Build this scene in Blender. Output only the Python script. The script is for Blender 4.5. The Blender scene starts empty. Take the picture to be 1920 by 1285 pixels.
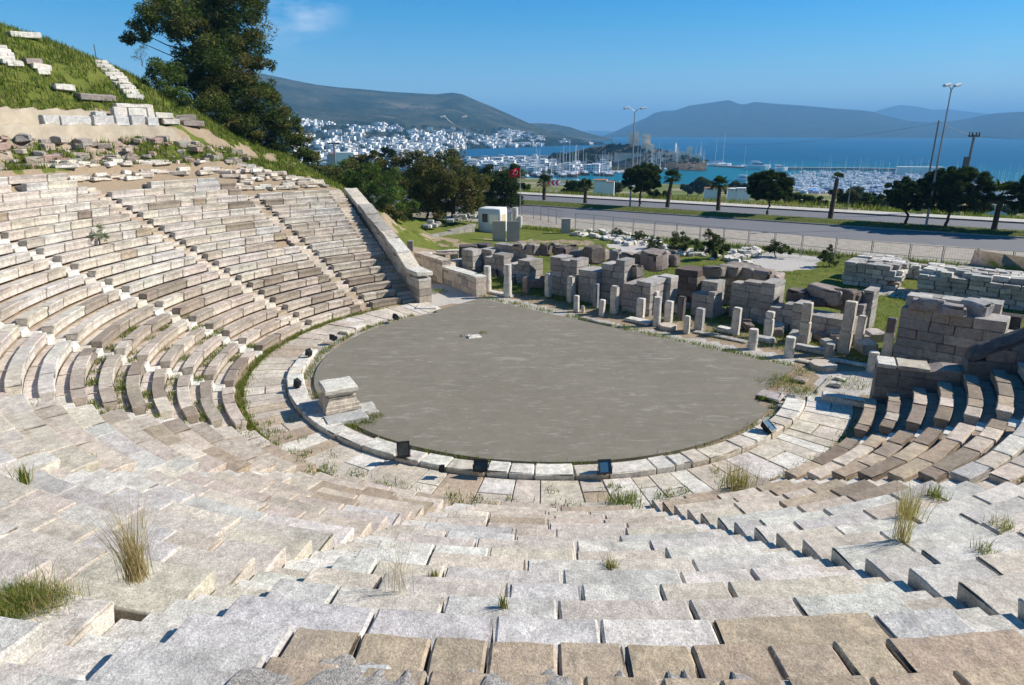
import bpy, math, random
import numpy as np
from mathutils import Vector
SC = bpy.context.scene
COL = SC.collection
PI = math.pi
rad = math.radians

# ---------------------------------------------------------------- camera
PX, PY, FPX, EYE = 960.0, 642.5, 1250.0, 10.0
PITCH = math.atan((PY-247)/FPX)
cam_d = bpy.data.cameras.new('camera')
cam = bpy.data.objects.new('camera', cam_d)
COL.objects.link(cam)
cam.location = (0, 0, EYE)
cam.rotation_euler = (PI/2-PITCH, 0, 0)
cam_d.sensor_width = 36.0
cam_d.lens = 36.0*FPX/1920.0
cam_d.clip_start = 0.1
cam_d.clip_end = 120000.0
SC.camera = cam
SC.render.resolution_x, SC.render.resolution_y = 1024, 685

# ---------------------------------------------------------------- sun and sky
SUN_AZ, SUN_EL = 81.0, 37.0            # azimuth clockwise from +Y (the view direction)
w = bpy.data.worlds.new('World'); SC.world = w; w.use_nodes = True
nt = w.node_tree; nt.nodes.clear()
wo = nt.nodes.new('ShaderNodeOutputWorld'); bg = nt.nodes.new('ShaderNodeBackground')
sky = nt.nodes.new('ShaderNodeTexSky'); sky.sky_type = 'NISHITA'; sky.sun_disc = False
sky.sun_elevation = rad(SUN_EL); sky.sun_rotation = rad(SUN_AZ)
sky.altitude = 60; sky.air_density = 1.0; sky.dust_density = 0.0; sky.ozone_density = 5.0
bg.inputs['Strength'].default_value = 0.086
tc = nt.nodes.new('ShaderNodeTexCoord')
# thin wisps of cloud, fixed to directions in the sky
nz = nt.nodes.new('ShaderNodeTexNoise'); nz.inputs['Scale'].default_value = 9.0; nz.inputs['Detail'].default_value = 9.0
nz.inputs['Roughness'].default_value = 0.62
mpn = nt.nodes.new('ShaderNodeMapping'); mpn.inputs['Scale'].default_value = (1.0, 1.0, 3.2)
nt.links.new(tc.outputs['Generated'], mpn.inputs['Vector']); nt.links.new(mpn.outputs[0], nz.inputs['Vector'])
cr = nt.nodes.new('ShaderNodeValToRGB'); cr.color_ramp.elements[0].position = 0.42; cr.color_ramp.elements[1].position = 0.72
nt.links.new(nz.outputs['Fac'], cr.inputs[0])
def spot(direction, inner, outer, strength):
    d = Vector(direction).normalized()
    vm = nt.nodes.new('ShaderNodeVectorMath'); vm.operation = 'DISTANCE'
    vm.inputs[1].default_value = d
    nt.links.new(tc.outputs['Generated'], vm.inputs[0])
    mr = nt.nodes.new('ShaderNodeMapRange'); mr.interpolation_type = 'SMOOTHSTEP'
    mr.inputs['From Min'].default_value = inner; mr.inputs['From Max'].default_value = outer
    mr.inputs['To Min'].default_value = strength; mr.inputs['To Max'].default_value = 0.0
    nt.links.new(vm.outputs['Value'], mr.inputs['Value'])
    return mr.outputs[0]
def pix_dir(px, py):
    x = (px-PX)/FPX; y = -(py-PY)/FPX
    return (x, math.cos(PITCH)+y*math.sin(PITCH), -math.sin(PITCH)+y*math.cos(PITCH))
s1 = spot(pix_dir(545, -5), 0.01, 0.085, 0.8)
s2 = spot(pix_dir(1840, 158), 0.01, 0.06, 0.22)
ad = nt.nodes.new('ShaderNodeMath'); ad.operation = 'ADD'
nt.links.new(s1, ad.inputs[0]); nt.links.new(s2, ad.inputs[1])
mu = nt.nodes.new('ShaderNodeMath'); mu.operation = 'MULTIPLY'
nt.links.new(ad.outputs[0], mu.inputs[0]); nt.links.new(cr.outputs[0], mu.inputs[1])
mx = nt.nodes.new('ShaderNodeMix'); mx.data_type = 'RGBA'
mx.inputs['B'].default_value = (7.5, 8.0, 9.0, 1)
hs = nt.nodes.new('ShaderNodeHueSaturation'); hs.inputs['Saturation'].default_value = 1.5; hs.inputs['Hue'].default_value = 0.497
nt.links.new(sky.outputs[0], hs.inputs['Color'])
nt.links.new(mu.outputs[0], mx.inputs['Factor']); nt.links.new(hs.outputs[0], mx.inputs['A'])
nt.links.new(mx.outputs['Result'], bg.inputs['Color']); nt.links.new(bg.outputs[0], wo.inputs['Surface'])

sd = bpy.data.lights.new('sun', 'SUN'); sd.energy = 5.0; sd.angle = rad(0.5); sd.color = (1.0, 0.925, 0.81)
sun = bpy.data.objects.new('sun', sd); COL.objects.link(sun)
sv = Vector((math.sin(rad(SUN_AZ))*math.cos(rad(SUN_EL)), math.cos(rad(SUN_AZ))*math.cos(rad(SUN_EL)), math.sin(rad(SUN_EL))))
sun.rotation_euler = sv.to_track_quat('Z', 'Y').to_euler()
sun.location = sv*80
SC.view_settings.view_transform = 'Standard'; SC.view_settings.look = 'None'
SC.view_settings.exposure = 0.62; SC.view_settings.gamma = 1.0
try:
    SC.cycles.volume_bounces = 0
    SC.cycles.max_bounces = 6
    SC.cycles.transparent_max_bounces = 8
except Exception: pass

# ---------------------------------------------------------------- helpers
rng = np.random.default_rng(7)
random.seed(7)
CX, CY = 1.40, 29.0                    # centre of the orchestra
R0, DR, Z0, DZ = 13.15, 0.733, 0.43, 0.348
def G(px, py, z=0.0):
    d = pix_dir(px, py); t = (z-EYE)/d[2]
    return Vector((d[0]*t, d[1]*t, z))
def D(px, py, dist):                   # point on the view ray at a horizontal distance
    d = pix_dir(px, py); t = dist/math.hypot(d[0], d[1])
    return Vector((d[0]*t, d[1]*t, EYE+d[2]*t))
def top_at(P, py):                     # height z above P that is seen at row py
    x = None; y = -(py-PY)/FPX
    # solve (u/f) = y with f=Y cos - z sin, u=Y sin + z cos
    Y = P[1]; c, s = math.cos(PITCH), math.sin(PITCH)
    z = Y*(y*c-s)/(c+y*s)
    return z+EYE
def pol(r, a, z=0.0): return (CX+r*math.sin(rad(a)), CY+r*math.cos(rad(a)), z)
def hash3(i, j, k, s):
    h = (i.astype(np.int64)*374761393 + j.astype(np.int64)*668265263 + k.astype(np.int64)*2147483647 + s*974634777) & 0x7fffffff
    h = ((h ^ (h >> 13))*1274126177) & 0x7fffffff
    h = h ^ (h >> 16)
    return (h & 0xffff)/65535.0
def vnoise(P, freq=1.0, seed=0):
    Q = np.asarray(P, float)*freq+1000.0
    I = np.floor(Q); f = Q-I; f = f*f*(3-2*f); I = I.astype(np.int64)
    o = 0
    for a in (0, 1):
        for b in (0, 1):
            for c in (0, 1):
                wgt = (f[:, 0] if a else 1-f[:, 0])*(f[:, 1] if b else 1-f[:, 1])*(f[:, 2] if c else 1-f[:, 2])
                o = o+wgt*hash3(I[:, 0]+a, I[:, 1]+b, I[:, 2]+c, seed)
    return o
def fbm(P, freq=1.0, seed=0, oct=3):
    o = 0; a = 1.0; t = 0
    for k in range(oct):
        o = o+a*vnoise(P, freq*2**k, seed+k*11); t += a; a *= 0.5
    return o/t

class MB:
    """collects geometry, links it as ONE mesh object"""
    def __init__(s): s.v = []; s.f = []; s.c = []; s.n = 0; s.mi = []
    def add(s, V, F, tint=(1, 1, 1), mi=0):
        V = np.asarray(V, float); k = len(V)
        s.v.append(V)
        t = np.asarray(tint, float)
        if t.ndim == 1: t = np.tile(t, (k, 1))
        s.c.append(t)
        n = s.n
        if isinstance(F, np.ndarray): s.f.append((F+n)); s.mi += [mi]*len(F)
        else:
            s.f.append([tuple(q+n for q in fc) for fc in F]); s.mi += [mi]*len(F)
        s.n += k
        return s
    def quadbox(s, x0, x1, y0, y1, z0, z1, tint=(1, 1, 1), rot=0, o=(0, 0, 0), taper=1.0):
        V = []
        for z, k in ((z0, 1), (z1, taper)):
            mx_, my_ = (x0+x1)/2, (y0+y1)/2
            for x, y in ((x0, y0), (x1, y0), (x1, y1), (x0, y1)):
                x = mx_+(x-mx_)*k; y = my_+(y-my_)*k
                V.append((o[0]+x*math.cos(rot)-y*math.sin(rot), o[1]+x*math.sin(rot)+y*math.cos(rot), o[2]+z))
        return s.add(V, [(3, 2, 1, 0), (4, 5, 6, 7), (0, 1, 5, 4), (1, 2, 6, 5), (2, 3, 7, 6), (3, 0, 4, 7)], tint)
    def tube(s, pts, radii, n=8, tint=(1, 1, 1), caps=True):
        pts = [np.array(p, float) for p in pts]; V = []; F = []
        for i, p in enumerate(pts):
            a = pts[max(i-1, 0)]; b = pts[min(i+1, len(pts)-1)]
            d = b-a; d = d/(np.linalg.norm(d)+1e-9)
            u = np.cross(d, (0, 0, 1.0)) if abs(d[2]) < .95 else np.cross(d, (1.0, 0, 0))
            u = u/np.linalg.norm(u); v = np.cross(d, u)
            r = radii[i] if hasattr(radii, '__len__') else radii
            for k in range(n):
                t = 2*PI*k/n
                V.append(p+r*(math.cos(t)*u+math.sin(t)*v))
        for i in range(len(pts)-1):
            for k in range(n):
                k2 = (k+1) % n
                F.append((i*n+k, i*n+k2, (i+1)*n+k2, (i+1)*n+k))
        if caps:
            F.append(tuple(range(n))[::-1]); F.append(tuple((len(pts)-1)*n+k for k in range(n)))
        return s.add(V, F, tint)
    def build(s, name, mat, parent=None, loc=None, smooth=False):
        V = np.concatenate(s.v); C = np.concatenate(s.c)
        org = np.zeros(3)
        if loc is not None: org = np.array(loc, float)
        base = np.array(parent['_w'], float) if parent is not None and '_w' in parent else np.zeros(3)
        me = bpy.data.meshes.new(name)
        Vl = V-(org if parent is None else base)
        if all(isinstance(f, np.ndarray) and f.shape[1] == s.f[0].shape[1] for f in s.f if True) if all(isinstance(f, np.ndarray) for f in s.f) else False:
            FF = np.concatenate(s.f); k = FF.shape[1]
            me.vertices.add(len(Vl)); me.vertices.foreach_set('co', Vl.astype(np.float32).ravel())
            me.loops.add(FF.size); me.loops.foreach_set('vertex_index', FF.astype(np.int32).ravel())
            me.polygons.add(len(FF))
            me.polygons.foreach_set('loop_start', np.arange(0, FF.size, k, dtype=np.int32))
            me.update(calc_edges=True)
        else:
            fl = []
            for f in s.f: fl += [tuple(int(q) for q in r) for r in f]
            me.from_pydata(Vl.tolist(), [], fl)
        at = me.attributes.new('tint', 'FLOAT_COLOR', 'POINT')
        at.data.foreach_set('color', np.c_[C, np.ones(len(C))].astype(np.float32).ravel())
        mats = mat if isinstance(mat, (list, tuple)) else [mat]
        for m_ in mats: me.materials.append(m_)
        if len(mats) > 1: me.polygons.foreach_set('material_index', np.array(s.mi, dtype=np.int32))
        me.polygons.foreach_set('use_smooth', np.full(len(me.polygons), bool(smooth)))
        me.validate(); me.update()
        o = bpy.data.objects.new(name, me); COL.objects.link(o)
        if parent is not None: o.parent = parent
        elif loc is not None: o.location = loc
        return o
def tag(o, label=None, cat=None, group=None, kind=None):
    if label: o['label'] = label
    if cat: o['category'] = cat
    if group: o['group'] = group
    if kind: o['kind'] = kind
    return o
EMPTIES = []
def thing(name, loc, label, cat, group=None):
    o = bpy.data.objects.new(name, None); COL.objects.link(o)
    o.location = loc; o.empty_display_size = 0.2
    o['_w'] = tuple(float(q) for q in loc); EMPTIES.append(o)
    return tag(o, label, cat, group)
def kids(o): return [c for c in bpy.data.objects if c.parent == o]
def copy_thing(src, ch, loc, rz=0.0, label=None, scale=1.0, group=None):
    r = src.copy(); COL.objects.link(r); r.location = loc; r.rotation_euler = (0, 0, rz); r.scale = (scale,)*3 if not hasattr(scale, '__len__') else scale
    if label: r['label'] = label
    if group: r['group'] = group
    for c in ch:
        d = c.copy(); COL.objects.link(d); d.parent = r
    return r

# lattice box with worn edges
_L = {}
def lattice(nx, ny, nz):
    key = (nx, ny, nz)
    if key in _L: return _L[key]
    idx = {}; ijk = []
    def vid(i, j, k):
        t = (i, j, k)
        if t not in idx: idx[t] = len(ijk); ijk.append(t)
        return idx[t]
    F = []
    for i in range(nx):
        for j in range(ny):
            F.append((vid(i, j, 0), vid(i, j+1, 0), vid(i+1, j+1, 0), vid(i+1, j, 0)))
            F.append((vid(i, j, nz), vid(i+1, j, nz), vid(i+1, j+1, nz), vid(i, j+1, nz)))
    for i in range(nx):
        for k in range(nz):
            F.append((vid(i, 0, k), vid(i+1, 0, k), vid(i+1, 0, k+1), vid(i, 0, k+1)))
            F.append((vid(i, ny, k), vid(i, ny, k+1), vid(i+1, ny, k+1), vid(i+1, ny, k)))
    for j in range(ny):
        for k in range(nz):
            F.append((vid(0, j, k), vid(0, j, k+1), vid(0, j+1, k+1), vid(0, j+1, k)))
            F.append((vid(nx, j, k), vid(nx, j+1, k), vid(nx, j+1, k+1), vid(nx, j, k+1)))
    _L[key] = (np.array(ijk), np.array(F)); return _L[key]
def axis(n, h, c):
    c = min(c, h*0.45)
    if n == 1: return np.array([-h, h])
    if n == 2: return np.array([-h, 0, h])
    return np.concatenate([[-h], np.linspace(-h+c, h-c, n-1), [h]])
_sd = [0]
def wblock(mb, fn, hx, hy, hz, c=0.03, n=(3, 3, 3), amp=0.01, freq=2.5, chip=0.03, tint=(1, 1, 1), pre=None, oct=1):
    """box of half sizes hx,hy,hz in local metres, worn edges, mapped to the world by fn(array)->array"""
    ijk, F = lattice(*n); _sd[0] += 1; sd_ = _sd[0]
    ax, ay, az_ = axis(n[0], hx, c), axis(n[1], hy, c), axis(n[2], hz, c)
    P = np.c_[ax[ijk[:, 0]], ay[ijk[:, 1]], az_[ijk[:, 2]]]
    E = np.c_[np.sign(P[:, 0])*(np.abs(P[:, 0]) >= hx-1e-9), np.sign(P[:, 1])*(np.abs(P[:, 1]) >= hy-1e-9), np.sign(P[:, 2])*(np.abs(P[:, 2]) >= hz-1e-9)]
    ne = np.abs(E).sum(1)
    pull = np.where(ne >= 2, c*0.42, 0.0)+np.where(ne >= 3, c*0.15, 0.0)
    off = np.array([sd_*3.1, sd_*1.7, sd_*0.9])
    if chip > 0:
        q = vnoise(P+off, 2.2, 5)
        pull = pull+np.where(ne >= 2, np.maximum(0, q-0.55)*2.2*chip*3, 0)
    P = P-E*pull[:, None]
    if amp > 0:
        nf = vnoise if oct == 1 else (lambda p, f, s_: fbm(p, f, s_, oct))
        dn = np.c_[nf(P+off, freq, 1), nf(P+off, freq, 2), nf(P+off, freq, 3)]-0.5
        P = P+dn*2*amp
    if pre is not None: P = pre(P)
    mb.add(fn(P), F, tint)
def rigid(o, rz=0.0, rx=0.0, ry=0.0):
    cz, sz = math.cos(rz), math.sin(rz); cx_, sx_ = math.cos(rx), math.sin(rx); cy_, sy_ = math.cos(ry), math.sin(ry)
    M = np.array([[cz, -sz, 0], [sz, cz, 0], [0, 0, 1]]) @ np.array([[1, 0, 0], [0, cx_, -sx_], [0, sx_, cx_]]) @ np.array([[cy_, 0, sy_], [0, 1, 0], [-sy_, 0, cy_]])
    o = np.array(o, float)
    return lambda P: P @ M.T+o
def var(c, s=0.06, h=0.02):
    k = 1+random.uniform(-s, s)
    return tuple(max(0.0, q*k*(1+random.uniform(-h, h))) for q in c)

# ---------------------------------------------------------------- materials
def newmat(name):
    m = bpy.data.materials.new(name); m.use_nodes = True
    return m, m.node_tree, m.node_tree.nodes['Principled BSDF']
def mixrgb(t, a, b, fac, mode='MIX'):
    n = t.nodes.new('ShaderNodeMix'); n.data_type = 'RGBA'; n.blend_type = mode
    for sock, v in (('A', a), ('B', b), ('Factor', fac)):
        if hasattr(v, 'is_output'): t.links.new(v, n.inputs[sock])
        elif sock == 'Factor': n.inputs[sock].default_value = v
        else: n.inputs[sock].default_value = (*v, 1) if len(v) == 3 else v
    return n.outputs['Result']
def noise(t, scale, detail=4, rough=0.6, vec=None, dist=0.0):
    n = t.nodes.new('ShaderNodeTexNoise'); n.inputs['Scale'].default_value = scale
    n.inputs['Detail'].default_value = detail; n.inputs['Roughness'].default_value = rough; n.inputs['Distortion'].default_value = dist
    if vec is None:
        tc_ = t.nodes.get('TC') or t.nodes.new('ShaderNodeTexCoord'); tc_.name = 'TC'; vec = tc_.outputs['Object']
    t.links.new(vec, n.inputs['Vector']); return n.outputs['Fac']
def ramp(t, fac, *st):
    n = t.nodes.new('ShaderNodeValToRGB'); e = n.color_ramp.elements
    while len(e) < len(st): e.new(0.5)
    for q, (p_, c) in zip(e, st):
        q.position = p_; q.color = (*c, 1) if hasattr(c, '__len__') else (c, c, c, 1)
    t.links.new(fac, n.inputs[0]); return n.outputs['Color']
def bump(t, h, strength, dist, b):
    n = t.nodes.new('ShaderNodeBump'); n.inputs['Strength'].default_value = strength; n.inputs['Distance'].default_value = dist
    t.links.new(h, n.inputs['Height']); t.links.new(n.outputs[0], b.inputs['Normal'])
def attr(t, name='tint'):
    n = t.nodes.new('ShaderNodeAttribute'); n.attribute_name = name; return n.outputs['Color']
def stone_mat(name, dark=(0.16, 0.13, 0.105), lich=0.5, bmp=0.5, spots=0.35):
    m, t, b = newmat(name)
    a = attr(t)
    big = ramp(t, noise(t, 0.9, 5, 0.65), (0.25, 0.72), (0.75, 1.18))
    mid = ramp(t, noise(t, 6.0, 6, 0.75), (0.36, 0.76), (0.66, 1.17))
    fine = ramp(t, noise(t, 38.0, 4, 0.8), (0.36, 0.66), (0.66, 1.28))
    c = mixrgb(t, a, big, 1.0, 'MULTIPLY'); c = mixrgb(t, c, mid, 1.0, 'MULTIPLY'); c = mixrgb(t, c, fine, 1.0, 'MULTIPLY')
    s_ = ramp(t, noise(t, 2.6, 8, 0.72, dist=0.6), (0.52, 0.0), (0.68, lich))
    c = mixrgb(t, c, mixrgb(t, c, dark, 0.75), s_)
    sp = ramp(t, noise(t, 19.0, 6, 0.8), (0.62, 0.0), (0.7, spots))
    c = mixrgb(t, c, dark, sp)
    # grey weather stains and hairline cracks
    st_ = ramp(t, noise(t, 1.35, 9, 0.78, dist=1.0), (0.52, 0.0), (0.60, 0.5)); c = mixrgb(t, c, mixrgb(t, c, (0.24, 0.22, 0.20), 0.6), st_)
    vo = t.nodes.new('ShaderNodeTexVoronoi'); vo.feature = 'DISTANCE_TO_EDGE'; vo.inputs['Scale'].default_value = 1.5
    wv = t.nodes.new('ShaderNodeVectorMath'); wv.operation = 'ADD'
    nn = t.nodes.new('ShaderNodeTexNoise'); nn.inputs['Scale'].default_value = 2.5; nn.inputs['Detail'].default_value = 6; nn.inputs['Roughness'].default_value = .7
    t.links.new(t.nodes['TC'].outputs['Object'], nn.inputs['Vector']); t.links.new(t.nodes['TC'].outputs['Object'], wv.inputs[0]); t.links.new(nn.outputs['Color'], wv.inputs[1]); t.links.new(wv.outputs[0], vo.inputs['Vector'])
    ck = ramp(t, vo.outputs['Distance'], (0.0, 1.0), (0.012, 0.0)); msk = ramp(t, noise(t, 1.1, 3, .5), (0.5, 0.0), (0.6, 0.75))
    c = mixrgb(t, c, dark, mixrgb(t, (0, 0, 0), ck, msk))
    t.links.new(c, b.inputs['Base Color']); b.inputs['Roughness'].default_value = 0.92
    b.inputs['Specular IOR Level'].default_value = 0.15
    h = mixrgb(t, noise(t, 12.0, 8, 0.72), noise(t, 60.0, 3, 0.7), 0.3)
    bump(t, h, bmp, 0.07, b)
    return m
M = {}
M['stone'] = stone_mat('weathered_limestone')
M['ruin'] = stone_mat('ashlar_stone', dark=(0.10, 0.085, 0.075), lich=0.55, bmp=0.45)
def simple(name, col, rough=0.8, var_=0.15, scale=8.0, metal=0.0, bmp=0.0, spec=0.3):
    m, t, b = newmat(name)
    c = mixrgb(t, attr(t), ramp(t, noise(t, scale, 5, 0.6), (0.3, 1-var_), (0.7, 1+var_)), 1.0, 'MULTIPLY')
    c = mixrgb(t, c, col, 1.0, 'MULTIPLY')
    t.links.new(c, b.inputs['Base Color']); b.inputs['Roughness'].default_value = rough; b.inputs['Metallic'].default_value = metal
    b.inputs['Specular IOR Level'].default_value = spec
    if bmp: bump(t, noise(t, scale*4, 5, 0.7), bmp, 0.03, b)
    return m
def leaf_mat(name, trans=0.25):
    m, t, b = newmat(name)
    out = t.nodes['Material Output']
    df = t.nodes.new('ShaderNodeBsdfDiffuse'); tr = t.nodes.new('ShaderNodeBsdfTranslucent'); ms = t.nodes.new('ShaderNodeMixShader')
    a = attr(t); t.links.new(a, df.inputs[0]); t.links.new(mixrgb(t, a, (1.0, 1.15, 0.5), 1.0, 'MULTIPLY'), tr.inputs[0])
    ms.inputs[0].default_value = trans
    t.links.new(df.outputs[0], ms.inputs[1]); t.links.new(tr.outputs[0], ms.inputs[2]); t.links.new(ms.outputs[0], out.inputs['Surface'])
    t.nodes.remove(b)
    return m
M['leaf'] = leaf_mat('foliage'); M['grass'] = leaf_mat('grass_blades', 0.35)
M['bark'] = simple('bark', (0.09, 0.065, 0.048), 0.95, 0.35, 6.0, bmp=0.6)
M['metal'] = simple('galvanised_steel', (0.36, 0.37, 0.38), 0.5, 0.1, 5.0, metal=0.3)
M['paint'] = simple('white_paint', (0.78, 0.78, 0.76), 0.6, 0.05, 3.0)
M['glass'] = simple('dark_glass', (0.03, 0.045, 0.055), 0.12, 0.0, spec=0.6)
M['plain'] = simple('weathered_plain', (1, 1, 1), 0.85, 0.12, 5.0, bmp=0.2)
M['wood'] = simple('brown_wood', (0.28, 0.19, 0.10), 0.7, 0.2, 9.0)

# ================================================================ THE THEATRE
CREAM, WHITE, GREY, PINK, TAN, BROWN = (.66, .59, .49), (.74, .70, .625), (.56, .545, .515), (.62, .535, .445), (.48, .39, .29), (.27, .22, .175)
DKGREY = (.26, .255, .26)
E_ST = Vector((0.757, -0.654, 0)).normalized()      # along the stage front, to the right
N_ST = Vector((0.654, 0.757, 0)).normalized()       # away from the seats

# ---- orchestra floor (one flat concrete sheet with a notch at its right corner)
def orch_mat():
    m, t, b = newmat('worn_concrete')
    base = mixrgb(t, (0.165, 0.150, 0.118), (0.222, 0.204, 0.162), noise(t, 0.22, 5, 0.6))
    c = mixrgb(t, base, ramp(t, noise(t, 1.6, 7, 0.68, dist=0.5), (0.36, 0.93), (0.64, 1.07)), 1.0, 'MULTIPLY')
    c = mixrgb(t, c, ramp(t, noise(t, 60, 3, 0.7), (0.3, 0.9), (0.7, 1.1)), 1.0, 'MULTIPLY')
    tcn = t.nodes['TC']
    mp = t.nodes.new('ShaderNodeMapping'); mp.inputs['Rotation'].default_value = (0, 0, 0.5); mp.inputs['Scale'].default_value = (0.5, 1.6, 1)
    t.links.new(tcn.outputs['Object'], mp.inputs['Vector'])
    sc = ramp(t, noise(t, 1.3, 9, 0.75, vec=mp.outputs[0], dist=1.2), (0.555, 0.0), (0.625, 0.45))
    c = mixrgb(t, c, (0.36, 0.34, 0.30), sc)
    mp2 = t.nodes.new('ShaderNodeMapping'); mp2.inputs['Rotation'].default_value = (0, 0, -0.7); mp2.inputs['Scale'].default_value = (0.4, 2.2, 1)
    t.links.new(tcn.outputs['Object'], mp2.inputs['Vector'])
    sc2 = ramp(t, noise(t, 1.0, 9, 0.75, vec=mp2.outputs[0], dist=1.5), (0.57, 0.0), (0.63, 0.3))
    c = mixrgb(t, c, (0.42, 0.40, 0.37), sc2)
    spk = ramp(t, noise(t, 5.0, 4, 0.6), (0.70, 0.0), (0.73, 0.5))
    c = mixrgb(t, c, (0.5, 0.48, 0.44), spk)
    t.links.new(c, b.inputs['Base Color']); b.inputs['Roughness'].default_value = 0.9; b.inputs['Specular IOR Level'].default_value = 0.2
    bump(t, noise(t, 30, 6, 0.7), 0.25, 0.02, b)
    return m
M['conc'] = orch_mat()
arc = [pol(10.12-0.2*max(0, min(1, (a-250)/40)), a) for a in np.arange(125.5, 325.6, 1.5)]
poly = [(x, y) for x, y, z in arc]+[tuple(G(815, 585).xy), tuple(G(900, 562).xy), tuple(G(1490, 692).xy), tuple(G(1410, 752).xy)]
mb = MB(); n = len(poly)
V = [(x, y, 0.08) for x, y in poly]+[(x, y, -0.1) for x, y in poly]
mb.add(V, [tuple(range(n))]+[((i+1) % n, i, n+i, n+(i+1) % n) for i in range(n)])
of = mb.build('orchestra_floor', M['conc']); tag(of, kind='structure')
# make sure the top faces up
me = of.data
if me.polygons[0].normal.z < 0: me.flip_normals()

# ---- walkway of slabs round the orchestra
mb = MB()
a = 113.0
while a < 327:
    wd = random.uniform(0.5, 1.25); da = math.degrees(wd/12.1)
    ac = a+da/2
    inner = 11.22 if ac < 300 else 10.35
    outer = 12.85
    split = random.random() < (0.55 if 150 < ac < 225 else 0.25)
    parts = [(inner, outer)] if not split else [(inner, inner+(outer-inner)*random.uniform(.4, .6))]
    if split: parts.append((parts[0][1]+0.015, outer))
    for r_a, r_b in parts:
        rc = (r_a+r_b)/2
        base = random.choice([WHITE, WHITE, CREAM, CREAM, PINK])
        if 225 < ac < 300: base = random.choice([PINK, PINK, CREAM, TAN])
        if 175 < ac < 222 and r_b > 12.5: base = random.choice([PINK, TAN, TAN, CREAM])
        zt = random.uniform(-.012, .012)+.03
        def fn(P, rc=rc, ac=ac, zt=zt):
            aa = np.radians(ac)+P[:, 0]/12.1; r = rc+P[:, 1]
            return np.c_[CX+r*np.sin(aa), CY+r*np.cos(aa), zt+P[:, 2]-.1]
        wblock(mb, fn, wd/2-.008, (r_b-r_a)/2, .1, .02, (3, 3, 1), .008, 1.5, .03, var(base, .1))
    a += da
o = mb.build('walkway', M['stone']); tag(o, kind='structure')

# ---- kerb of marble blocks
kr = thing('orchestra_kerb', pol(10.85, 200), 'low curved kerb of worn white marble blocks edging the grey orchestra floor', 'kerb')
a = 118.6
while a < 301:
    wd = random.uniform(.55, 1.5) if a < 240 else random.uniform(.4, 1.0); da = math.degrees(wd/10.9)
    ac = a+da/2; mb = MB()
    hh = .2 if a < 245 else .17
    rin = 10.48+random.uniform(-.04, .08); rout = 11.18+random.uniform(-.03, .03)
    if a > 255: rin += .12
    if a > 262 and random.random() < .15: a += da; continue
    zt = .21+random.uniform(-.02, .02) if a < 262 else .16+random.uniform(-.04, .03)
    ty = random.uniform(-.02, .02)
    def fn(P, rc=(rin+rout)/2, ac=ac, zt=zt, ty=ty, hh=hh):
        aa = np.radians(ac)+P[:, 0]/10.9; r = rc+P[:, 1]
        return np.c_[CX+r*np.sin(aa), CY+r*np.cos(aa), zt-hh+P[:, 2]+P[:, 0]*ty]
    wblock(mb, fn, wd/2-.012, (rout-rin)/2, hh, .035, (5, 4, 3), .014, 2.2, .06, var(WHITE if random.random() < .7 else CREAM, .06))
    mb.build('kerb_block', M['stone'], kr)
    a += da

# ---- seating
STAIRS = [131.4, 151.5, 171.3, 191.6, 211.6, 231.7, 251.8, 271.9, 291.5, 311.4]
AZ_A, AZ_B = 115.2, 326.6
def rowz(i): return Z0+DZ*i
def rowr(i): return R0+DR*i
def seat_tint(i, az, near):
    u = random.random()
    if near:
        if i >= 15 and 173.5 < az < 187.5: return var((.50, .405, .30), .06)
        if i == 14 and 173.5 < az < 176.5: return var((.50, .405, .30), .06)
        return var(random.choice([(.70, .67, .615), (.66, .635, .59), (.66, .635, .59), (.61, .59, .56), (.66, .60, .53), (.63, .61, .575)]), .04)
    if az > 225:                                   # left bank
        if i <= 6:
            if u < .34: return var((.48, .41, .335), .12)
            if u < .52: return var((.36, .30, .24), .15)
            return var(random.choice([PINK, CREAM, CREAM, (.60, .52, .44)]), .07)
        pv_ = vnoise(np.array([[i*.35, az*.12, 0.0]]), 1.0, 91)[0]
        if u < .02: return var(TAN, .15)
        if u < .06: return var((.36, .30, .24), .15)
        if u < .12+.25*max(0, pv_-.4): return var((.55, .48, .40), .08)
        if u < .22: return var((.62, .60, .56), .05)
        return var(random.choice([(.67, .62, .55), (.67, .62, .55), CREAM, (.64, .565, .49)]), .05)
    if az < 156:                                   # right bank
        if i <= 5: return var(random.choice([TAN, (.30, .24, .185), (.34, .28, .225), PINK]), .12)
        return var(random.choice([WHITE, GREY, CREAM, (.46, .44, .42)]), .08)
    if i <= 4: return var(random.choice([PINK, TAN, CREAM, PINK]), .1)
    if i <= 7 and u < .4: return var(PINK, .1)
    return var(random.choice([WHITE, CREAM, (.64, .575, .505), (.66, .63, .58), (.62, .59, .545)]), .05)
def polar_fn(rc, ac, zc, tiltz=0.0, yaw=0.0, tilty=0.0):
    def fn(P):
        x = P[:, 0]*math.cos(yaw)-P[:, 1]*math.sin(yaw); y = P[:, 0]*math.sin(yaw)+P[:, 1]*math.cos(yaw)
        aa = math.radians(ac)+x/rc; r = rc+y
        return np.c_[CX+r*np.sin(aa), CY+r*np.cos(aa), zc+P[:, 2]+P[:, 0]*tiltz+P[:, 1]*tilty]
    return fn
edges = [AZ_A]+STAIRS+[AZ_B]
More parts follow.
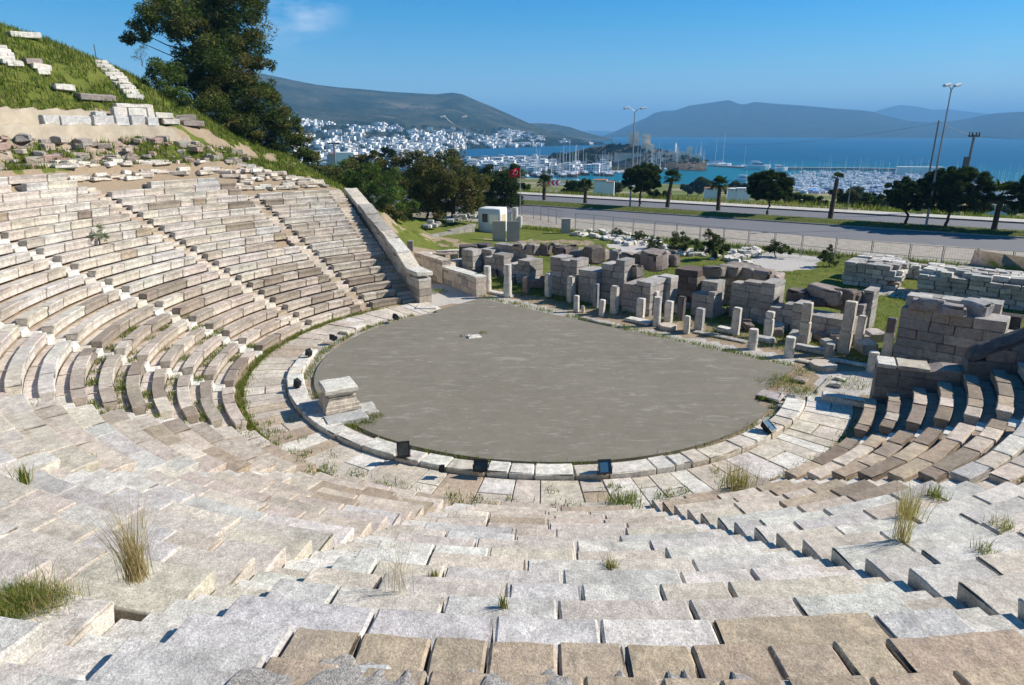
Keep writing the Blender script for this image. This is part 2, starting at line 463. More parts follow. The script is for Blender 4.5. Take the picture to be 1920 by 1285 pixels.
wedge_words = [
    'wedge of brown and grey stone seats beside the right retaining wall, striped with hard shadow',
    'wedge of stone seats right of the orchestra, brown at the bottom and pale grey above',
    'pale wedge of seats with a jagged line of dark block ends, lower right',
    'nearest wedge of big pale seat blocks, with tan repair slabs in its top rows',
    'foreground wedge of grey-white seat blocks holding the tall dry grass clump',
    'sunlit wedge of seats at the left edge below the stair with a brown patch',
    'wedge of pale curved seats left of the square statue base',
    'left wedge of seats with long curved treads and weeds at its foot',
    'left wedge of seats that carries the small round shrub',
    'left wedge of seats in the middle of the far bank, patched with grey blocks',
    'farthest wedge of seats, against the sloping retaining wall']
CAMP = np.array([0, 0, 10.0])
SEAT_TOPS = {8: 22, 9: 20, 10: 17, 7: 24, 6: 24}
weedpts = []
for wi in range(11):
    a0, a1 = edges[wi], edges[wi+1]
    am = (a0+a1)/2
    root = thing('seating_wedge', pol(R0, am, 0), wedge_words[wi], 'stone seating')
    nrows = SEAT_TOPS.get(wi, 22)
    for i in range(nrows):
        r, z = rowr(i), rowz(i)
        hw = math.degrees(.40/r)
        s = a0+(hw if wi > 0 else .1); e = a1-(hw if wi < 10 else math.degrees(1.05/r))
        mid = pol(r, am, z)
        dmin = min(np.linalg.norm(np.array(pol(r, q, z))-CAMP) for q in np.linspace(s, e, 7))
        near_row = dmin < 9.0 and wi in (3, 4, 2)
        if near_row:
            prow = bpy.data.objects.new('seat_row', None); COL.objects.link(prow); prow.parent = root; prow['_w'] = root['_w']; EMPTIES.append(prow)
        mbr = MB(); a = s
        while a < e-1e-4:
            near = np.linalg.norm(np.array(pol(r, a, z))-CAMP) < 12
            L = (random.uniform(.8, 2.3) if wi > 5 else random.uniform(.75, 1.9)) if not near else random.uniform(.8, 1.75)
            if i >= 15 and near and 173.5 < a < 187.5: L = random.uniform(.42, .7)
            if e-a < math.degrees((L+.5)/r): L = math.radians(e-a)*r
            da = math.degrees(L/r); ac = a+da/2; a += da
            # ragged top rows
            if i >= nrows-2 and wi in (7, 8, 9) and random.random() < (.55 if i == nrows-1 else .3): continue
            if i >= 20 and 2 <= wi <= 4 and (ac < 172.5 or ac > 197) and random.random() < .8: continue
            if random.random() < .005 and wi not in (3,): continue
            d = np.linalg.norm(np.array(pol(r, ac, z))-CAMP)
            near = d < 9
            t = seat_tint(i, ac, near)
            big = .03 if random.random() > .08 else .06
            kv = (.55 if near else .9) if wi < 5 else .5
            dr_, dz_ = random.gauss(0, .012)*kv, random.gauss(0, .009)*kv
            over = .10
            hy = (DR+over)/2
            fn = polar_fn(r+hy+dr_, ac, z-.2+dz_, random.gauss(0, .006)*kv, random.gauss(0, .008)*kv, random.gauss(0, .01)*kv)
            flat = (wi < 5)
            rr_ = .045 if not flat else .02
            def pre(P, hy=hy, flat=flat, rr_=rr_):
                f = P[:, 1] < -hy*.8
                P[:, 1] += np.where(f & (P[:, 2] < .03), .045 if flat else .085, 0)
                top = P[:, 2] > .1
                P[:, 2] -= np.where(top & (P[:, 1] > .02), rr_, 0.0)
                return P
            if d < 6.5: nn = (26, 16, 6)
            elif d < 10: nn = (14, 10, 4)
            elif d < 17: nn = (5, 5, 3)
            else: nn = (4, 4, 4)
            if wi >= 5: nn = (nn[0], nn[1], max(4, nn[2]))
            gap = random.uniform(.003, .012) if not near else random.uniform(.003, .009)
            amp = .010 if not near else .014
            tgt = MB() if near_row else mbr
            if wi >= 6 or wi <= 1:
                # raised seat strip in front, lower footrest channel behind
                fn = polar_fn(r+.215+dr_, ac, z-.2+dz_, random.gauss(0, .004), random.gauss(0, .006), random.gauss(0, .01))
                def pre2(P):
                    f = P[:, 1] < -.15
                    P[:, 1] += np.where(f & (P[:, 2] < .03), .06, 0); return P
                wblock(mbr, fn, L/2-gap, .215, .2, .028, (5, 4, 4), amp, 2.0, .05, t, pre2)
                tr_ = var(random.choice([(.68, .62, .55), (.66, .58, .49), (.62, .53, .45)]) if wi >= 5 else random.choice([(.40, .33, .26), (.36, .30, .24)]), .06)  # right bank channels tinted darker: shadow between the strips, put into the colour
                wblock(mbr, polar_fn(r+.62, ac, z-.14-.2, 0, 0, random.gauss(0, .008)), L/2+.004, .20, .2, .012, (4, 3, 2), .008, 2.0, .02, tr_)
                if random.random() < .13: weedpts.append((r+.47, ac+random.uniform(-.5, .5)*da, z-.14))
                continue
            wblock(tgt, fn, L/2-gap, hy, .2, .024 if not near else .026, nn, amp if not near else .02, 2.0 if not near else 3.5, .045 if not near else .05, t, pre, 3 if near else 1)
            if near_row: tgt.build('seat_block', M['stone'], prow)
            if random.random() < .08: weedpts.append((r+.03, ac+da/2, z-DZ))
            elif random.random() < .05: weedpts.append((r+.6, ac, z))
        if not near_row and mbr.n: mbr.build('seat_row', M['stone'], root)

# ---- stairways between the wedges: two low steps to every seat row
stair_words = [
    'narrow stairway between the brown seats right of the orchestra',
    'stairway in shade at the right, between two banks of grey seats',
    'stairway shaded by the jagged upright block ends at the lower right',
    'stairway running down through the pale foreground seats left of the middle',
    'broad diagonal stairway in the lower left, past the dry grass clump',
    'stairway at the left edge between tan and pale seats',
    'stairway of pale blocks level with the statue base, left of the orchestra',
    'left stairway marked by grey block ends below the small shrub',
    'long brown-edged stairway crossing the middle of the left bank',
    'upper stairway nearest the sloping retaining wall']
stair_words.append('shaded stairway squeezed between the farthest seats and the sloping retaining wall')
for si, az in enumerate(STAIRS+[326.4]):
    root = thing('stairway', pol(R0, az, 0), stair_words[si], 'stairway')
    nr = {10: 17, 9: 17, 8: 20, 7: 22}.get(si, 22)
    for i in range(nr):
        mb = MB(); r, z = rowr(i), rowz(i)
        for k in (0, 1):
            rc = r+k*DR/2+DR/4; sd2 = az > 225 or az < 140; zt = z-((.27 if k == 0 else .13) if sd2 else (.17 if k == 0 else .035))
            t = var(random.choice([PINK, CREAM, TAN, PINK] if (az > 280) else [WHITE, WHITE, CREAM]), .08)
            nn = (3, 3, 2)
            azz = az if si < 10 else 326.7-math.degrees(.52/rc)
            wblock(mb, polar_fn(rc+.05, azz, zt-.2, random.gauss(0, .01)), .385 if si < 10 else .5, DR/4+.04, .2, .03, nn, .012, 2.0, .04, t)
        mb.build('step', M['stone'], root)

# ---- retaining walls at both ends of the seating
def masonry(mb, P0, dv, nv, L, T, z0, hf, ch=.42, bl=(.7, 1.4), tint=lambda s, z: GREY, amp=.008, c=.014, gap=.004, top_rag=0.0):
    dv = np.array(dv[:3], float); nv = np.array(nv[:3], float); P0 = np.array(P0[:3], float)
    z = z0; k = 0
    zmax = max(hf(s) for s in np.linspace(0, L, 25))
    while z < zmax-.08:
        h = ch*random.uniform(.88, 1.12); s = 0
        if k == 0: h = ch
        while s < L-1e-4:
            bL = random.uniform(*bl)
            if L-s < bL+.35: bL = L-s
            sm = s+bL/2
            hl, hr = hf(s+.05), hf(s+bL-.05)
            hm = min(hl, hr)
            if hf(sm) > z+.1 and not (top_rag and hf(sm) < z+h*1.2 and random.random() < top_rag):
                off = random.gauss(0, .006)
                def fn(P, sm=sm, z=z, h=h, off=off):
                    Q = P0+np.outer(P[:, 0]+sm, dv)+np.outer(P[:, 1]+T/2+off, nv)
                    zz = z+h/2+P[:, 2]
                    hh = np.array([hf(v) for v in (P[:, 0]+sm)])
                    Q[:, 2] = np.minimum(zz, np.maximum(hh, z+.03)); return Q
                wblock(mb, fn, bL/2-gap, T/2, h/2-gap/2, c, (4, 3, 3), amp, 2.0, .04, tint(sm, z))
            s += bL
        z += h; k += 1
# left wall
I0 = np.array(G(787, 570)); I1 = np.array(pol(25.6, -32.6))
dL = (I1-I0); LL = np.linalg.norm(dL); dL = dL/LL
nL = np.array([dL[1], -dL[0], 0])
zA = 1.72
zB = top_at(I1, 356)
def hl(s): return zA-.1+max(0, s-.5)*(zB-zA+.1)/(LL-.5)-(0.25 if 1.0 < s < 1.9 else 0)
root = thing('retaining_wall', tuple(I0), 'pale stone retaining wall that climbs beside the far end of the left seats', 'wall')
mb = MB(); masonry(mb, I0, dL, nL, LL, .82, -.05, lambda s: hl(s)-.12, .5, (.8, 1.7), lambda s, z: var(random.choice([CREAM, PINK, WHITE, (.42, .37, .31)]), .08))
mb.build('wall_body', M['stone'], root)
s = 0.0
while s < LL-.1:
    cl = random.uniform(1.1, 1.9); cl = min(cl, LL-s)
    mb = MB(); sm = s+cl/2
    h0, h1 = hl(s), hl(s+cl)
    sl = (h1-h0)/cl; drop = random.uniform(-.03, .09)
    if s < .1: sl = 0; h0 = h1 = zA
    def fn(P, sm=sm, h0=h0, h1=h1, sl=sl, drop=drop):
        Q = I0+np.outer(P[:, 0]+sm, dL)+np.outer(P[:, 1]+.41, nL); Q[:, 2] = (h0+h1)/2+sl*P[:, 0]+P[:, 2]+drop; return Q
    wblock(mb, fn, cl/2-.015, .50+random.uniform(-.03, .04), .14, .05, (5, 4, 3), .03, 2.0, .08, var(random.choice([WHITE, CREAM, GREY, (.40, .37, .33)]), .08))
    mb.build('coping_stone', M['stone'], root)
    s += cl
# right wall
def hr_(s):
    if s < 1.6: return 1.62
    return 1.50+(s-1.6)*.60
R_0 = np.array(pol(13.45, 114.2)); dR = np.array([math.sin(rad(114.2)), math.cos(rad(114.2)), 0]); nR = np.array([-dR[1], dR[0], 0])
if nR[1] < 0: nR = -nR
root = thing('retaining_wall', tuple(R_0), 'shaded grey ashlar retaining wall at the right with dark rounded coping stones', 'wall')
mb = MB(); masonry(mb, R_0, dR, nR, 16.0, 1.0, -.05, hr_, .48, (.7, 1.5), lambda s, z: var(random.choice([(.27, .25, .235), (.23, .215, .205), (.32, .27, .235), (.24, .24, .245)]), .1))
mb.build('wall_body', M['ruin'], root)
for k, (sa, sb) in enumerate([(-.03, .62), (.64, 1.72)]):
    mb = MB(); sm = (sa+sb)/2
    def fn(P, sm=sm):
        Q = R_0+np.outer(P[:, 0]+sm, dR)+np.outer(P[:, 1]+.5, nR); Q[:, 2] = 1.69+P[:, 2]; return Q
    wblock(mb, fn, (sb-sa)/2-.01, .54, .07, .03, (5, 5, 2), .014, 2, .06, var(PINK if k else WHITE, .05))
    mb.build('top_slab', M['stone'], root)
s = 2.75
while s < 15:
    cl = random.uniform(1.3, 2.3); mb = MB(); sm = s+cl/2
    def fn(P, sm=sm):
        Q = R_0+np.outer(P[:, 0]+sm, dR)+np.outer(P[:, 1]+.5, nR)
        rnd = .30*np.cos(np.clip(P[:, 1]/.5, -1, 1)*PI/2)
        Q[:, 2] = 1.42+(sm-1.6)*.60+P[:, 0]*.60+P[:, 2]+.08+np.where(P[:, 2] > 0, rnd, 0)-P[:, 0]*0; return Q
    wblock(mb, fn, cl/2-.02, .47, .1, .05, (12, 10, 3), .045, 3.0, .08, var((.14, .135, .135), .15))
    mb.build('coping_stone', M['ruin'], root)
    s += cl

# ---- hill that carries the seating
CREST = [(60, 0), (114, 0), (114.5, 17), (120, 19), (250, 20), (290, 19), (302, 17.6), (308, 16.3), (313, 14.6), (318, 12.2), (322, 9.8), (327, 7.6), (332, 5.4), (338, 3.0), (345, 1.0), (355, 0), (420, 0)]
def crest(a): return np.interp(a, [c[0] for c in CREST], [c[1] for c in CREST])
def hillz(r, a):
    """height of the bare hillside at radius r, azimuth a (60..420)"""
    r = np.asarray(r, float); a = np.asarray(a, float)
    zc = crest(a); s = np.clip(zc/15.6, 0, 1)
    z1 = np.interp(a, [100, 114, 312, 319, 327, 335, 345, 360], [0, 8.0, 8.0, 7.0, 5.9, 3.2, .5, 0])
    z2 = z1+1.35*s; z3 = z1+3.1*s
    x = np.clip((r-30.6)/3.6, 0, 1)
    step = np.where(r < 34.45, z2, np.where(r < 36.25, z2+1.0, z2+2.0))
    ramp_ = z2+(z3-z2)*(r-34.2)/2.3
    fa = np.clip((312.5-a)/2.0, 0, 1)
    z3 = z3*(1-fa)+(z2+2.0)*fa
    bench = step*fa+ramp_*(1-fa)
    zz = np.where(r < 30.6, z1, np.where(r < 34.2, z1+(z2-z1)*(x*x*(3-2*x)), np.where(r < 36.5, bench, np.where(r < 47, z3+(zc-z3)*np.sin(np.clip((r-36.5)/10.5, 0, 1)*PI/2*.9)/math.sin(PI/2*.9), zc-(r-47)*.12))))
    # under the seats
    zi = Z0+DZ*(r-R0)/DR-.62
    inside = (a > 114.4) & (a < 327)
    toprow = np.interp(a, [271, 272, 291, 292, 311, 312, 327], [8.0, 7.6, 7.6, 7.1, 7.1, 5.9, 5.9])
    zin = np.minimum(np.maximum(zi, -.08), np.minimum(z1, toprow+3*np.clip(r-25, 0, 9)/9))
    zo = np.where(r < 27, -.08, -.08+(zz+.08)*np.clip((r-27)/5.5, 0, 1))
    rr = np.where(inside, np.where(r < 29.4, zin, zz), zo)
    return np.maximum(rr, -.08)
def ground_mat(name, gA, gB, dirtc, rockc, gravel):
    m, t, b = newmat(name)
    sep = t.nodes.new('ShaderNodeSeparateColor'); t.links.new(attr(t, 'tint'), sep.inputs[0])
    gr = mixrgb(t, gA, gB, ramp(t, noise(t, 1.1, 6, 0.7), (0.35, 0), (0.65, 1)))
    gr = mixrgb(t, gr, ramp(t, noise(t, 14, 5, 0.75), (0.3, .6), (0.7, 1.35)), 1.0, 'MULTIPLY')
    di = mixrgb(t, dirtc, tuple(q*1.35 for q in dirtc), noise(t, 2.5, 6, 0.7))
    di = mixrgb(t, di, ramp(t, noise(t, 22, 5, 0.75), (0.3, .7), (0.7, 1.25)), 1.0, 'MULTIPLY')
    rk = mixrgb(t, rockc, (0.40, 0.28, 0.21), ramp(t, noise(t, .8, 5, 0.6), (.5, 0), (.62, .6)))
    rk = mixrgb(t, rk, ramp(t, noise(t, 3.5, 8, 0.8), (0.35, .5), (0.65, 1.25)), 1.0, 'MULTIPLY')
    gv = mixrgb(t, gravel, ramp(t, noise(t, 16, 4, 0.8), (0.3, .62), (0.7, 1.3)), 1.0, 'MULTIPLY')
    n1 = noise(t, 1.4, 7, 0.75)
    def soft(ch, lo=.25, hi=.45):
        ma = t.nodes.new('ShaderNodeMath'); ma.operation = 'MULTIPLY_ADD'
        t.links.new(n1, ma.inputs[0]); ma.inputs[1].default_value = .9; ma.inputs[2].default_value = -.45
        mb_ = t.nodes.new('ShaderNodeMath'); mb_.operation = 'ADD'
        t.links.new(sep.outputs[ch], mb_.inputs[0]); t.links.new(ma.outputs[0], mb_.inputs[1])
        return ramp(t, mb_.outputs[0], (.42, 0), (.56, 1))
    c = mixrgb(t, di, rk, soft('Blue')); c = mixrgb(t, c, gv, soft('Green')); c = mixrgb(t, c, gr, soft('Red'))
    t.links.new(c, b.inputs['Base Color']); b.inputs['Roughness'].default_value = 0.95; b.inputs['Specular IOR Level'].default_value = 0.1
    bump(t, noise(t, 5, 9, 0.75), .7, .12, b)
    return m
M['ground'] = ground_mat('earth_and_grass', (.095, .13, .022), (.165, .175, .04), (.29, .225, .155), (.42, .34, .265), (.50, .47, .43))
rs = np.concatenate([np.arange(12.9, 28, 1.2), np.arange(28, 48, .28), np.arange(48, 75, 3)])
azs = np.concatenate([np.arange(60, 240, 3.0), np.arange(240, 372, .45)])
RR, AA = np.meshgrid(rs, azs, indexing='ij')
ZZ = hillz(RR.ravel(), AA.ravel())
X = CX+RR.ravel()*np.sin(np.radians(AA.ravel())); Y = CY+RR.ravel()*np.cos(np.radians(AA.ravel()))
PXY = np.c_[X, Y, X*0]
onhill = np.clip((RR.ravel()-29.3)/1.0, 0, 1)*np.clip((ZZ-.3)/1.5, 0, 1)
rock = np.exp(-((RR.ravel()-32.6)/1.7)**2)
bn = np.where((RR.ravel()>33.9)&(RR.ravel()<36.6)&(AA.ravel()<311.5), .12, 1.0)
rockg = np.clip((RR.ravel()-29.6)/.6, 0, 1)*np.clip((34.3-RR.ravel())/.6, 0, 1)
ZZ = ZZ+rockg*(fbm(PXY, 2.3, 51, 3)-.5)*.75*np.clip((ZZ-3)/3, 0, 1)
ZZ = ZZ+bn*onhill*((fbm(PXY, .5, 3, 4)-.5)*.9+(fbm(PXY, 1.6, 4, 3)-.5)*.7*(.35+rock))
hill_z_cache = ZZ
rv, av = RR.ravel(), AA.ravel()
g_ = fbm(PXY, .55, 9, 3)
grass = np.clip((rv-36.3)/.6, 0, 1)*1.0
g2_ = fbm(PXY, 1.1, 19, 3)
grass = np.maximum(grass, np.where((rv > 29.6) & (rv < 32.6), (g_ > .52)*.9, 0))
grass = np.maximum(grass, np.where((rv > 29.3) & (rv < 34), (g2_ > .58)*.75, 0))
grass = np.maximum(grass, np.where((rv > 32) & (rv < 36.4), (g_ > .62)*.7, 0))
grass = np.where((rv > 29.2) & (av > 315), np.maximum(grass, np.clip((av-315)/3, 0, 1)*(g_ > .38)), grass)
rockm = np.where((rv > 30.2) & (rv < 34.6) & (av < 319), .95, 0.0)
rockm = np.where((rv > 36) & (g_ < .28), .8, rockm)
mb = MB(); nr_, na_ = RR.shape
idx = np.arange(nr_*na_).reshape(nr_, na_)
F = np.c_[idx[:-1, :-1].ravel(), idx[1:, :-1].ravel(), idx[1:, 1:].ravel(), idx[:-1, 1:].ravel()][:, ::-1]
mb.add(np.c_[X, Y, ZZ], F, np.c_[grass*.95, rv*0, rockm])
hill = mb.build('hillside', M['ground'], smooth=True); tag(hill, kind='structure')
def hill_at(r, a):
    z = float(hillz(np.array([r]), np.array([a]))[0]); x, y, _ = pol(r, a)
    P = np.array([[x, y, 0]]); oh = min(max((r-29.3), 0), 1)*min(max((z-.3)/1.5, 0), 1)
    rk_ = math.exp(-((r-32.6)/1.7)**2)
    if 33.9 < r < 36.6 and a < 311.5: oh *= .12
    rg = min(max((r-29.6)/.6, 0), 1)*min(max((34.3-r)/.6, 0), 1)*min(max((z-3)/3, 0), 1)
    z += rg*float(fbm(P, 2.3, 51, 3)[0]-.5)*.75
    return z+oh*float((fbm(P, .5, 3, 4)[0]-.5)*.9+(fbm(P, 1.6, 4, 3)[0]-.5)*.7*(.35+rk_))

# grey gravel spilled over the highest visible seat row, in front of the tan slabs
def gravel_mat():
    m, t, b = newmat('spilled_gravel')
    c = mixrgb(t, (.42, .39, .36), (.62, .58, .53), ramp(t, noise(t, 70, 3, .8), (.4, 0), (.6, 1)))
    c = mixrgb(t, c, ramp(t, noise(t, 25, 4, .8), (.4, .6), (.6, 1.2)), 1.0, 'MULTIPLY')
    t.links.new(c, b.inputs['Base Color']); b.inputs['Roughness'].default_value = .95; bump(t, noise(t, 60, 3, .8), .9, .05, b); return m
M['gravel'] = gravel_mat()
m_ = MB(); V = []; F = []; n = 90; L = 5
for row_, a0_, a1_, fmin in ((15, 178.2, 187.6, .30), (16, 181.5, 188.2, .02)):
    b0 = len(V)
    for k in range(n+1):
        a = a0_+(a1_-a0_)*k/n; q = fbm(np.array([[a*1.3, row_, 0]]), 1.0, 63, 3)[0]; f = fmin+.9*abs(q-.42)
        f = min(f, .7) if 1 < k < n-1 else .7
        for l in range(L):
            r = rowr(row_)+f+(.76-f)*l/(L-1); x, y, _ = pol(r, a); V.append((x, y, rowz(row_)+(.006 if l == 0 else .04)+.012*vnoise(np.array([[x*9, y*9, 0]]))[0]))
    F += [(b0+k*L+l, b0+(k+1)*L+l, b0+(k+1)*L+l+1, b0+k*L+l+1) for k in range(n) for l in range(L-1)]
m_.add(V, F); o = m_.build('gravel', M['gravel']); tag(o, kind='structure')
if o.data.polygons[0].normal.z < 0: o.data.flip_normals()

# ================================================================ GROUND AND ROAD
def poly_line(pts, ext=(60, 60)):
    P = [np.array(G(x, y).xy) for x, y in pts]
    a = P[0]-(P[1]-P[0])/np.linalg.norm(P[1]-P[0])*ext[0]; b = P[-1]+(P[-1]-P[-2])/np.linalg.norm(P[-1]-P[-2])*ext[1]
    return [a]+P+[b]
def strip(mb, A, B, za, zb, tint, n=60):
    def res(L):
        L = np.array(L); d = np.r_[0, np.cumsum(np.linalg.norm(np.diff(L, axis=0), axis=1))]
        t = np.linspace(0, d[-1], n); return np.c_[np.interp(t, d, L[:, 0]), np.interp(t, d, L[:, 1])]
    a, b = res(A), res(B)
    V = np.r_[np.c_[a, np.full(n, za)], np.c_[b, np.full(n, zb)]]
    F = [(i, i+1, n+i+1, n+i) for i in range(n-1)]
    # upward winding
    e = np.cross(V[1]-V[0], V[n]-V[0])
    if e[2] < 0: F = [f[::-1] for f in F]
    mb.add(V, F, tint)
# the road: straight lines fitted to the kerbs
r_dir = np.array((G(1440, 405)-G(1020, 379)).xy); r_dir = r_dir/np.linalg.norm(r_dir)
r_nor = np.array([-r_dir[1], r_dir[0]]);  r_nor = r_nor if r_nor[1] > 0 else -r_nor
RP = np.array(G(1400, 413).xy)                      # near edge of the median
def off_line(v, a=-160, b=190): return [RP+r_dir*a+r_nor*v, RP+r_dir*b+r_nor*v]
V_MED = float((np.array(G(1400, 404).xy)-RP) @ r_nor)
V_FAR = float((np.array(G(1400, 390.5).xy)-RP) @ r_nor)
V_NEAR = float((np.array(G(1400, 434).xy)-RP) @ r_nor)
V_SW = float((np.array(G(1400, 385.5).xy)-RP) @ r_nor)
V_SH = float((np.array(G(1400, 462).xy)-RP) @ r_nor)
print('ROAD', V_SH, V_NEAR, V_MED, V_FAR, V_SW, r_dir)
def asphalt_mat():
    m, t, b = newmat('asphalt')
    c = mixrgb(t, (0.115, 0.115, 0.125), (0.165, 0.162, 0.17), noise(t, .25, 6, .7))
    c = mixrgb(t, c, ramp(t, noise(t, 9, 5, .8), (.3, .8), (.7, 1.2)), 1.0, 'MULTIPLY')
    c = mixrgb(t, c, attr(t), 1.0, 'MULTIPLY')
    t.links.new(c, b.inputs['Base Color']); b.inputs['Roughness'].default_value = .85
    return m
M['asphalt'] = asphalt_mat()
for nm, va, vb in (('road', V_NEAR, 0.0), ('road', V_MED, V_FAR)):
    mb = MB(); strip(mb, off_line(va), off_line(vb), .02, .02, (1, 1, 1)); tag(mb.build(nm, M['asphalt']), kind='structure')
M['sand'] = simple('pale_gravel', (.34, .30, .245), .95, .25, 1.5, bmp=.3)
mb = MB(); strip(mb, off_line(V_SH, -60), off_line(V_NEAR, -60), -.005, .03, (1, 1, 1)); tag(mb.build('road_shoulder', M['sand']), kind='structure')
mb = MB(); strip(mb, off_line(V_NEAR-.12), off_line(V_NEAR+.05), .035, .035, (1.7, 1.7, 1.7)); tag(mb.build('road_marking', M['asphalt']), kind='structure')
M['kerbc'] = simple('kerb_concrete', (.42, .40, .37), .9, .2, 2.0)
M['kerbd'] = simple('dark_kerb', (.10, .10, .105), .9, .2, 2.0)
def longbox(name, va, vb, z0, z1, mat, tint=(1, 1, 1), a=-160, b=190):
    mb = MB(); L0, L1 = off_line(va, a, b), off_line(vb, a, b)
    q = [np.r_[L0[0], z0], np.r_[L0[1], z0], np.r_[L1[1], z0], np.r_[L1[0], z0]]
    V = q+[np.r_[p[:2], z1] for p in q]
    mb.add(V, [(4, 5, 6, 7), (0, 1, 5, 4), (1, 2, 6, 5), (2, 3, 7, 6), (3, 0, 4, 7)], tint)
    o = mb.build(name, mat); tag(o, kind='structure'); return o
longbox('median_kerb', -.18, .0, 0, .16, M['kerbc'], (.75, .75, .75))
longbox('median_kerb', V_MED, V_MED+.18, 0, .16, M['kerbc'], (.75, .75, .75))
longbox('pavement_kerb', V_FAR, V_FAR+.22, 0, .17, M['kerbd'])
longbox('pavement', V_FAR+.22, V_SW, 0, .18, M['kerbc'], (1.1, 1.08, 1.02))
M['lawn'] = ground_mat('lawn', (.07, .095, .02), (.12, .13, .035), (.2, .16, .1), (.3, .3, .25), (.4, .4, .4))
mb = MB()
L0, L1 = off_line(.0), off_line(V_MED); nseg = 240
A_ = np.linspace(L0[0], L0[1], nseg); B_ = np.linspace(L1[0], L1[1], nseg)
V = []
for k, f in enumerate((0, .25, .5, .75, 1)):
    q = A_*(1-f)+B_*f; V.append(np.c_[q, .13+.28*math.sin(f*PI)*(.7+.5*vnoise(np.c_[q, q[:, :1]*0], .3, 4))])
V = np.concatenate(V); F = []
for k in range(4):
    for i in range(nseg-1): F.append((k*nseg+i, k*nseg+i+1, (k+1)*nseg+i+1, (k+1)*nseg+i))
mb.add(V, np.array(F), (1, 0, 0)); med = mb.build('median_strip', M['lawn'], smooth=True); tag(med, kind='structure')
if med.data.polygons[0].normal.z < 0: med.data.flip_normals()

# ---- the ground round the theatre, with its grass, gravel and dirt areas
SEA = -30.0
def road_v(x, y): return (np.asarray(x)-RP[0])*r_nor[0]+(np.asarray(y)-RP[1])*r_nor[1]
def road_u(x, y): return (np.asarray(x)-RP[0])*r_dir[0]+(np.asarray(y)-RP[1])*r_dir[1]
def land_z(x, y):
    v = road_v(x, y)-V_SW
    n_ = fbm(np.c_[np.ravel(x), np.ravel(y), np.ravel(x)*0], .02, 31, 3)-.5
    z = -.03-np.where(v > 0, 1, 0)*(np.clip(v-1.5, 0, 1e9)*.17)
    z = np.where(v > 30, -.03-28.5*.17-(v-30)*.075, z)+np.where(v > 6, n_*2.0, 0)
    return np.maximum(z, SEA+.9*np.clip((430-v)/60, -2, 1))
def inpoly(x, y, px):
    P = np.array([G(a, b).xy for a, b in px]); c = np.zeros(len(x), bool); j = len(P)-1
    for i in range(len(P)):
        k = ((P[i, 1] > y) != (P[j, 1] > y)) & (x < (P[j, 0]-P[i, 0])*(y-P[i, 1])/(P[j, 1]-P[i, 1]+1e-12)+P[i, 0])
        c ^= k; j = i
    return c
gx = np.arange(-46, 75, .55); gy = np.arange(14, 92, .55)
XX, YY = np.meshgrid(gx, gy, indexing='ij'); x, y = XX.ravel(), YY.ravel()
n2 = fbm(np.c_[x, y, x*0], .5, 17, 3)
rr = np.hypot(x-CX, y-CY)
aa = np.degrees(np.arctan2(x-CX, y-CY))
grass = np.zeros(len(x)); grav = np.zeros(len(x))
st = (x-CX)*N_ST[0]+(y-CY)*N_ST[1]
grass[(st > 9.5) & (rr > 10)] = .85
for p in ([(975, 415), (1065, 415), (1130, 435), (1060, 452), (975, 450)], [(1440, 470), (1540, 480), (1530, 505), (1400, 512), (1390, 495)], [(1130, 458), (1230, 455), (1290, 475), (1180, 478)],
          [(1640, 530), (1720, 545), (1700, 560), (1600, 545)], [(800, 530), (880, 538), (905, 562), (800, 575)], [(1120, 600), (1490, 668), (1490, 690), (900, 562), (930, 552)],
          [(1530, 700), (1650, 690), (1640, 745), (1520, 735)]):
    k = inpoly(x, y, p); grav[k] = .9; grass[k] = 0.12
k = (rr < 12.9) & (rr > 10) & ((aa > 108) | (aa < -30)); grav[k] = .5; grass[k] = .25
k = (rr < 13.0) & (rr > 12.5) & (aa < -50) & (aa > -150); grass[k] = .8; grav[k] = 0
k = inpoly(x, y, [(800, 395), (900, 380), (960, 410), (930, 450), (800, 445)]); grass[k] = .45; grav[k] = .45
k = inpoly(x, y, [(900, 475), (1100, 560), (1640, 700), (1620, 668), (1100, 545), (920, 500)]); grass[k] = .45; grav[k] = 0
k = road_v(x, y) > V_SH-.6; grass[k] = .55
z = -.03+(n2-.5)*.12*(rr > 14)
z = np.where(road_v(x, y) > V_SH-1.0, -.04, z)
z = np.where(road_v(x, y) > V_SW, -.04-np.clip(road_v(x, y)-V_SW-1.5, 0, 99)*.17, z)
nx_, ny_ = XX.shape; idx = np.arange(nx_*ny_).reshape(nx_, ny_)
F = np.c_[idx[:-1, :-1].ravel(), idx[1:, :-1].ravel(), idx[1:, 1:].ravel(), idx[:-1, 1:].ravel()]
cxm = x[F].mean(1); cym = y[F].mean(1)
mb = MB(); mb.add(np.c_[x, y, z], F, np.c_[grass, grav, grass*0])
gnd = mb.build('ground', M['ground'], smooth=True); tag(gnd, kind='structure')
# coarse land beyond, falling to the sea; it leaves out the square of the fine sheet
us = np.concatenate([np.arange(-900, -200, 50), np.arange(-200, 260, 8), np.arange(260, 1300, 50)]); vs = np.concatenate([np.arange(-60, 0, 8), np.arange(0, 60, 4), np.arange(60, 520, 14)])
UU, VV = np.meshgrid(us, vs, indexing='ij')
x = RP[0]+r_dir[0]*UU.ravel()+r_nor[0]*VV.ravel(); y = RP[1]+r_dir[1]*UU.ravel()+r_nor[1]*VV.ravel()
z = land_z(x, y)
inside = (x > -45.5) & (x < 74) & (y > 14.5) & (y < 91.5)
z = np.where(inside, z-1.2, z)
nx_, ny_ = UU.shape; idx = np.arange(nx_*ny_).reshape(nx_, ny_)
F = np.c_[idx[:-1, :-1].ravel(), idx[1:, :-1].ravel(), idx[1:, 1:].ravel(), idx[:-1, 1:].ravel()]
nn_ = fbm(np.c_[x, y, x*0], .05, 8, 3)
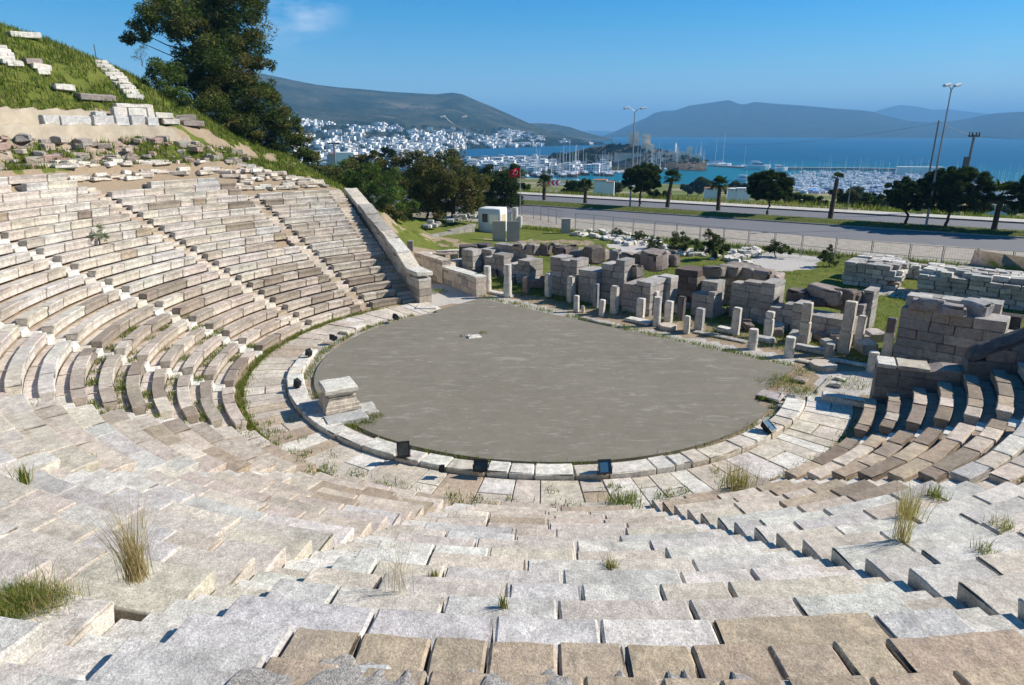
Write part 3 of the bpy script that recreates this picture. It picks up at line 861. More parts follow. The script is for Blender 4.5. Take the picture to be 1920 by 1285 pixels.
mb = MB(); mb.add(np.c_[x, y, z], F, np.c_[np.where(nn_ > .45, .9, .4), nn_*0, nn_*0])
fl = mb.build('terrain', M['ground'], smooth=True); tag(fl, kind='structure')
if fl.data.polygons[0].normal.z < 0: fl.data.flip_normals()

# ================================================================ STAGE COLUMNS
def prism_fn(o, w_, h_, yaw, lean=0.0):
    return rigid((o[0], o[1], o[2]+h_/2), yaw, lean, 0)
ST_YAW = math.atan2(E_ST.y, E_ST.x)
def square_col(px, pyb, pyt, wpx, label, parts=(1.0,), tint=WHITE, dark_top=False, base=False, cat='column'):
    P = G(px, pyb); dist = P.length; w_ = wpx/FPX*P.y*1.0*.74
    P = P+Vector((0, w_*.45, 0)); P.z = -.05
    H_ = top_at(P, pyt)+.05
    root = thing('stone_pillar', tuple(P), label, cat, 'pillars standing along the stage front')
    z = 0
    for k, f in enumerate(parts):
        h = H_*f; mb = MB(); s_ = 1.0 if k == 0 else .93
        t = var(tint if not (dark_top and k == len(parts)-1) else (.17, .15, .14), .06)
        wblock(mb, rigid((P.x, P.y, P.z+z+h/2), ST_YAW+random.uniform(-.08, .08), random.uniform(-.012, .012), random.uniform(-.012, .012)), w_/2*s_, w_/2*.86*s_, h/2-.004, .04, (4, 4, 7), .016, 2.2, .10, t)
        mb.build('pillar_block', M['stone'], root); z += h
    return root
def round_col(px, pyb, pyt, wpx, label, parts=(1.0,), tint=WHITE, flutes=0):
    P = G(px, pyb); w_ = wpx/FPX*P.y*1.02; P = P+Vector((0, w_*.45, 0)); P.z = -.05
    H_ = top_at(P, pyt)+.05
    root = thing('stone_column', tuple(P), label, 'column', 'column stumps standing along the stage front')
    z = 0; N = 24
    for k, f in enumerate(parts):
        h = H_*f; mb = MB(); lv = [0, .03, .25, .5, .75, .95, 1.0]; V = []; ph = random.uniform(0, 6)
        for li, l in enumerate(lv):
            for q in range(N):
                an = 2*PI*q/N
                r = w_/2*(1-.05*(l+k))*(.96 if li in (0, len(lv)-1) else 1)*(.97 if k else 1)
                if flutes and k > 0: r *= 1-.05*abs(math.cos(an*flutes/2))
                V.append((P.x+r*math.cos(an), P.y+r*math.sin(an), P.z+z+h*l))
        V = np.array(V); V += (np.c_[vnoise(V, 3.3, 1+k), vnoise(V, 3.3, 2+k), vnoise(V, 3.3, 3+k)*.4]-np.array([.5, .5, .2]))*.035
        F = [(a_*N+q, a_*N+(q+1) % N, (a_+1)*N+(q+1) % N, (a_+1)*N+q) for a_ in range(len(lv)-1) for q in range(N)]
        F.append(tuple((len(lv)-1)*N+q for q in range(N))); F.append(tuple(range(N))[::-1])
        mb.add(V, F, var(tint, .05)); mb.build('column_drum', M['stone'], root); z += h
    return root
BR = (.30, .24, .20)
round_col(914, 549, 499, 15, 'leftmost column, of two drums, beside the long low wall end', (.5, .5))
round_col(952, 558, 496, 16, 'fluted two-drum column, second from the left of the stage front', (.52, .48), flutes=12)
square_col(987, 551, 520, 17, 'low brown eroded pillar stump behind the second and third white pillars', tint=BR)
square_col(1028, 557, 512, 16, 'plain square white pillar, third tall one from the left')
square_col(1070, 568, 518, 17, 'square white pillar with a stained top in front of the second ruined pier', (.72, .28))
square_col(1081, 585, 554, 13, 'short square stump with a tiny block at its foot')
square_col(1093, 586, 573, 8, 'tiny white block leaning at the foot of a short square stump')
square_col(1117, 578, 532, 14, 'slim pillar, greyed by painted shade, standing between two ruined piers', tint=(.33, .33, .35))  # white stone tinted grey, the shade between the piers is in the colour
square_col(1129, 594, 562, 14, 'short square stump on the kerb, left of a tall white pillar')
square_col(1152, 589, 536, 19, 'tall square white pillar in front of the third ruined pier')
square_col(1202, 596, 559, 20, 'broad square pillar of middle height behind a flat white slab')
square_col(1227, 590, 546, 20, 'white pillar with a rounded top behind a slim round column')
round_col(1232, 612, 557, 15, 'slim round white column standing beside a broken disc')
square_col(1254, 608, 564, 19, 'square pillar just right of the slim round column')
square_col(1277, 601, 556, 18, 'slab pillar darkened by painted shade, behind the square pillars', tint=(.16, .15, .15))  # dark tint paints the shade this slab stands in
square_col(1288, 626, 592, 15, 'short white square stump standing alone before the fourth ruined pier')
square_col(1312, 621, 578, 21, 'rough pitted square pillar at the corner of the fourth pier', tint=(.45, .43, .42))
square_col(1380, 629, 577, 20, 'smooth square pillar before the middle of the fourth pier')
round_col(1413, 656, 617, 18, 'short round stump on the paving edge, left of the dark stained pillar')
square_col(1442, 634, 584, 22, 'square pillar with a dark stained top', (.75, .25))
round_col(1482, 671, 632, 19, 'round stump nearest the gravel corner, left of the flat round stone')
square_col(1509, 646, 567, 25, 'tall clean square pillar with bevelled top corners', (.55, .45), tint=CREAM)
round_col(1557, 675, 645, 17, 'lowest pitted round stump, just behind the flat round stone', tint=(.42, .40, .38))
square_col(1586, 665, 565, 29, 'tallest square pillar of the row, made of two blocks', (.45, .55), tint=CREAM)
square_col(1611, 655, 592, 20, 'slim white block pillar standing behind the tallest pillar')
square_col(1661, 694, 596, 23, 'tall pillar with a dark top beside the right retaining wall', (.74, .26), tint=CREAM, dark_top=True)
round_col(1638, 700, 660, 20, 'round white stump at the foot of the right retaining wall')

def rubble(name, px, py, size, label, cat, tint, yaw=None, group=None, z=0.0, mat='stone', n=(5, 5, 4), amp=None, **k):
    P = G(px, py, z) if not isinstance(px, Vector) else px
    mb = MB(); sx_, sy_, sz_ = size
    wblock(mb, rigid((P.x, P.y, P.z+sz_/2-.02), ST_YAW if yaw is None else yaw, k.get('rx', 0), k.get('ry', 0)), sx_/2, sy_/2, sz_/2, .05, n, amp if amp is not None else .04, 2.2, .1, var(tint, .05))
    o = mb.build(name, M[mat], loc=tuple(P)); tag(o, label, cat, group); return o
# flat stones, slabs and lintels between the columns
rubble('stone_slab', 940, 553, (1.9, .5, .16), 'long narrow threshold slab between the two leftmost columns', 'slab', WHITE, amp=.015)
rubble('stone_slab', 1120, 603, (2.2, .5, .10), 'thin flat paving slab lying before the short square stumps', 'slab', (.45, .43, .40), amp=.015)
rubble('stone_slab', 1198, 604, (1.5, .7, .16), 'bright white slab lying in front of the broad square pillar', 'slab', WHITE, amp=.015)
rubble('stone_slab', 1200, 586, (1.0, .5, .3), 'small block wedged at the foot of the third ruined pier', 'slab', (.42, .38, .34))
rubble('stone_slab', 1350, 632, (2.8, .45, .08), 'long broken paving strip at the edge of the grass, mid stage front', 'slab', (.46, .43, .4), amp=.015)
rubble('stone_slab', 1360, 622, (.8, .5, .25), 'small white block lying left of the smooth square pillar', 'slab', WHITE)
rubble('stone_slab', 1432, 640, (1.0, .5, .25), 'grey sill block beside the stained pillar', 'slab', GREY)
rubble('stone_slab', 1521, 659, (1.5, .45, .28), 'grey rounded block lying before the tall clean pillar', 'slab', GREY)
rubble('stone_slab', 1600, 684, (2.2, .3, .14), 'long bright sill between the lowest stump and the round stump', 'slab', WHITE, amp=.015)
rubble('stone_slab', 1515, 680, (1.0, .4, .1), 'thin slab lying left of the flat round stone', 'slab', PINK, amp=.015)
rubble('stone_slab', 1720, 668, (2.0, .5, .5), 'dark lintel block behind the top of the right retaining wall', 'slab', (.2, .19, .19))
rubble('stone_slab', 1445, 742, (.95, .85, .07), 'square pinkish slab set in the notch of the orchestra floor', 'slab', (.44, .40, .38), z=.08, amp=.01, n=(3, 3, 2))
rubble('stone_slab', 1487, 747, (.6, .3, .07), 'small rounded slab right of the square notch slab', 'slab', (.44, .42, .40), z=.08, amp=.01, n=(4, 4, 2))
rubble('stone_slab', 1470, 763, (.75, .3, .07), 'broken slab end below the square notch slab', 'slab', (.44, .42, .40), z=.08, amp=.01, n=(4, 4, 2))
rubble('stone_slab', 1590, 757, (1.9, .5, .3), 'big white threshold stone with a square hole at the foot of the right wall', 'slab', WHITE, yaw=ST_YAW+.22, amp=.015)
rubble('stone_slab', 1567, 724, (.5, .35, .15), 'small pierced white stone on the gravel by the right wall', 'slab', WHITE)
rubble('stone_slab', 1576, 712, (.5, .3, .12), 'pale flat stone lying beyond the pierced stone', 'slab', WHITE)
rubble('stone_slab', 1500, 714, (.6, .5, .12), 'brownish slab in the weeds at the gravel corner', 'slab', (.42, .34, .28))
rubble('stone_slab', 800, 579, (1.3, .5, .16), 'white slab leaning at the foot of the left retaining wall', 'slab', WHITE, yaw=-.1)
rubble('stone_slab', 1545, 722, (2.2, .10, .12), 'thin stone strip crossing the gravel corner', 'slab', (.45, .42, .37), yaw=.9, amp=.008)
# flat round stones
for px, py, d_, lb in ((1543, 689, 1.15, 'flat round millstone-like disc on dark gravel'), (1252, 616, .95, 'broken drum lying flat beside the slim round column')):
    P = G(px, py); mb = MB(); N = 24; V = []
    for l, rr_ in ((-.05, .97), (.18, 1), (.21, .95)):
        for q in range(N):
            r = d_/2*rr_*(1+.05*math.sin(q*1.9)); V.append((P.x+r*math.cos(2*PI*q/N), P.y+r*math.sin(2*PI*q/N), l))
    F = [(a_*N+q, a_*N+(q+1) % N, (a_+1)*N+(q+1) % N, (a_+1)*N+q) for a_ in range(2) for q in range(N)]+[tuple(2*N+q for q in range(N))]
    mb.add(V, F, var(PINK, .05)); o = mb.build('round_stone', M['stone'], loc=tuple(P)); tag(o, lb, 'round stone')

# ================================================================ RUINED STAGE PIERS
SH = [(.44, .41, .38), (.36, .335, .315), (.52, .49, .45), (.41, .375, .345)]
def pier_tint(s, z): return var(random.choice(SH), .07)
def brown_tint(s, z): return var(random.choice([(.20, .15, .125), (.27, .20, .165), (.17, .13, .115), (.33, .27, .23)]), .1)
def pier(label, boxes, rocks=(), brown=()):
    """boxes: (px, py of the front left foot, width along the stage, top row, depth[, setback])"""
    root = None
    for bi, bx in enumerate(boxes):
        px, py, W_, pyt, dep = bx[:5]; sb = bx[5] if len(bx) > 5 else 0
        P = G(px, py-15)+N_ST*sb
        zt = max(.5, top_at(P+E_ST*W_*.4, pyt))
        if root is None: root = thing('ruined_pier', (P.x, P.y, 0), label, 'ruined wall', 'ruined piers of the stage building'); PR = P
        mb = MB(); tf = brown_tint if bi in brown else pier_tint
        masonry(mb, (P.x, P.y, 0), E_ST, N_ST, W_, dep, -.08, lambda s: zt, .42, (.55, 1.25), tf, .022, .025, .007, .38)
        mb.build('ashlar_wall', M['ruin'], root)
    for (px, py, zb, sx_, sy_, sz_, t) in rocks:
        P = G(px, py, zb); mb = MB()
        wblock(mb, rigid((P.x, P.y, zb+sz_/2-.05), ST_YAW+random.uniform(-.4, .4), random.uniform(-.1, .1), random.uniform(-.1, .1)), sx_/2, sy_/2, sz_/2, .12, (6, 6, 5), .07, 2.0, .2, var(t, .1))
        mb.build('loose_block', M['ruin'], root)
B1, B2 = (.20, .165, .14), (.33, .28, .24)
pier('low pale corner pier beside the long low wall, leftmost stage ruin',
     [(846, 520, .75, 488, 1.0), (866, 522, 1.15, 468, 1.0), (872, 520, 2.1, 497, .9, .9)])
pier('first large ruined pier, behind the two leftmost columns',
     [(905, 528, 1.9, 476, 1.1, .2), (905, 524, 3.2, 460, .9, 1.3), (952, 538, 2.0, 487, 1.5), (900, 520, 1.2, 468, 1.2)],
     [(1000, 478, 2.1, .8, .8, .8, B2), (1022, 478, 2.1, .8, .7, .8, B1), (1045, 475, 2.1, .9, .8, .7, B2), (975, 468, 2.4, .9, .9, .5, B2), (1060, 490, 1.5, 1.2, 1.4, 1.2, B1)])
pier('second ruined pier, with a stepped top of big brown stones',
     [(1030, 565, 2.1, 484, 1.3), (1083, 578, 1.35, 505, 1.6), (1031, 556, 1.5, 476, 1.0, .6)],
     [(1055, 478, 2.2, 1.0, .8, .6, (.16, .13, .12)), (1085, 483, 2.1, 1.1, .9, .5, (.2, .2, .22)), (1112, 492, 1.9, 1.2, 1.2, 1.1, B1), (1128, 488, 1.9, .8, .8, .8, B2), (1152, 500, 1.2, .9, .9, 1.2, (.40, .36, .34))])
pier('third ruined pier, most jagged, with a red-brown end wall',
     [(1125, 582, 1.6, 486, 1.2), (1164, 598, 1.85, 526, 2.2), (1150, 575, .9, 480, 1.1, 1.0), (1222, 596, .9, 517, .9, .4), (1238, 586, 1.5, 498, 1.6, 1.6)],
     [(1190, 520, 1.6, 1.0, .8, .8, B2), (1205, 500, 1.9, 1.2, 1.2, .9, B1), (1225, 505, 1.9, 1.3, 1.2, 1.2, B2), (1240, 498, 2.0, .9, 1.3, 1.0, (.36, .33, .31)), (1180, 488, 2.0, 1.2, .8, .5, B2), (1258, 500, 1.9, .9, .9, .8, B1), (1214, 486, 2.2, 1.3, 1.2, .5, B2)], brown=(4,))
pier('fourth ruined pier, with a recessed wall and rubble heaped behind',
     [(1294, 604, 1.35, 545, 1.3), (1303, 606, .95, 528, 1.1, .5), (1358, 612, 2.0, 528, .8, .55), (1419, 620, .75, 531, 1.6), (1310, 590, 1.6, 512, .9, 1.6)],
     [(1340, 520, 1.9, 1.2, 1.0, .7, B1), (1370, 518, 1.9, 1.3, 1.2, .7, B2), (1400, 522, 1.8, 1.3, 1.2, .8, (.38, .33, .30)), (1430, 530, 1.7, 1.1, 1.0, .8, B2), (1450, 545, 1.2, .9, 1.0, 1.1, (.42, .35, .31)), (1385, 508, 2.0, 1.5, 1.0, .5, B2)])
pier('fifth ruined pier, dark boulders on top, behind the tallest pillars',
     [(1438, 628, 1.5, 569, 1.2), (1480, 638, 2.9, 573, 1.3), (1560, 640, 1.1, 560, 1.1, .9), (1598, 640, .5, 545, 1.2, 1.0)],
     [(1495, 566, 1.25, 1.1, .9, .75, B1), (1522, 570, 1.25, 1.4, 1.1, .5, (.13, .11, .105)), (1548, 562, 1.5, 1.9, 1.1, .75, B2), (1582, 566, 1.5, 1.2, .9, .7, B1), (1595, 572, 1.3, .9, .9, .8, (.16, .13, .12)), (1560, 575, 1.1, 1.6, 1.0, .5, B1)])
pier('sixth, nearest ruined pier, a broad high block of dark ashlar',
     [(1672, 690, 3.9, 585, 1.4), (1690, 680, 3.3, 562, .9, .9), (1676, 688, .9, 556, .9, .25), (1800, 705, .9, 568, 1.0, 1.2)],
     [(1745, 583, 2.5, 1.1, .6, .55, (.40, .37, .35)), (1785, 590, 2.5, .9, .6, .5, (.38, .35, .33)), (1720, 580, 2.5, .7, .6, .5, (.34, .28, .28)), (1825, 592, 2.4, 1.1, .8, .7, (.42, .40, .39))])
rubble('stone_slab', 1745, 648, (.6, .4, .5), 'small dark block standing on the lintel before the sixth pier', 'slab', (.24, .22, .22), z=.3)
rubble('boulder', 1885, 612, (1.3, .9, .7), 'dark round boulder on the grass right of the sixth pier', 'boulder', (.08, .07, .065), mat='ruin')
rubble('stone_slab', 1880, 628, (3.4, 1.0, .25), 'pinkish wall footing on the grass behind the dark coping', 'slab', PINK)

# ---- long low wall and rubble near the left wall
def low_wall(label, pa, pb, ta, tb, T=.8, tint=lambda s, z: var(random.choice([CREAM, (.40, .36, .32), PINK]), .08), name='low_wall', ch=.45, coping=None):
    A, B = np.array(G(*pa)), np.array(G(*pb)); d_ = B-A; L = np.linalg.norm(d_); d_ = d_/L; n_ = np.array([-d_[1], d_[0], 0]); n_ = n_ if n_[1] > 0 else -n_
    za, zb = top_at(A, ta), top_at(B, tb)
    root = thing(name, tuple(A), label, 'wall')
    mb = MB(); masonry(mb, A, d_, n_, L, T, -.08, lambda s: za+(zb-za)*s/L, ch, (.7, 1.5), tint, .012); mb.build('wall_body', M['stone'], root)
    if coping:
        s = 0
        while s < L-.05:
            cl = min(random.uniform(1, 1.8), L-s); mb = MB(); zc_ = za+(zb-za)*(s+cl/2)/L
            def fn(P, s=s, cl=cl, zc_=zc_):
                Q = A+np.outer(P[:, 0]+s+cl/2, d_)+np.outer(P[:, 1]+T/2, n_); Q[:, 2] = zc_+P[:, 2]+.05+P[:, 0]*(zb-za)/L; return Q
            wblock(mb, fn, cl/2-.01, T/2+.05, .08, .03, (4, 4, 2), .014, 2, .05, var(coping, .05)); mb.build('coping_stone', M['stone'], root); s += cl
    return root
low_wall('long low stone wall running from the left retaining wall to the first column', (828, 530), (893, 556), 503, 523, .75, coping=WHITE)
low_wall('higher stretch of stone wall behind the foot of the left retaining wall', (778, 512), (830, 532), 476, 492, .7, coping=PINK)
low_wall('grey rubble terrace wall left of the white booth', (790, 462), (893, 440), 447, 420, .5, lambda s, z: var((.34, .32, .28), .1), 'terrace_wall')
low_wall('pale wall left of the terrace, topped with stored stones', (752, 470), (790, 462), 441, 446, .6, lambda s, z: var((.42, .38, .32), .1), 'terrace_wall')
low_wall('back terrace wall half hidden under the trees', (728, 425), (800, 418), 405, 400, .5, lambda s, z: var((.42, .39, .35), .1), 'terrace_wall')
for k in range(26):
    px = random.uniform(795, 888); py = 452-(px-790)*.235+random.uniform(-2, 1)
    P = G(px, py); P = P+Vector((0, .9+random.uniform(0, .8), 0)); P.z = top_at(G(px, py), py-20)-.05+random.choice([0, .32])
    rubble('stored_block', P, 0, (random.uniform(.5, .95), .45, .3), 'worn marble block stored on the terrace wall left of the booth', 'block', random.choice([WHITE, GREY, CREAM, (.3, .3, .3)]), yaw=random.uniform(-.3, .5), group='marble blocks stored on the terrace wall', n=(3, 3, 3), amp=.02)
rb = [(800, 490, WHITE, .9, .6, .7), (828, 494, (.30, .24, .18), 1.2, .8, .8), (848, 490, (.36, .3, .24), 1.0, .8, .7), (812, 502, (.30, .24, .18), .7, .7, .8), (770, 480, (.3, .28, .27), .5, .5, 1.3), (836, 512, PINK, 1.3, 1.0, .8),
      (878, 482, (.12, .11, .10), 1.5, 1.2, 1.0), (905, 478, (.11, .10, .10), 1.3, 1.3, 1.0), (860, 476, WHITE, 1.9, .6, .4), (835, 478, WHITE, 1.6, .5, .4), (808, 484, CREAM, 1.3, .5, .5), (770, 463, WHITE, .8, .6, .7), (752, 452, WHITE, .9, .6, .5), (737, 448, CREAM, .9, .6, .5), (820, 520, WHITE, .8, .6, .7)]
for k, (px, py, t, a_, b_, c_) in enumerate(rb):
    words = ['white block standing upright', 'brown squared block', 'brown block with pale top', 'small brown stump of stone', 'dark narrow standing stone', 'pink rough block', 'dark shaded boulder', 'darkest boulder', 'long white beam stone', 'white beam stone', 'cream block', 'white block near the slope', 'small white stone', 'cream stone', 'white cube of stone'][k]
    wh = ['left of the booth forecourt', 'in the rubble by the low wall', 'right of the other brown block', 'behind the higher wall', 'at the corner of the terrace wall', 'between the low wall and corner pier', 'in the hollow before the booth', 'beside the first pier', 'on the far edge of the rubble', 'above the brown blocks', 'behind the wall stretch', 'under the terrace wall', 'beside the retaining wall coping', 'at the far side of the left wall', 'just above the low wall'][k]
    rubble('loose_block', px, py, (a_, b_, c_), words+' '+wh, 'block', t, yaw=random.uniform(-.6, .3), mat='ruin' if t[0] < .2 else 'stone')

# ---- stacked stone piles at the right, white rubble in the grass
def pile(label, pl, W_, pyt, dep, nst, col=SH):
    P = G(*pl); zt = top_at(P+E_ST*W_*.3, pyt); root = thing('stone_pile', (P.x, P.y, 0), label, 'stone pile')
    z = -.05
    while z < zt-.1:
        h = random.uniform(.26, .36); v = 0
        while v < dep:
            dv_ = random.uniform(.5, .8); s = random.uniform(-.1, .1)
            interior = v > .1 and v+dv_ < dep-.6 and z+h < zt-.35
            while s < W_:
                l = random.uniform(.5, 1.1)
                if (not interior or s+l > W_-.9) and not (z+h > zt-.1 and random.random() < .25):
                    Q = P+E_ST*(s+l/2)+N_ST*(v+dv_/2); mb = MB()
                    wblock(mb, rigid((Q.x, Q.y, z+h/2+random.uniform(0, .03)), ST_YAW+random.gauss(0, .06), random.gauss(0, .02), random.gauss(0, .02)), l/2-.015, dv_/2-.01, h/2, .035, (3, 3, 3), .025, 2, .08, var(random.choice([(.55, .53, .49), (.50, .48, .45), WHITE, (.48, .44, .40)]), .08))
                    mb.build('stacked_block', M['stone'], root)
                s += l
            v += dv_
        z += h
pile('square stack of pale slabs on the grass, left of the long pile', (1578, 532), 2.6, 492, 4.2, 3)
pile('long stack of pale stone blocks at the right under the fence', (1716, 556), 6.4, 517, 2.6, 3)
pile('low dark row of blocks between the two big stone stacks', (1690, 520), 3.0, 500, 1.2, 2)
pile('row of blocks running off the right edge behind the long stack', (1850, 548), 4.5, 520, 1.3, 2)
protos = []
for k in range(6):
    mb = MB(); wblock(mb, rigid((0, 0, .14), 0), random.uniform(.28, .5), random.uniform(.2, .32), random.uniform(.10, .18), .05, (4, 4, 3), .05, 2.5, .1, var(WHITE, .05))
    protos.append(mb)
def scatter_rubble(poly_px, n, label, group, smin=.6, smax=1.2):
    k = 0; xs = [p[0] for p in poly_px]; ys = [p[1] for p in poly_px]; mesh = {}
    while k < n:
        px, py = random.uniform(min(xs), max(xs)), random.uniform(min(ys), max(ys)); P = G(px, py)
        if not inpoly(np.array([P.x]), np.array([P.y]), poly_px)[0]: continue
        pi_ = random.randrange(6)
        if pi_ not in mesh:
            o = protos[pi_].build('rubble_stone', M['stone'], loc=(0, 0, 0)); mesh[pi_] = o
        else:
            o = mesh[pi_].copy(); COL.objects.link(o)
        s = random.uniform(smin, smax)
        o.location = (P.x, P.y, -.04); o.rotation_euler = (random.gauss(0, .12), random.gauss(0, .12), random.uniform(0, 6.3)); o.scale = (s, s, s)
        tag(o, label, 'stone', group); k += 1
scatter_rubble([(1085, 430), (1200, 440), (1240, 450), (1235, 470), (1150, 455), (1070, 442)], 90, 'white stone of the rubble field lying in grass below the mesh fence', 'white stones lying in the grass field')
scatter_rubble([(1240, 462), (1330, 470), (1330, 482), (1250, 478)], 26, 'white stone lying in the grass under the dark bushes', 'white stones under the dark bushes')
scatter_rubble([(1345, 478), (1420, 466), (1430, 478), (1370, 492)], 34, 'white stone of the small heap right of the bushes', 'white stones heaped right of the bushes')
scatter_rubble([(1260, 470), (1420, 492), (1430, 500), (1280, 482)], 12, 'white stone lying alone on the lawn beyond the third and fourth piers', 'white stones on the lawn')
scatter_rubble([(900, 470), (1000, 470), (1100, 500), (1250, 500), (1150, 470)], 14, 'grey stone lying behind the first piers', 'grey stones behind the piers', .8, 1.5)

# fallen ashlar round the feet of the piers
random.seed(31)
for k in range(70):
    t = random.random(); q = G(900+(1660-900)*t, 548+(705-548)*t-random.uniform(28, 62)); s_ = random.uniform(.25, .7)
    rubble('fallen_ashlar', q, 0, (s_*1.4, s_, s_*.8), 'fallen squared stone lying on the grass among the stage piers', 'block', random.choice([(.42, .38, .34), (.30, .25, .22), (.52, .48, .43), (.22, .18, .16)]), yaw=random.uniform(0, 3), group='fallen stones among the stage piers', n=(4, 4, 3), amp=.05, rx=random.uniform(-.2, .2))

# ================================================================ VEGETATION
def leaf_arrays(cl, n_per_m2, size, aspect, tints, sub=(5, .5), seed=1, up=0.0, zs=.85, droop=0.0):
    """many small leaf faces spread through uneven clumps; cl = [(x, y, z, r)]"""
    g = np.random.default_rng(seed); PV = []; PT = []
    for (x, y, z, r) in cl:
        k = max(3, int(sub[0]*(1+r*.6))); sc_ = g.normal(size=(k, 3)); sc_ /= np.linalg.norm(sc_, axis=1)[:, None]
        sc_ = sc_*(r*(1-sub[1]*.75)*g.uniform(.55, 1.08, (k, 1))); sc_[:, 2] *= zs
        n = int(n_per_m2*r*r*4*DENSK)
        w_ = g.integers(0, k, n); sr = r*sub[1]*g.uniform(.6, 1.15, k)
        d = g.normal(size=(n, 3)); d /= np.linalg.norm(d, axis=1)[:, None]
        p = sc_[w_]+d*(sr[w_]*g.uniform(.25, 1.0, n)**.6)[:, None]*np.array([1, 1, zs*.85])
        p += np.array([x, y, z])
        PV.append(p); tt = 1.2*np.array(tints)[g.integers(0, len(tints), k)]
        PT.append(tt[w_]*g.uniform(.65, 1.35, (n, 1))*g.uniform(.9, 1.1, (n, 3)))
    P = np.concatenate(PV); T = np.concatenate(PT); n = len(P)
    a = g.normal(size=(n, 3)); a[:, 2] = a[:, 2]*.7+up; a /= np.linalg.norm(a, axis=1)[:, None]
    b = np.cross(a, g.normal(size=(n, 3))); b /= np.linalg.norm(b, axis=1)[:, None]
    s = size*g.uniform(.6, 1.3, n)[:, None]
    a = a*s; b = b*s*aspect
    V = np.stack([P-a*.5, P+b*.5, P+a*.5, P-b*.5], 1).reshape(-1, 3)
    return V, np.arange(n*4).reshape(-1, 4), np.repeat(T, 4, axis=0)
DENSK = 4.0
PINE = [(.052, .078, .022), (.070, .092, .026), (.095, .105, .032), (.040, .060, .020), (.125, .115, .04)]
OLIVE = [(.080, .088, .030), (.11, .105, .036), (.06, .07, .026), (.135, .115, .045)]
BRIGHT = [(.095, .145, .035), (.075, .12, .03), (.12, .16, .04), (.06, .095, .025)]
DARKG = [(.030, .048, .020), (.040, .060, .022), (.025, .038, .018)]
def limb(mb, a, b, r0, r1, wob=.15, n=5, tint=(1, 1, 1)):
    a, b = np.array(a, float), np.array(b, float); L = np.linalg.norm(b-a)
    pts = [a+(b-a)*t+(np.array([random.gauss(0, 1), random.gauss(0, 1), random.gauss(0, .5)])*wob*L*.15 if 0 < t < 1 else 0) for t in np.linspace(0, 1, n)]
    mb.tube(pts, [r0+(r1-r0)*t for t in np.linspace(0, 1, n)], 8, tint); return pts
def pix_clumps(lst, dist, jit=.5):
    out = []
    for c in lst:
        px, py, rp = c[:3]; dd = dist+(c[3] if len(c) > 3 else random.uniform(-1, 1)*jit*rp*dist/FPX*1.6)
        q = D(px, py, dd); out.append((q.x, q.y, q.z, rp*dd/FPX))
    return out
def pix_tree(name, label, cat, base, clumps, dist, tints, dens=26, size=.3, aspect=.35, trunk_r=.25, group=None, up=0.0, sub=(6, .5), seed=3, zb=None, trunks=1, zs=.85):
    cl = pix_clumps(clumps, dist); B = D(base[0], base[1], dist)
    if zb is not None: B.z = zb
    root = thing(name, tuple(B), label, cat, group)
    V, F, T = leaf_arrays(cl, dens, size, aspect, tints, sub, seed, up, zs)
    cm = MB(); cm.add(V, F, T); cm.build('crown', M['leaf'], root)
    tm = MB(); big = sorted(cl, key=lambda c: -c[3])
    cen = np.mean([c[:3] for c in big[:3]], axis=0)
    topz = max(c[2] for c in cl)
    p = limb(tm, B, (cen[0], cen[1], B.z+(cen[2]-B.z)*.75), trunk_r, trunk_r*.6, .3, 6)
    for c in cl:
        q = p[random.randrange(2, len(p))]
        limb(tm, q, c[:3], trunk_r*.32, .02, .5, 5)
    tm.build('trunk', M['bark'], root)
    return root
# the tall pine on the hillside and its companions
pix_tree('pine_tree', 'tall dark pine rising above the grassy hillside, crown cut by the photo top', 'tree', (470, 320),
    [(300, 25, 42), (262, 60, 26), (245, 72, 16), (345, 30, 50), (395, 40, 55), (450, 50, 52), (470, 15, 35), (355, 75, 42), (415, 100, 55), (470, 100, 45), (495, 118, 24), (330, 10, 40), (400, -30, 60), (450, -10, 42), (300, -20, 35),
     (370, 130, 48), (430, 150, 55), (470, 160, 40), (395, 185, 45), (505, 165, 22), (345, 150, 32), (400, 90, 50), (285, 40, 22)], 71, PINE, 30, .40, .22, .42, seed=5, sub=(7, .42))
pix_tree('pine_tree', 'broad lower pine hanging down the slope below the tall pine', 'tree', (500, 345),
    [(400, 215, 42), (450, 205, 48), (500, 200, 40), (530, 225, 34), (470, 245, 42), (520, 260, 38), (555, 270, 34), (575, 300, 26), (540, 300, 30), (430, 240, 30), (590, 318, 14), (560, 235, 16), (500, 285, 28), (585, 292, 22), (598, 320, 18), (566, 262, 20), (480, 275, 34), (450, 260, 34), (520, 235, 30), (395, 185, 34), (420, 240, 30)], 68, PINE, 34, .36, .22, .3, seed=6, sub=(7, .42))
pix_tree('pine_tree', 'young green pine on the slope left of the tall pine', 'tree', (310, 205),
    [(300, 120, 24), (318, 140, 28), (298, 158, 22), (330, 172, 26), (310, 188, 20), (345, 192, 20), (285, 140, 14)], 65, BRIGHT[1:]+PINE[:2], 34, .32, .22, .15, seed=7, up=.4)
pix_tree('bare_shrub', 'thin grey bare shrub at the left foot of the young pine', 'shrub', (268, 125), [(262, 100, 12), (270, 88, 10), (255, 110, 9)], 66, [(.12, .10, .08), (.07, .08, .04)], 14, .3, .08, .04, seed=8, up=.3)
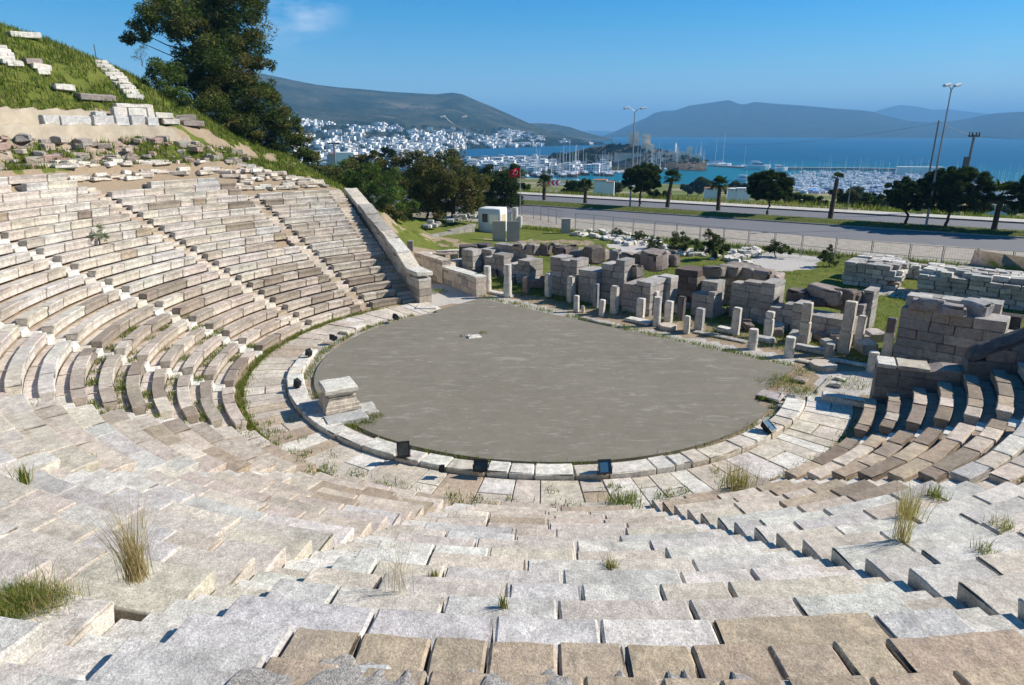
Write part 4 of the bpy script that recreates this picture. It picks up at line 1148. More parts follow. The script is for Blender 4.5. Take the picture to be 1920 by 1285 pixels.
for k, (px, py, r_, lb) in enumerate(((88, 156, 14, 'dark low bush on the hillside above the cement walls'), (62, 152, 9, 'small dark bush beside the larger one on the hillside'), (345, 190, 12, 'green bush at the foot of the young pine'), (378, 246, 9, 'small green bush at the right end of the terrace'), (270, 150, 8, 'small bush at the foot of the white hillside steps'))):
    dd = 60 if px < 120 else 62
    pix_tree('bush', lb, 'bush', (px, py+r_*.9), [(px, py, r_), (px-r_*.6, py+r_*.3, r_*.7), (px+r_*.7, py+r_*.2, r_*.7)], dd, [(.05, .07, .025), (.08, .10, .03)], 40, .22, .4, .03, None, seed=200+k, up=.3)
# trees behind the left wall
pix_tree('pine_tree', 'bright green young pine in front of the dark trees, nearest the left retaining wall', 'tree', (700, 412),
    [(660, 338, 26), (690, 350, 38), (725, 362, 36), (700, 385, 30), (750, 380, 28), (775, 385, 18), (655, 360, 20), (735, 330, 22), (700, 320, 20), (640, 335, 14)], 67, BRIGHT, 38, .34, .18, .14, seed=9, up=.7, sub=(7, .36), zb=0)
pix_tree('olive_tree', 'largest olive-brown tree with a broad rounded crown, behind the white blocks', 'tree', (850, 415),
    [(850, 330, 48), (800, 325, 42), (875, 355, 42), (900, 345, 28), (830, 370, 42), (870, 390, 28), (790, 360, 36), (850, 298, 26), (895, 375, 24), (820, 300, 24)], 74, OLIVE, 34, .30, .35, .3, seed=10, zb=0)
pix_tree('olive_tree', 'yellow-green round tree rising behind the olive-brown tree', 'tree', (755, 400),
    [(755, 300, 26), (725, 315, 24), (785, 300, 24), (740, 340, 26), (770, 335, 26)], 86, OLIVE+[(.10, .10, .03)], 34, .30, .35, .25, seed=11, zb=0)
pix_tree('olive_tree', 'dark green tree left of the flagpole', 'tree', (940, 405),
    [(935, 335, 26), (950, 350, 30), (925, 355, 24), (955, 375, 26), (930, 385, 22), (970, 375, 16)], 84, DARKG, 36, .30, .4, .25, seed=12, zb=0)
pix_tree('shrub', 'low olive-green shrub on the slope beyond the broad pine', 'shrub', (620, 352),
    [(612, 322, 20), (635, 325, 18), (600, 338, 18), (625, 340, 18), (650, 342, 16)], 80, OLIVE+BRIGHT[:1], 30, .3, .3, .1, seed=13)
pix_tree('olive_tree', 'distant dark bush tree above the bright green pine', 'tree', (690, 360),
    [(680, 300, 18), (700, 292, 14), (665, 305, 14), (690, 320, 20), (715, 305, 14)], 100, OLIVE, 24, .4, .35, .2, seed=14, zb=0)
pix_tree('shrub', 'small dark shrub far behind, where the white house shows', 'shrub', (740, 300), [(722, 282, 9), (735, 288, 10), (712, 290, 8)], 160, DARKG, 12, .8, .4, .1, seed=15)
pix_tree('olive_tree', 'wide dense green tree filling the gap between the broad pine and the round trees', 'tree', (660, 370),
    [(625, 330, 26), (650, 318, 28), (680, 322, 28), (705, 330, 26), (660, 345, 30), (635, 350, 20), (720, 350, 26), (690, 350, 28)], 92, OLIVE+BRIGHT[:2], 34, .32, .35, .22, seed=16, zb=0)
pix_tree('olive_tree', 'dark leafy tree under the olive-brown tree, right of the bright pine', 'tree', (800, 410),
    [(780, 350, 34), (800, 380, 32), (825, 395, 26), (765, 385, 26), (840, 350, 34), (810, 330, 34)], 80, OLIVE+DARKG, 34, .3, .35, .22, seed=17, zb=0)
pix_tree('olive_tree', 'rounded dark tree between the olive-brown tree and the flagpole', 'tree', (915, 405),
    [(905, 345, 26), (890, 325, 22), (920, 370, 26), (895, 385, 24), (910, 318, 18), (948, 330, 20)], 90, DARKG+OLIVE[:1], 36, .3, .4, .22, seed=18, zb=0)
pix_tree('olive_tree', 'low dark bush at the foot of the bright pine, beside the retaining wall', 'bush', (745, 432),
    [(735, 400, 20), (755, 405, 20), (775, 402, 16), (720, 392, 20)], 63, OLIVE+DARKG, 34, .26, .35, .1, seed=19, zb=0)
# bushes among the white stones
bl = [('small grey-green bush at the left of the rubble field', (1156, 444), [(1156, 433, 9), (1150, 438, 8), (1163, 437, 8)]),
      ('grey-green bush second from the left in the rubble field', (1200, 453), [(1198, 440, 12), (1208, 445, 11), (1190, 446, 9)]),
      ('dark bush right of the centre of the rubble field', (1228, 468), [(1227, 452, 14), (1236, 460, 12), (1220, 462, 11)]),
      ('tall dark oleander bush, left of the tallest pair', (1275, 476), [(1272, 445, 18), (1280, 458, 18), (1265, 462, 14), (1290, 455, 12)]),
      ('largest dark oleander bush with upright twigs', (1338, 486), [(1335, 450, 20), (1350, 460, 20), (1325, 465, 18), (1345, 475, 14), (1332, 435, 10)]),
      ('yellow-green bush between the two dark oleanders', (1305, 478), [(1303, 456, 12), (1310, 466, 12)]),
      ('dark bush spreading low before the wire fence', (1455, 482), [(1450, 462, 16), (1467, 466, 14), (1438, 468, 11), (1480, 470, 9)]),
      ('dark upright bush left of the square stone pile', (1555, 500), [(1553, 474, 12), (1548, 486, 14), (1565, 488, 12), (1556, 464, 7)]),
      ('small bush under the fence above the square stone pile', (1705, 508), [(1702, 498, 9), (1715, 501, 8)])]
for k, (lb, b_, c_) in enumerate(bl):
    P = G(*b_); dd = math.hypot(P.x, P.y)
    pix_tree('bush', lb, 'bush', b_, c_, dd, [(.055, .075, .03), (.075, .095, .04), (.04, .055, .025)] if 'yellow' not in lb else BRIGHT, 60, .22, .3, .05, 'bushes on the field below the road', up=.8, sub=(6, .4), seed=20+k, zb=0)
P = np.array(pol(28.0, 281.0, 8.1))
# ---- round umbrella pines and palms on the median
def round_pine(label, bpx, cpx, w2, h2, seed, grp='round pines on the median strip'):
    P = G(*bpx); P.z = .3; d = P.y; zc_ = top_at(P, cpx[1]); s = math.hypot(P.x, P.y)/FPX
    cxw = P.x+(D(cpx[0], cpx[1], math.hypot(P.x, P.y)).x-D(bpx[0]+(bpx[0]-PX)*(bpx[1]-cpx[1])/4200, cpx[1], math.hypot(P.x, P.y)).x)
    W2, H2 = w2*s*.92, h2*s*.98
    cl = []; g = random.Random(seed)
    for k in range(150):
        t = g.uniform(0, 2*PI); q = math.sqrt(g.random())*.84; hh = g.uniform(-.72, .86)*math.sqrt(1-q*q)
        cl.append((cxw+W2*q*math.cos(t), P.y+W2*q*math.sin(t), zc_+H2*hh, .165*W2*g.uniform(.8, 1.15)))
    root = thing('round_pine', tuple(P), label, 'tree', grp)
    V, F, T = leaf_arrays(cl, 95, .27, .3, DARKG+PINE[:2], (6, .7), seed, .3, .85)
    m_ = MB(); m_.add(V, F, T); m_.build('crown', M['leaf'], root)
    tm = MB(); a = (P.x, P.y, P.z-.1); b = (cxw*.6+P.x*.4, P.y, zc_-H2*.7)
    limb(tm, a, b, .17, .12, .3, 6)
    for k in range(7):
        c = cl[k*9]; limb(tm, b, c[:3], .07, .02, .2, 4)
    tm.build('trunk', M['bark'], root)
round_pine('round-crowned pine left of the tall street lamp, leaning over a palm', (1198, 390), (1204, 336), 42, 33, 1)
round_pine('single neat round-crowned pine in the middle of the median', (1438, 405), (1445, 351), 46, 32, 2)
round_pine('smaller round pine touching the wide one at the right', (1697, 425), (1704, 366), 43, 31, 3)
round_pine('widest round pine, with the street lamp behind its crown', (1771, 431), (1794, 360), 58, 41, 4)
round_pine('round pine cut by the right edge of the photo', (1934, 442), (1935, 368), 38, 38, 5)
def palm(label, bpx, cy_, cw, seed, lean=0.0, cut=False):
    P = G(*bpx); P.z = .25; H_ = top_at(P, cy_)-P.z; s = math.hypot(P.x, P.y)/FPX; R = cw*s
    root = thing('palm_tree', tuple(P), label, 'palm', 'palms on the median strip')
    g = random.Random(seed); tm = MB(); N = 9
    pts = [(P.x+lean*H_*(k/(N-1))**1.3, P.y, P.z-.1+(H_+.1)*k/(N-1)) for k in range(N)]
    tm.tube(pts, [.27*(1-.25*k/(N-1))*(1+.10*(k % 2)) for k in range(N)], 10, (1, .95, .9)); tm.build('trunk', M['bark'], root)
    top = np.array(pts[-1]); m_ = MB(); nf = 34 if not cut else 16
    for k in range(nf):
        az = g.uniform(0, 2*PI); el = g.uniform(-.45, 1.35) if not cut else g.uniform(.3, 1.4); L = R*g.uniform(.8, 1.15)*(.8 if cut else 1)
        d = np.array([math.cos(az)*math.cos(el), math.sin(az)*math.cos(el), math.sin(el)]); side = np.cross(d, (0, 0, 1)); side /= np.linalg.norm(side)+1e-6; upv = np.cross(side, d)
        t = var((.05, .075, .022) if el > -.1 else (.13, .11, .06), .3)
        st_ = top+d*L*.45-np.array([0, 0, .04*L]); V = [top, top+side*.03]; 
        nl = 11
        for q in range(nl):          # fan of pointed segments
            an = (q/(nl-1)-.5)*2.5; dd = d*math.cos(an)+side*math.sin(an); tip = st_+dd*L*.6-np.array([0, 0, .22*L*abs(an)*.5+.10*L])
            b1 = st_+side*.02; w_ = np.cross(dd, upv)*.045*L*1.2
            m_.add([st_-w_*.3, st_+dd*L*.3-w_+upv*.02, tip, st_+dd*L*.3+w_], [(0, 1, 2, 3)], t)
        m_.add([top-side*.025, top+side*.025, st_+side*.02, st_-side*.02], [(0, 1, 2, 3)], t)
    m_.build('crown', M['leaf'], root)
palm('palm nearest the flagpole, first of the row on the median', (1020, 377), 342, 17, 1)
palm('palm right of the red and white chevron sign', (1097, 383), 350, 17, 2)
palm('leaning thick palm just right of the round-crowned pine', (1251, 391), 334, 19, 3, .10)
palm('palm midway between two round pines, with a short spread crown', (1346, 397), 347, 19, 4, -.03)
palm('thickest palm trunk with a small cropped crown', (1556, 413), 336, 17, 5, .04, True)
palm('palm between the last two round pines at the right', (1862, 437), 366, 27, 6)
P = D(967, 372, 125); P.z = -1.5
palm('palm whose crown shows behind the red flag', (967, 366), 326, 22, 7)

# ---- low shrubs and trees beyond the road
g = random.Random(3)
bx = [(985, 352, 12), (1075, 352, 24), (1095, 350, 16), (1155, 352, 20), (1130, 360, 9), (1310, 346, 24), (1332, 352, 18), (1290, 356, 12), (1368, 356, 15), (1385, 350, 14), (1400, 362, 12), (1488, 372, 18), (1510, 372, 16), (1530, 376, 14), (1585, 372, 26), (1608, 362, 22), (1630, 378, 22), (1655, 376, 20), (1540, 384, 12),
      (1455, 384, 10), (1690, 392, 18), (1730, 388, 18), (1830, 392, 20), (1848, 384, 16), (1895, 396, 14), (1250, 362, 14), (1225, 366, 16), (1000, 366, 10), (1640, 392, 16), (1760, 398, 16), (1060, 362, 14), (925, 362, 22), (890, 370, 20)]
for k, (px, py, rp) in enumerate(bx):
    dist = None
    for dd in np.arange(75, 420, 3.0):
        q = D(px, py+rp*.9, dd)
        if q.z <= float(land_z(np.array([q.x]), np.array([q.y]))[0]) or dd > 330: dist = dd; break
    if dist is None: dist = 200
    dist = max(dist, 112 if px > 1100 else 125)
    s = dist/FPX; q = D(px, py, dist); zb = float(land_z(np.array([q.x]), np.array([q.y]))[0])
    root = thing('shrub' if rp < 17 else 'olive_tree', (q.x, q.y, zb), 'dark green tree or shrub growing down the slope beyond the road', 'tree', 'shrubs and trees beyond the road')
    cl = [(q.x+g.uniform(-.6, .6)*rp*s, q.y+g.uniform(-.5, .5)*rp*s, q.z+g.uniform(-.35, .35)*rp*s, rp*s*g.uniform(.45, .65)) for _ in range(6)]
    V, F, T = leaf_arrays(cl, 3200/dist if rp > 10 else 4000/dist, .0036*dist, .5, DARKG+OLIVE[:2]+([BRIGHT[0]] if k % 4 == 0 else []), (5, .5), 100+k, 0, .85)
    m_ = MB(); m_.add(V, F, T); m_.build('crown', M['leaf'], root)
    tm = MB(); limb(tm, (q.x, q.y, zb-.2), (q.x, q.y, q.z), .2, .1, .2, 4); tm.build('trunk', M['bark'], root)

# ================================================================ GRASS
def blades(P, h, w_, T, seed=1, lean=.45):
    g = np.random.default_rng(seed); n = len(P); a = g.uniform(0, 2*PI, n); ln = g.uniform(0, lean, n)
    d = np.c_[np.cos(a)*ln, np.sin(a)*ln, np.ones(n)]; b = g.uniform(0, 2*PI, n); sd_ = np.c_[np.cos(b), np.sin(b), b*0]
    h = np.asarray(h)[:, None]; w_ = np.asarray(w_)[:, None]
    V = np.stack([P-sd_*w_, P+sd_*w_, P+d*h], 1).reshape(-1, 3)
    return V, np.arange(n*3).reshape(-1, 3), np.repeat(T, 3, axis=0)
def gt(n, seed, dry=.15, k=1.0):
    g = np.random.default_rng(seed); T = np.array([(.13, .19, .03), (.165, .21, .04), (.10, .155, .028), (.20, .21, .055)])[g.integers(0, 4, n)]
    d = g.random(n) < dry; T[d] = np.array([.38, .31, .16])
    return T*g.uniform(.75, 1.25, (n, 1))*k
def grass_patch(name, pts, h, w_, seed, dry=.15, label=None, lean=.5):
    P = np.array(pts, float); n = len(P); g = np.random.default_rng(seed)
    V, F, T = blades(P, h*g.uniform(.5, 1.3, n), np.full(n, w_), gt(n, seed, dry), seed, lean)
    m_ = MB(); m_.add(V, F, T); o = m_.build(name, M['grass']); tag(o, label, 'grass', None, 'stuff'); return o
# hillside grass
pts = []
gg = np.random.default_rng(2)
rv2 = gg.uniform(29.4, 47.5, 60000); av2 = gg.uniform(283, 334, 60000)
xx, yy, _ = CX+rv2*np.sin(np.radians(av2)), CY+rv2*np.cos(np.radians(av2)), 0
g3 = fbm(np.c_[xx, yy, xx*0], .55, 9, 3); cl_ = fbm(np.c_[xx, yy, xx*0], 1.3, 77, 2)
zz_ = hillz(rv2, av2); PXYZ = np.c_[xx, yy, xx*0]
oh = np.clip(rv2-29.3, 0, 1)*np.clip((zz_-.3)/1.5, 0, 1); rk_ = np.exp(-((rv2-32.6)/1.7)**2)
oh = np.where((rv2 > 33.9) & (rv2 < 36.6) & (av2 < 311.5), oh*.12, oh)
zz_ = zz_+oh*((fbm(PXYZ, .5, 3, 4)-.5)*.9+(fbm(PXYZ, 1.6, 4, 3)-.5)*.7*(.35+rk_))
keep = ((rv2 > 36.4) & (g3 > .3) & (cl_ > .33)) | ((rv2 < 32.6) & (g3 > .52)) | ((rv2 < 34) & (fbm(PXYZ, 1.1, 19, 3) > .57)) | ((rv2 >= 32.6) & (rv2 < 34.2) & (g3 > .62)) | ((av2 > 316) & (g3 > .4))
grass_patch('hillside_grass', np.c_[xx, yy, zz_-.03][keep], .38, .035, 3, .12, 'long green grass growing over the hillside above the seats')
# field grass
n = 90000; x = gg.uniform(-6, 50, n); y = gg.uniform(28, 76, n)
u_ = (x-CX)*N_ST[0]+(y-CY)*N_ST[1]; v_ = road_v(x, y); q = fbm(np.c_[x, y, x*0], .6, 5, 3)
keep = (u_ > 9.0) & (v_ < V_SH) & (q > .42)
for p in ([(975, 415), (1065, 415), (1130, 435), (1060, 452), (975, 450)], [(1440, 470), (1540, 480), (1530, 505), (1400, 512), (1390, 495)], [(1130, 458), (1230, 455), (1290, 475), (1180, 478)]): keep &= ~inpoly(x, y, p)
keep &= ~((x < -.5) & (y > 55))
grass_patch('field_grass', np.c_[x, y, x*0-.05][keep], .16, .022, 4, .1, 'green grass of the field behind the stage ruins')
n = 9000; t_ = gg.uniform(-40, 75, n); v2 = V_SH-.7+gg.normal(0, .35, n)
grass_patch('verge_grass', np.c_[RP[0]+r_dir[0]*t_+r_nor[0]*v2, RP[1]+r_dir[1]*t_+r_nor[1]*v2, np.full(n, -.03)], .42, .035, 5, .15, 'rough grass verge along the foot of the wire fence')
n = 26000; t_ = gg.uniform(-60, 110, n); f_ = gg.uniform(.05, .95, n); v2 = V_MED*f_
grass_patch('median_grass', np.c_[RP[0]+r_dir[0]*t_+r_nor[0]*v2, RP[1]+r_dir[1]*t_+r_nor[1]*v2, .12+.25*np.sin(f_*PI)], .12, .03, 6, .25, 'mown grass of the median strip')
n = 14000; t_ = gg.uniform(-60, 130, n); v2 = V_SW+gg.uniform(.2, 9, n); xx = RP[0]+r_dir[0]*t_+r_nor[0]*v2; yy = RP[1]+r_dir[1]*t_+r_nor[1]*v2
grass_patch('roadside_grass', np.c_[xx, yy, land_z(xx, yy)], .7, .06, 7, .25, 'rough roadside grass beyond the far pavement')
# weeds in joints, at the foot of the seats, round the orchestra
pts = []; g = random.Random(11)
def tuft(x, y, z, r, n):
    for _ in range(n): pts.append((x+g.gauss(0, r), y+g.gauss(0, r), z))
for (r, a, z) in weedpts:
    if random.random() < .62:
        x, y, _ = pol(r, a); tuft(x, y, z-.02, .07 if r > 22 and 150 < a < 215 else .12, 14 if r > 22 and 150 < a < 215 else 22)
a = 122
while a < 318:                                     # strip at the foot of the seats
    dens = 46 if 226 < a < 315 else (10 if (a < 150 or 185 < a < 215) else 4)
    if g.random() < .8:
        x, y, _ = pol(12.98+g.uniform(-.1, .05), a); tuft(x, y, 0, .13, int(dens*g.uniform(.3, 2)))
    a += .8
a = 120
while a < 318:                                     # inside the kerb
    x, y, _ = pol(10.30+g.uniform(-.1, .12), a)
    if g.random() < .75: tuft(x, y, .03, .11, int(10*g.uniform(.2, 1.6)*(2 if a > 250 else 1)))
    a += .9
for _ in range(70):
    a = g.uniform(150, 235); r = g.uniform(12.3, 13.6) if g.random() < .75 else g.uniform(11.4, 13); x, y, _ = pol(r, a); tuft(x, y, .03 if r < 13.1 else .4, .14, 22)
for _ in range(80):
    a = g.uniform(222, 275); i = g.randrange(0, 6); x, y, _ = pol(rowr(i)+.6, a); tuft(x, y, rowz(i)-.14, .17, 60)
for k in range(230):                               # along the stage edge of the floor
    t = g.random(); q = G(905+(1490-905)*t, 559+(690-559)*t-g.uniform(0, 4)); tuft(q.x, q.y, 0, .2, 12)
for k in range(200):                               # between the pillars
    t = g.random(); q = G(905+(1640-905)*t, 545+(690-545)*t-g.uniform(-3, 22)); tuft(q.x, q.y, 0, .22, 20)
for px, py, rr_, nn_ in ((1475, 715, .35, 260), (1450, 722, .3, 160), (1500, 735, .35, 240), (1600, 722, .5, 200), (1505, 700, .25, 100), (680, 795, .25, 200), (705, 785, .15, 90), (655, 803, .15, 100), (820, 548, .3, 260), (1700, 690, .3, 60), (600, 745, .1, 40), (1430, 750, .1, 40), (825, 640, .2, 0), (865, 634, .08, 20), (905, 628, .12, 40)):
    q = G(px, py); tuft(q.x, q.y, .05, rr_, nn_)
grass_patch('weeds', pts, .17, .014, 8, .18, 'small green weeds in the joints of the seats and round the orchestra', .7)
# individual clumps
def clump(label, P, n, h, spread, dry, seed, w_=.006, cat='grass clump', col=None, lean=.35, name='grass_clump'):
    g = np.random.default_rng(seed); Q = np.array(P)+np.c_[g.normal(0, spread, (n, 2)), np.zeros(n)]
    H_ = h*g.uniform(.35, 1.1, n); Vs = []; Fs = []; T = gt(n, seed, dry, 1.1)
    if col is not None: k = g.random(n) < dry; T[k] = np.array(col)*g.uniform(.7, 1.2, (k.sum(), 1))
    a = g.uniform(0, 2*PI, n); ln = g.uniform(.05, lean, n)*H_; dirs = np.c_[np.cos(a), np.sin(a), a*0]; b = g.uniform(0, 2*PI, n); sd_ = np.c_[np.cos(b), np.sin(b), b*0]*w_
    rows = []
    for t in (0, .35, .7): c = Q+dirs*(ln*t**1.7)[:, None]+np.c_[H_*0, H_*0, H_*t]; rows += [c-sd_*(1-.6*t), c+sd_*(1-.6*t)]
    rows.append(Q+dirs*ln[:, None]+np.c_[H_*0, H_*0, H_])
    V = np.stack(rows, 1).reshape(-1, 3); base = (np.arange(n)*7)[:, None]
    F4 = np.concatenate([base+np.array([0, 1, 3, 2]), base+np.array([2, 3, 5, 4])]); F3 = base+np.array([4, 5, 6])
    m_ = MB(); m_.add(V, [tuple(f) for f in F4]+[tuple(f) for f in F3], np.repeat(T, 7, axis=0))
    o = m_.build(name, M['grass'], loc=tuple(P)); return tag(o, label, cat)
def onrow(px, py):
    """where a view ray meets the seat tops"""
    d = pix_dir(px, py)
    for t in np.arange(1.5, 60, .02):
        x, y, z = d[0]*t, d[1]*t, EYE+d[2]*t
        r = math.hypot(x-CX, y-CY); i = math.floor((r-R0)/DR)
        if i >= 0 and z <= rowz(i)+.01: return (x, y, rowz(i)-.03)
    return tuple(G(px, py))
STRAW = (.46, .36, .20)
clump('tall dry yellow grass clump growing on the foreground stairway', onrow(258, 1082), 260, 1.0, .06, .85, 41, .0032, col=STRAW, lean=.5)
clump('thin clump of bare dry stalks rooted between foreground seat blocks', onrow(745, 1105), 45, .85, .09, .9, 42, .0022, col=(.40, .33, .22), lean=.5)
clump('dry grass clump on the pale seats at the right', onrow(1690, 1012), 90, 1.25, .06, .78, 43, .004, col=STRAW, lean=.5)
clump('dry tan grass clump at the foot of the seats below the floodlight', onrow(1382, 912), 200, .8, .18, .6, 44, .008, col=STRAW)
clump('smaller dry grass clump beside the tall one at the right', onrow(1705, 965), 110, .6, .1, .5, 45, .006, col=STRAW)
clump('round green tuft on the pale seats right of the dry clump', onrow(1752, 932), 130, .35, .1, .2, 46, .006)
clump('green weed clump on the walkway below the middle floodlight', onrow(1165, 945), 260, .42, .25, .2, 47, .009)
clump('large green grass tuft at the left edge of the foreground', onrow(30, 1135), 2000, .21, .15, .3, 48, .003, lean=.7)
clump('yellowish half of the left grass tuft beside a pale block', onrow(95, 1128), 500, .2, .12, .5, 49, .003, lean=.7)
clump('small thistle standing on the pale seats at the left', onrow(46, 905), 70, .42, .05, .1, 50, .01, lean=.25, name='weed_stalk', cat='weed')
clump('reddish tuft in a joint above the dry stalks', onrow(1146, 1062), 90, .2, .045, .6, 51, .005, lean=.8)
clump('dark weed in a joint right of the dry stalks', onrow(943, 1138), 60, .22, .02, .3, 52, .006)
clump('little brown tuft above the tan repair slabs', onrow(814, 1080), 60, .16, .03, .6, 53, .005)
clump('flat green tuft at the right edge of the foreground', onrow(1880, 990), 80, .25, .1, .3, 54, .006, lean=.9)
clump('small green weed on the right foreground seats', onrow(1845, 1035), 60, .25, .06, .3, 55, .006, lean=.9)
# shrub on the far seats
P = np.array(onrow(186, 458)); cl = [(P[0], P[1], P[2]+.45, .42), (P[0]+.15, P[1], P[2]+.8, .3), (P[0]-.2, P[1], P[2]+.3, .35), (P[0]+.3, P[1], P[2]+.35, .3)]
root = thing('shrub', tuple(P), 'small rounded grey-green shrub growing on the far left seats', 'shrub')
V, F, T = leaf_arrays(cl, 160, .09, .3, [(.17, .21, .11), (.13, .17, .09)], (6, .4), 60, .8); m_ = MB(); m_.add(V, F, T); m_.build('foliage', M['leaf'], root)
m_ = MB(); limb(m_, P, P+np.array([0, 0, .7]), .03, .01); m_.build('stem', M['bark'], root)

# ================================================================ SMALL THINGS
# square statue base of two moulded blocks
yawb = math.radians(28)
P = G(640, 797); P = Vector((-6.42, 22.95, 0))
root = thing('statue_base', tuple(P), 'square moulded marble pedestal block standing at the edge of the orchestra floor', 'pedestal')
prof = [(0, .64), (.12, .64), (.13, .60), (.26, .60), (.28, .575), (.40, .53), (.43, .50), (.52, .50), (.54, .53), (.56, .47), (.62, .47), (.64, .53), (.70, .56), (.72, .60), (.86, .60), (.90, .56)]
def moulded(prof, z0, name, tint, sd_):
    V = []; F = []; k = 7
    for (z, h) in prof:
        for s_ in range(4):
            for q in range(k):
                t = -1+2*q/k; c = [(t, -1), (1, t), (-t, 1), (-1, -t)][s_]
                V.append((c[0]*h, c[1]*h, z0+z))
    V = np.array(V); R_ = 4*k
    V += (np.c_[vnoise(V, 4, sd_), vnoise(V, 4, sd_+1), vnoise(V, 4, sd_+2)]-.5)*.045
    V = np.c_[V[:, 0]*math.cos(yawb)-V[:, 1]*math.sin(yawb)+P.x, V[:, 0]*math.sin(yawb)+V[:, 1]*math.cos(yawb)+P.y, V[:, 2]]
    for a_ in range(len(prof)-1):
        for q in range(R_): F.append((a_*R_+q, a_*R_+(q+1) % R_, (a_+1)*R_+(q+1) % R_, (a_+1)*R_+q))
    F.append(tuple((len(prof)-1)*R_+q for q in range(R_))); F.append(tuple(range(R_))[::-1])
    m_ = MB(); m_.add(V, F, tint); m_.build(name, M['stone'], root)
moulded(prof[:9], .27, 'base_block', var(CREAM, .02), 1)
moulded([(z-.55, h) for z, h in prof[9:]], .82, 'capping_block', var(WHITE, .02), 5)
m_ = MB()
rubble('plinth_slab', Vector((-6.0, 22.05, .0)), 0, (1.5, .75, .28), 'low plinth slab in front of the square pedestal', 'slab', (.52, .51, .49), yaw=yawb, amp=.02)
rubble('plinth_slab', Vector((-5.65, 22.95, .0)), 0, (1.15, .95, .20), 'rounded grey plinth slab right of the square pedestal', 'slab', GREY, yaw=yawb, amp=.03)
rubble('plinth_slab', Vector((-7.15, 23.1, .0)), 0, (1.4, 1.3, .27), 'shaded plinth slab behind the square pedestal, towards the kerb', 'slab', (.5, .48, .46), yaw=yawb, amp=.02)
rubble('stone_slab', Vector(tuple(G(888, 634))), 0, (.75, .62, .03), 'pale square hatch stone set in the grey orchestra floor', 'slab', WHITE, yaw=.35, z=0, amp=.0, n=(3, 3, 2)).location.z = .09

# floodlights on the kerb
M['black'] = simple('black_metal', (.02, .022, .025), .45, .1, 5.0)
m, t, b = newmat('sky_reflection_glass'); b.inputs['Base Color'].default_value = (.05, .13, .22, 1); b.inputs['Roughness'].default_value = .15; M['blue'] = m  # blue base colour paints the sky mirrored in the lens
def floodlight(label, px, py, yaw, w_=.36, h_=.42, tilt=.25, glass='glass'):
    P = G(px, py, .2); root = thing('floodlight', tuple(P), label, 'floodlight', 'floodlights round the orchestra kerb'); root['_w'] = (0, 0, 0)
    m_ = MB(); V = [(-w_/2, 0, 0), (w_/2, 0, 0), (w_/2, 0, h_), (-w_/2, 0, h_), (-w_*.3, .2, h_*.15), (w_*.3, .2, h_*.15), (w_*.3, .2, h_*.85), (-w_*.3, .2, h_*.85)]
    m_.add(V, [(0, 3, 2, 1)][:0]+[(4, 5, 6, 7), (0, 1, 5, 4), (1, 2, 6, 5), (2, 3, 7, 6), (3, 0, 4, 7), (0, 3, 2, 1)]); 
    for x0, x1, z0_, z1_ in ((-w_/2, w_/2, -.02, .03), (-w_/2, w_/2, h_-.03, h_+.02), (-w_/2, -w_/2+.04, .03, h_-.03), (w_/2-.04, w_/2, .03, h_-.03)): m_.quadbox(x0, x1, -.045, -.002, z0_, z1_)
    hs = m_.build('housing', M['black'], root)
    m_ = MB(); m_.quadbox(-w_/2+.045, w_/2-.045, -.02, -.006, .035, h_-.035); gl = m_.build('lens_glass', M[glass], root)
    m_ = MB(); m_.tube([(-w_/2-.02, .08, h_*.5), (-w_/2-.02, .08, -.06), (w_/2+.02, .08, -.06), (w_/2+.02, .08, h_*.5)], .014, 6); br = m_.build('bracket', M['black'], root)
    for o in (hs, gl): o.rotation_euler = (-tilt, 0, 0)
    m_ = MB(); m_.tube([(0, .1, -.07), (0, .1, -.03)], .07, 8); m_.build('foot', M['black'], root)
    root.location = (P.x, P.y, .27); root.rotation_euler = (0, 0, yaw); root['_w'] = (0, 0, 0)
floodlight('black floodlight standing upright on the kerb right of the pedestal, facing the seats', 757, 860, .25, .40, .50, .05)
floodlight('square black floodlight lying low on the kerb at the lower middle', 901, 888, -.1, .44, .34, .5)
floodlight('floodlight with glass painted as a bright blue sky reflection at the bottom of the kerb', 1135, 892, .1, .40, .40, .6, 'blue')
floodlight('tilted floodlight with glass painted the blue of reflected sky at the right end of the kerb', 1450, 812, .75, .40, .46, .9, 'blue')
floodlight('black floodlight on the left kerb, nearest the pedestal', 555, 727, -1.9, .24, .3, .2)
floodlight('black floodlight on the left kerb, second up from the pedestal', 577, 668, -2.1, .26, .28, .3)
floodlight('black floodlight at the upper left of the kerb', 629, 636, 2.6, .3, .3, .9)
floodlight('black floodlight at the far end of the kerb beside the left wall', 745, 598, 2.5, .28, .28, .7)
floodlight('tiny black spotlight on the outer face of the kerb', 829, 888, 0, .16, .18, .2)

# booth, screen walls, pillar
M['booth'] = simple('booth_plastic', (.74, .74, .72), .5, .04, 2.0)
P = G(926, 437); P = Vector((-2.0, 69.6, 0)); yb = -.35
root = thing('ticket_booth', tuple(P), 'white ticket booth with rounded roof and windows beside the dark trees', 'booth')
def lp(x, y, z): return (P.x+x*math.cos(yb)-y*math.sin(yb), P.y+x*math.sin(yb)+y*math.cos(yb), z)
def rbox(mb, x0, x1, y0, y1, z0, z1, tint=(1, 1, 1)): mb.quadbox(x0, x1, y0, y1, z0, z1, tint, yb, (P.x, P.y, 0))
m_ = MB()
wblock(m_, lambda Q: np.c_[P.x+Q[:, 0]*math.cos(yb)-Q[:, 1]*math.sin(yb), P.y+Q[:, 0]*math.sin(yb)+Q[:, 1]*math.cos(yb), Q[:, 2]+1.28], 1.25, 1.0, 1.28, .13, (5, 5, 5), 0, 1, 0, (1, 1, 1))
m_.build('cabin', M['booth'], root, smooth=True)
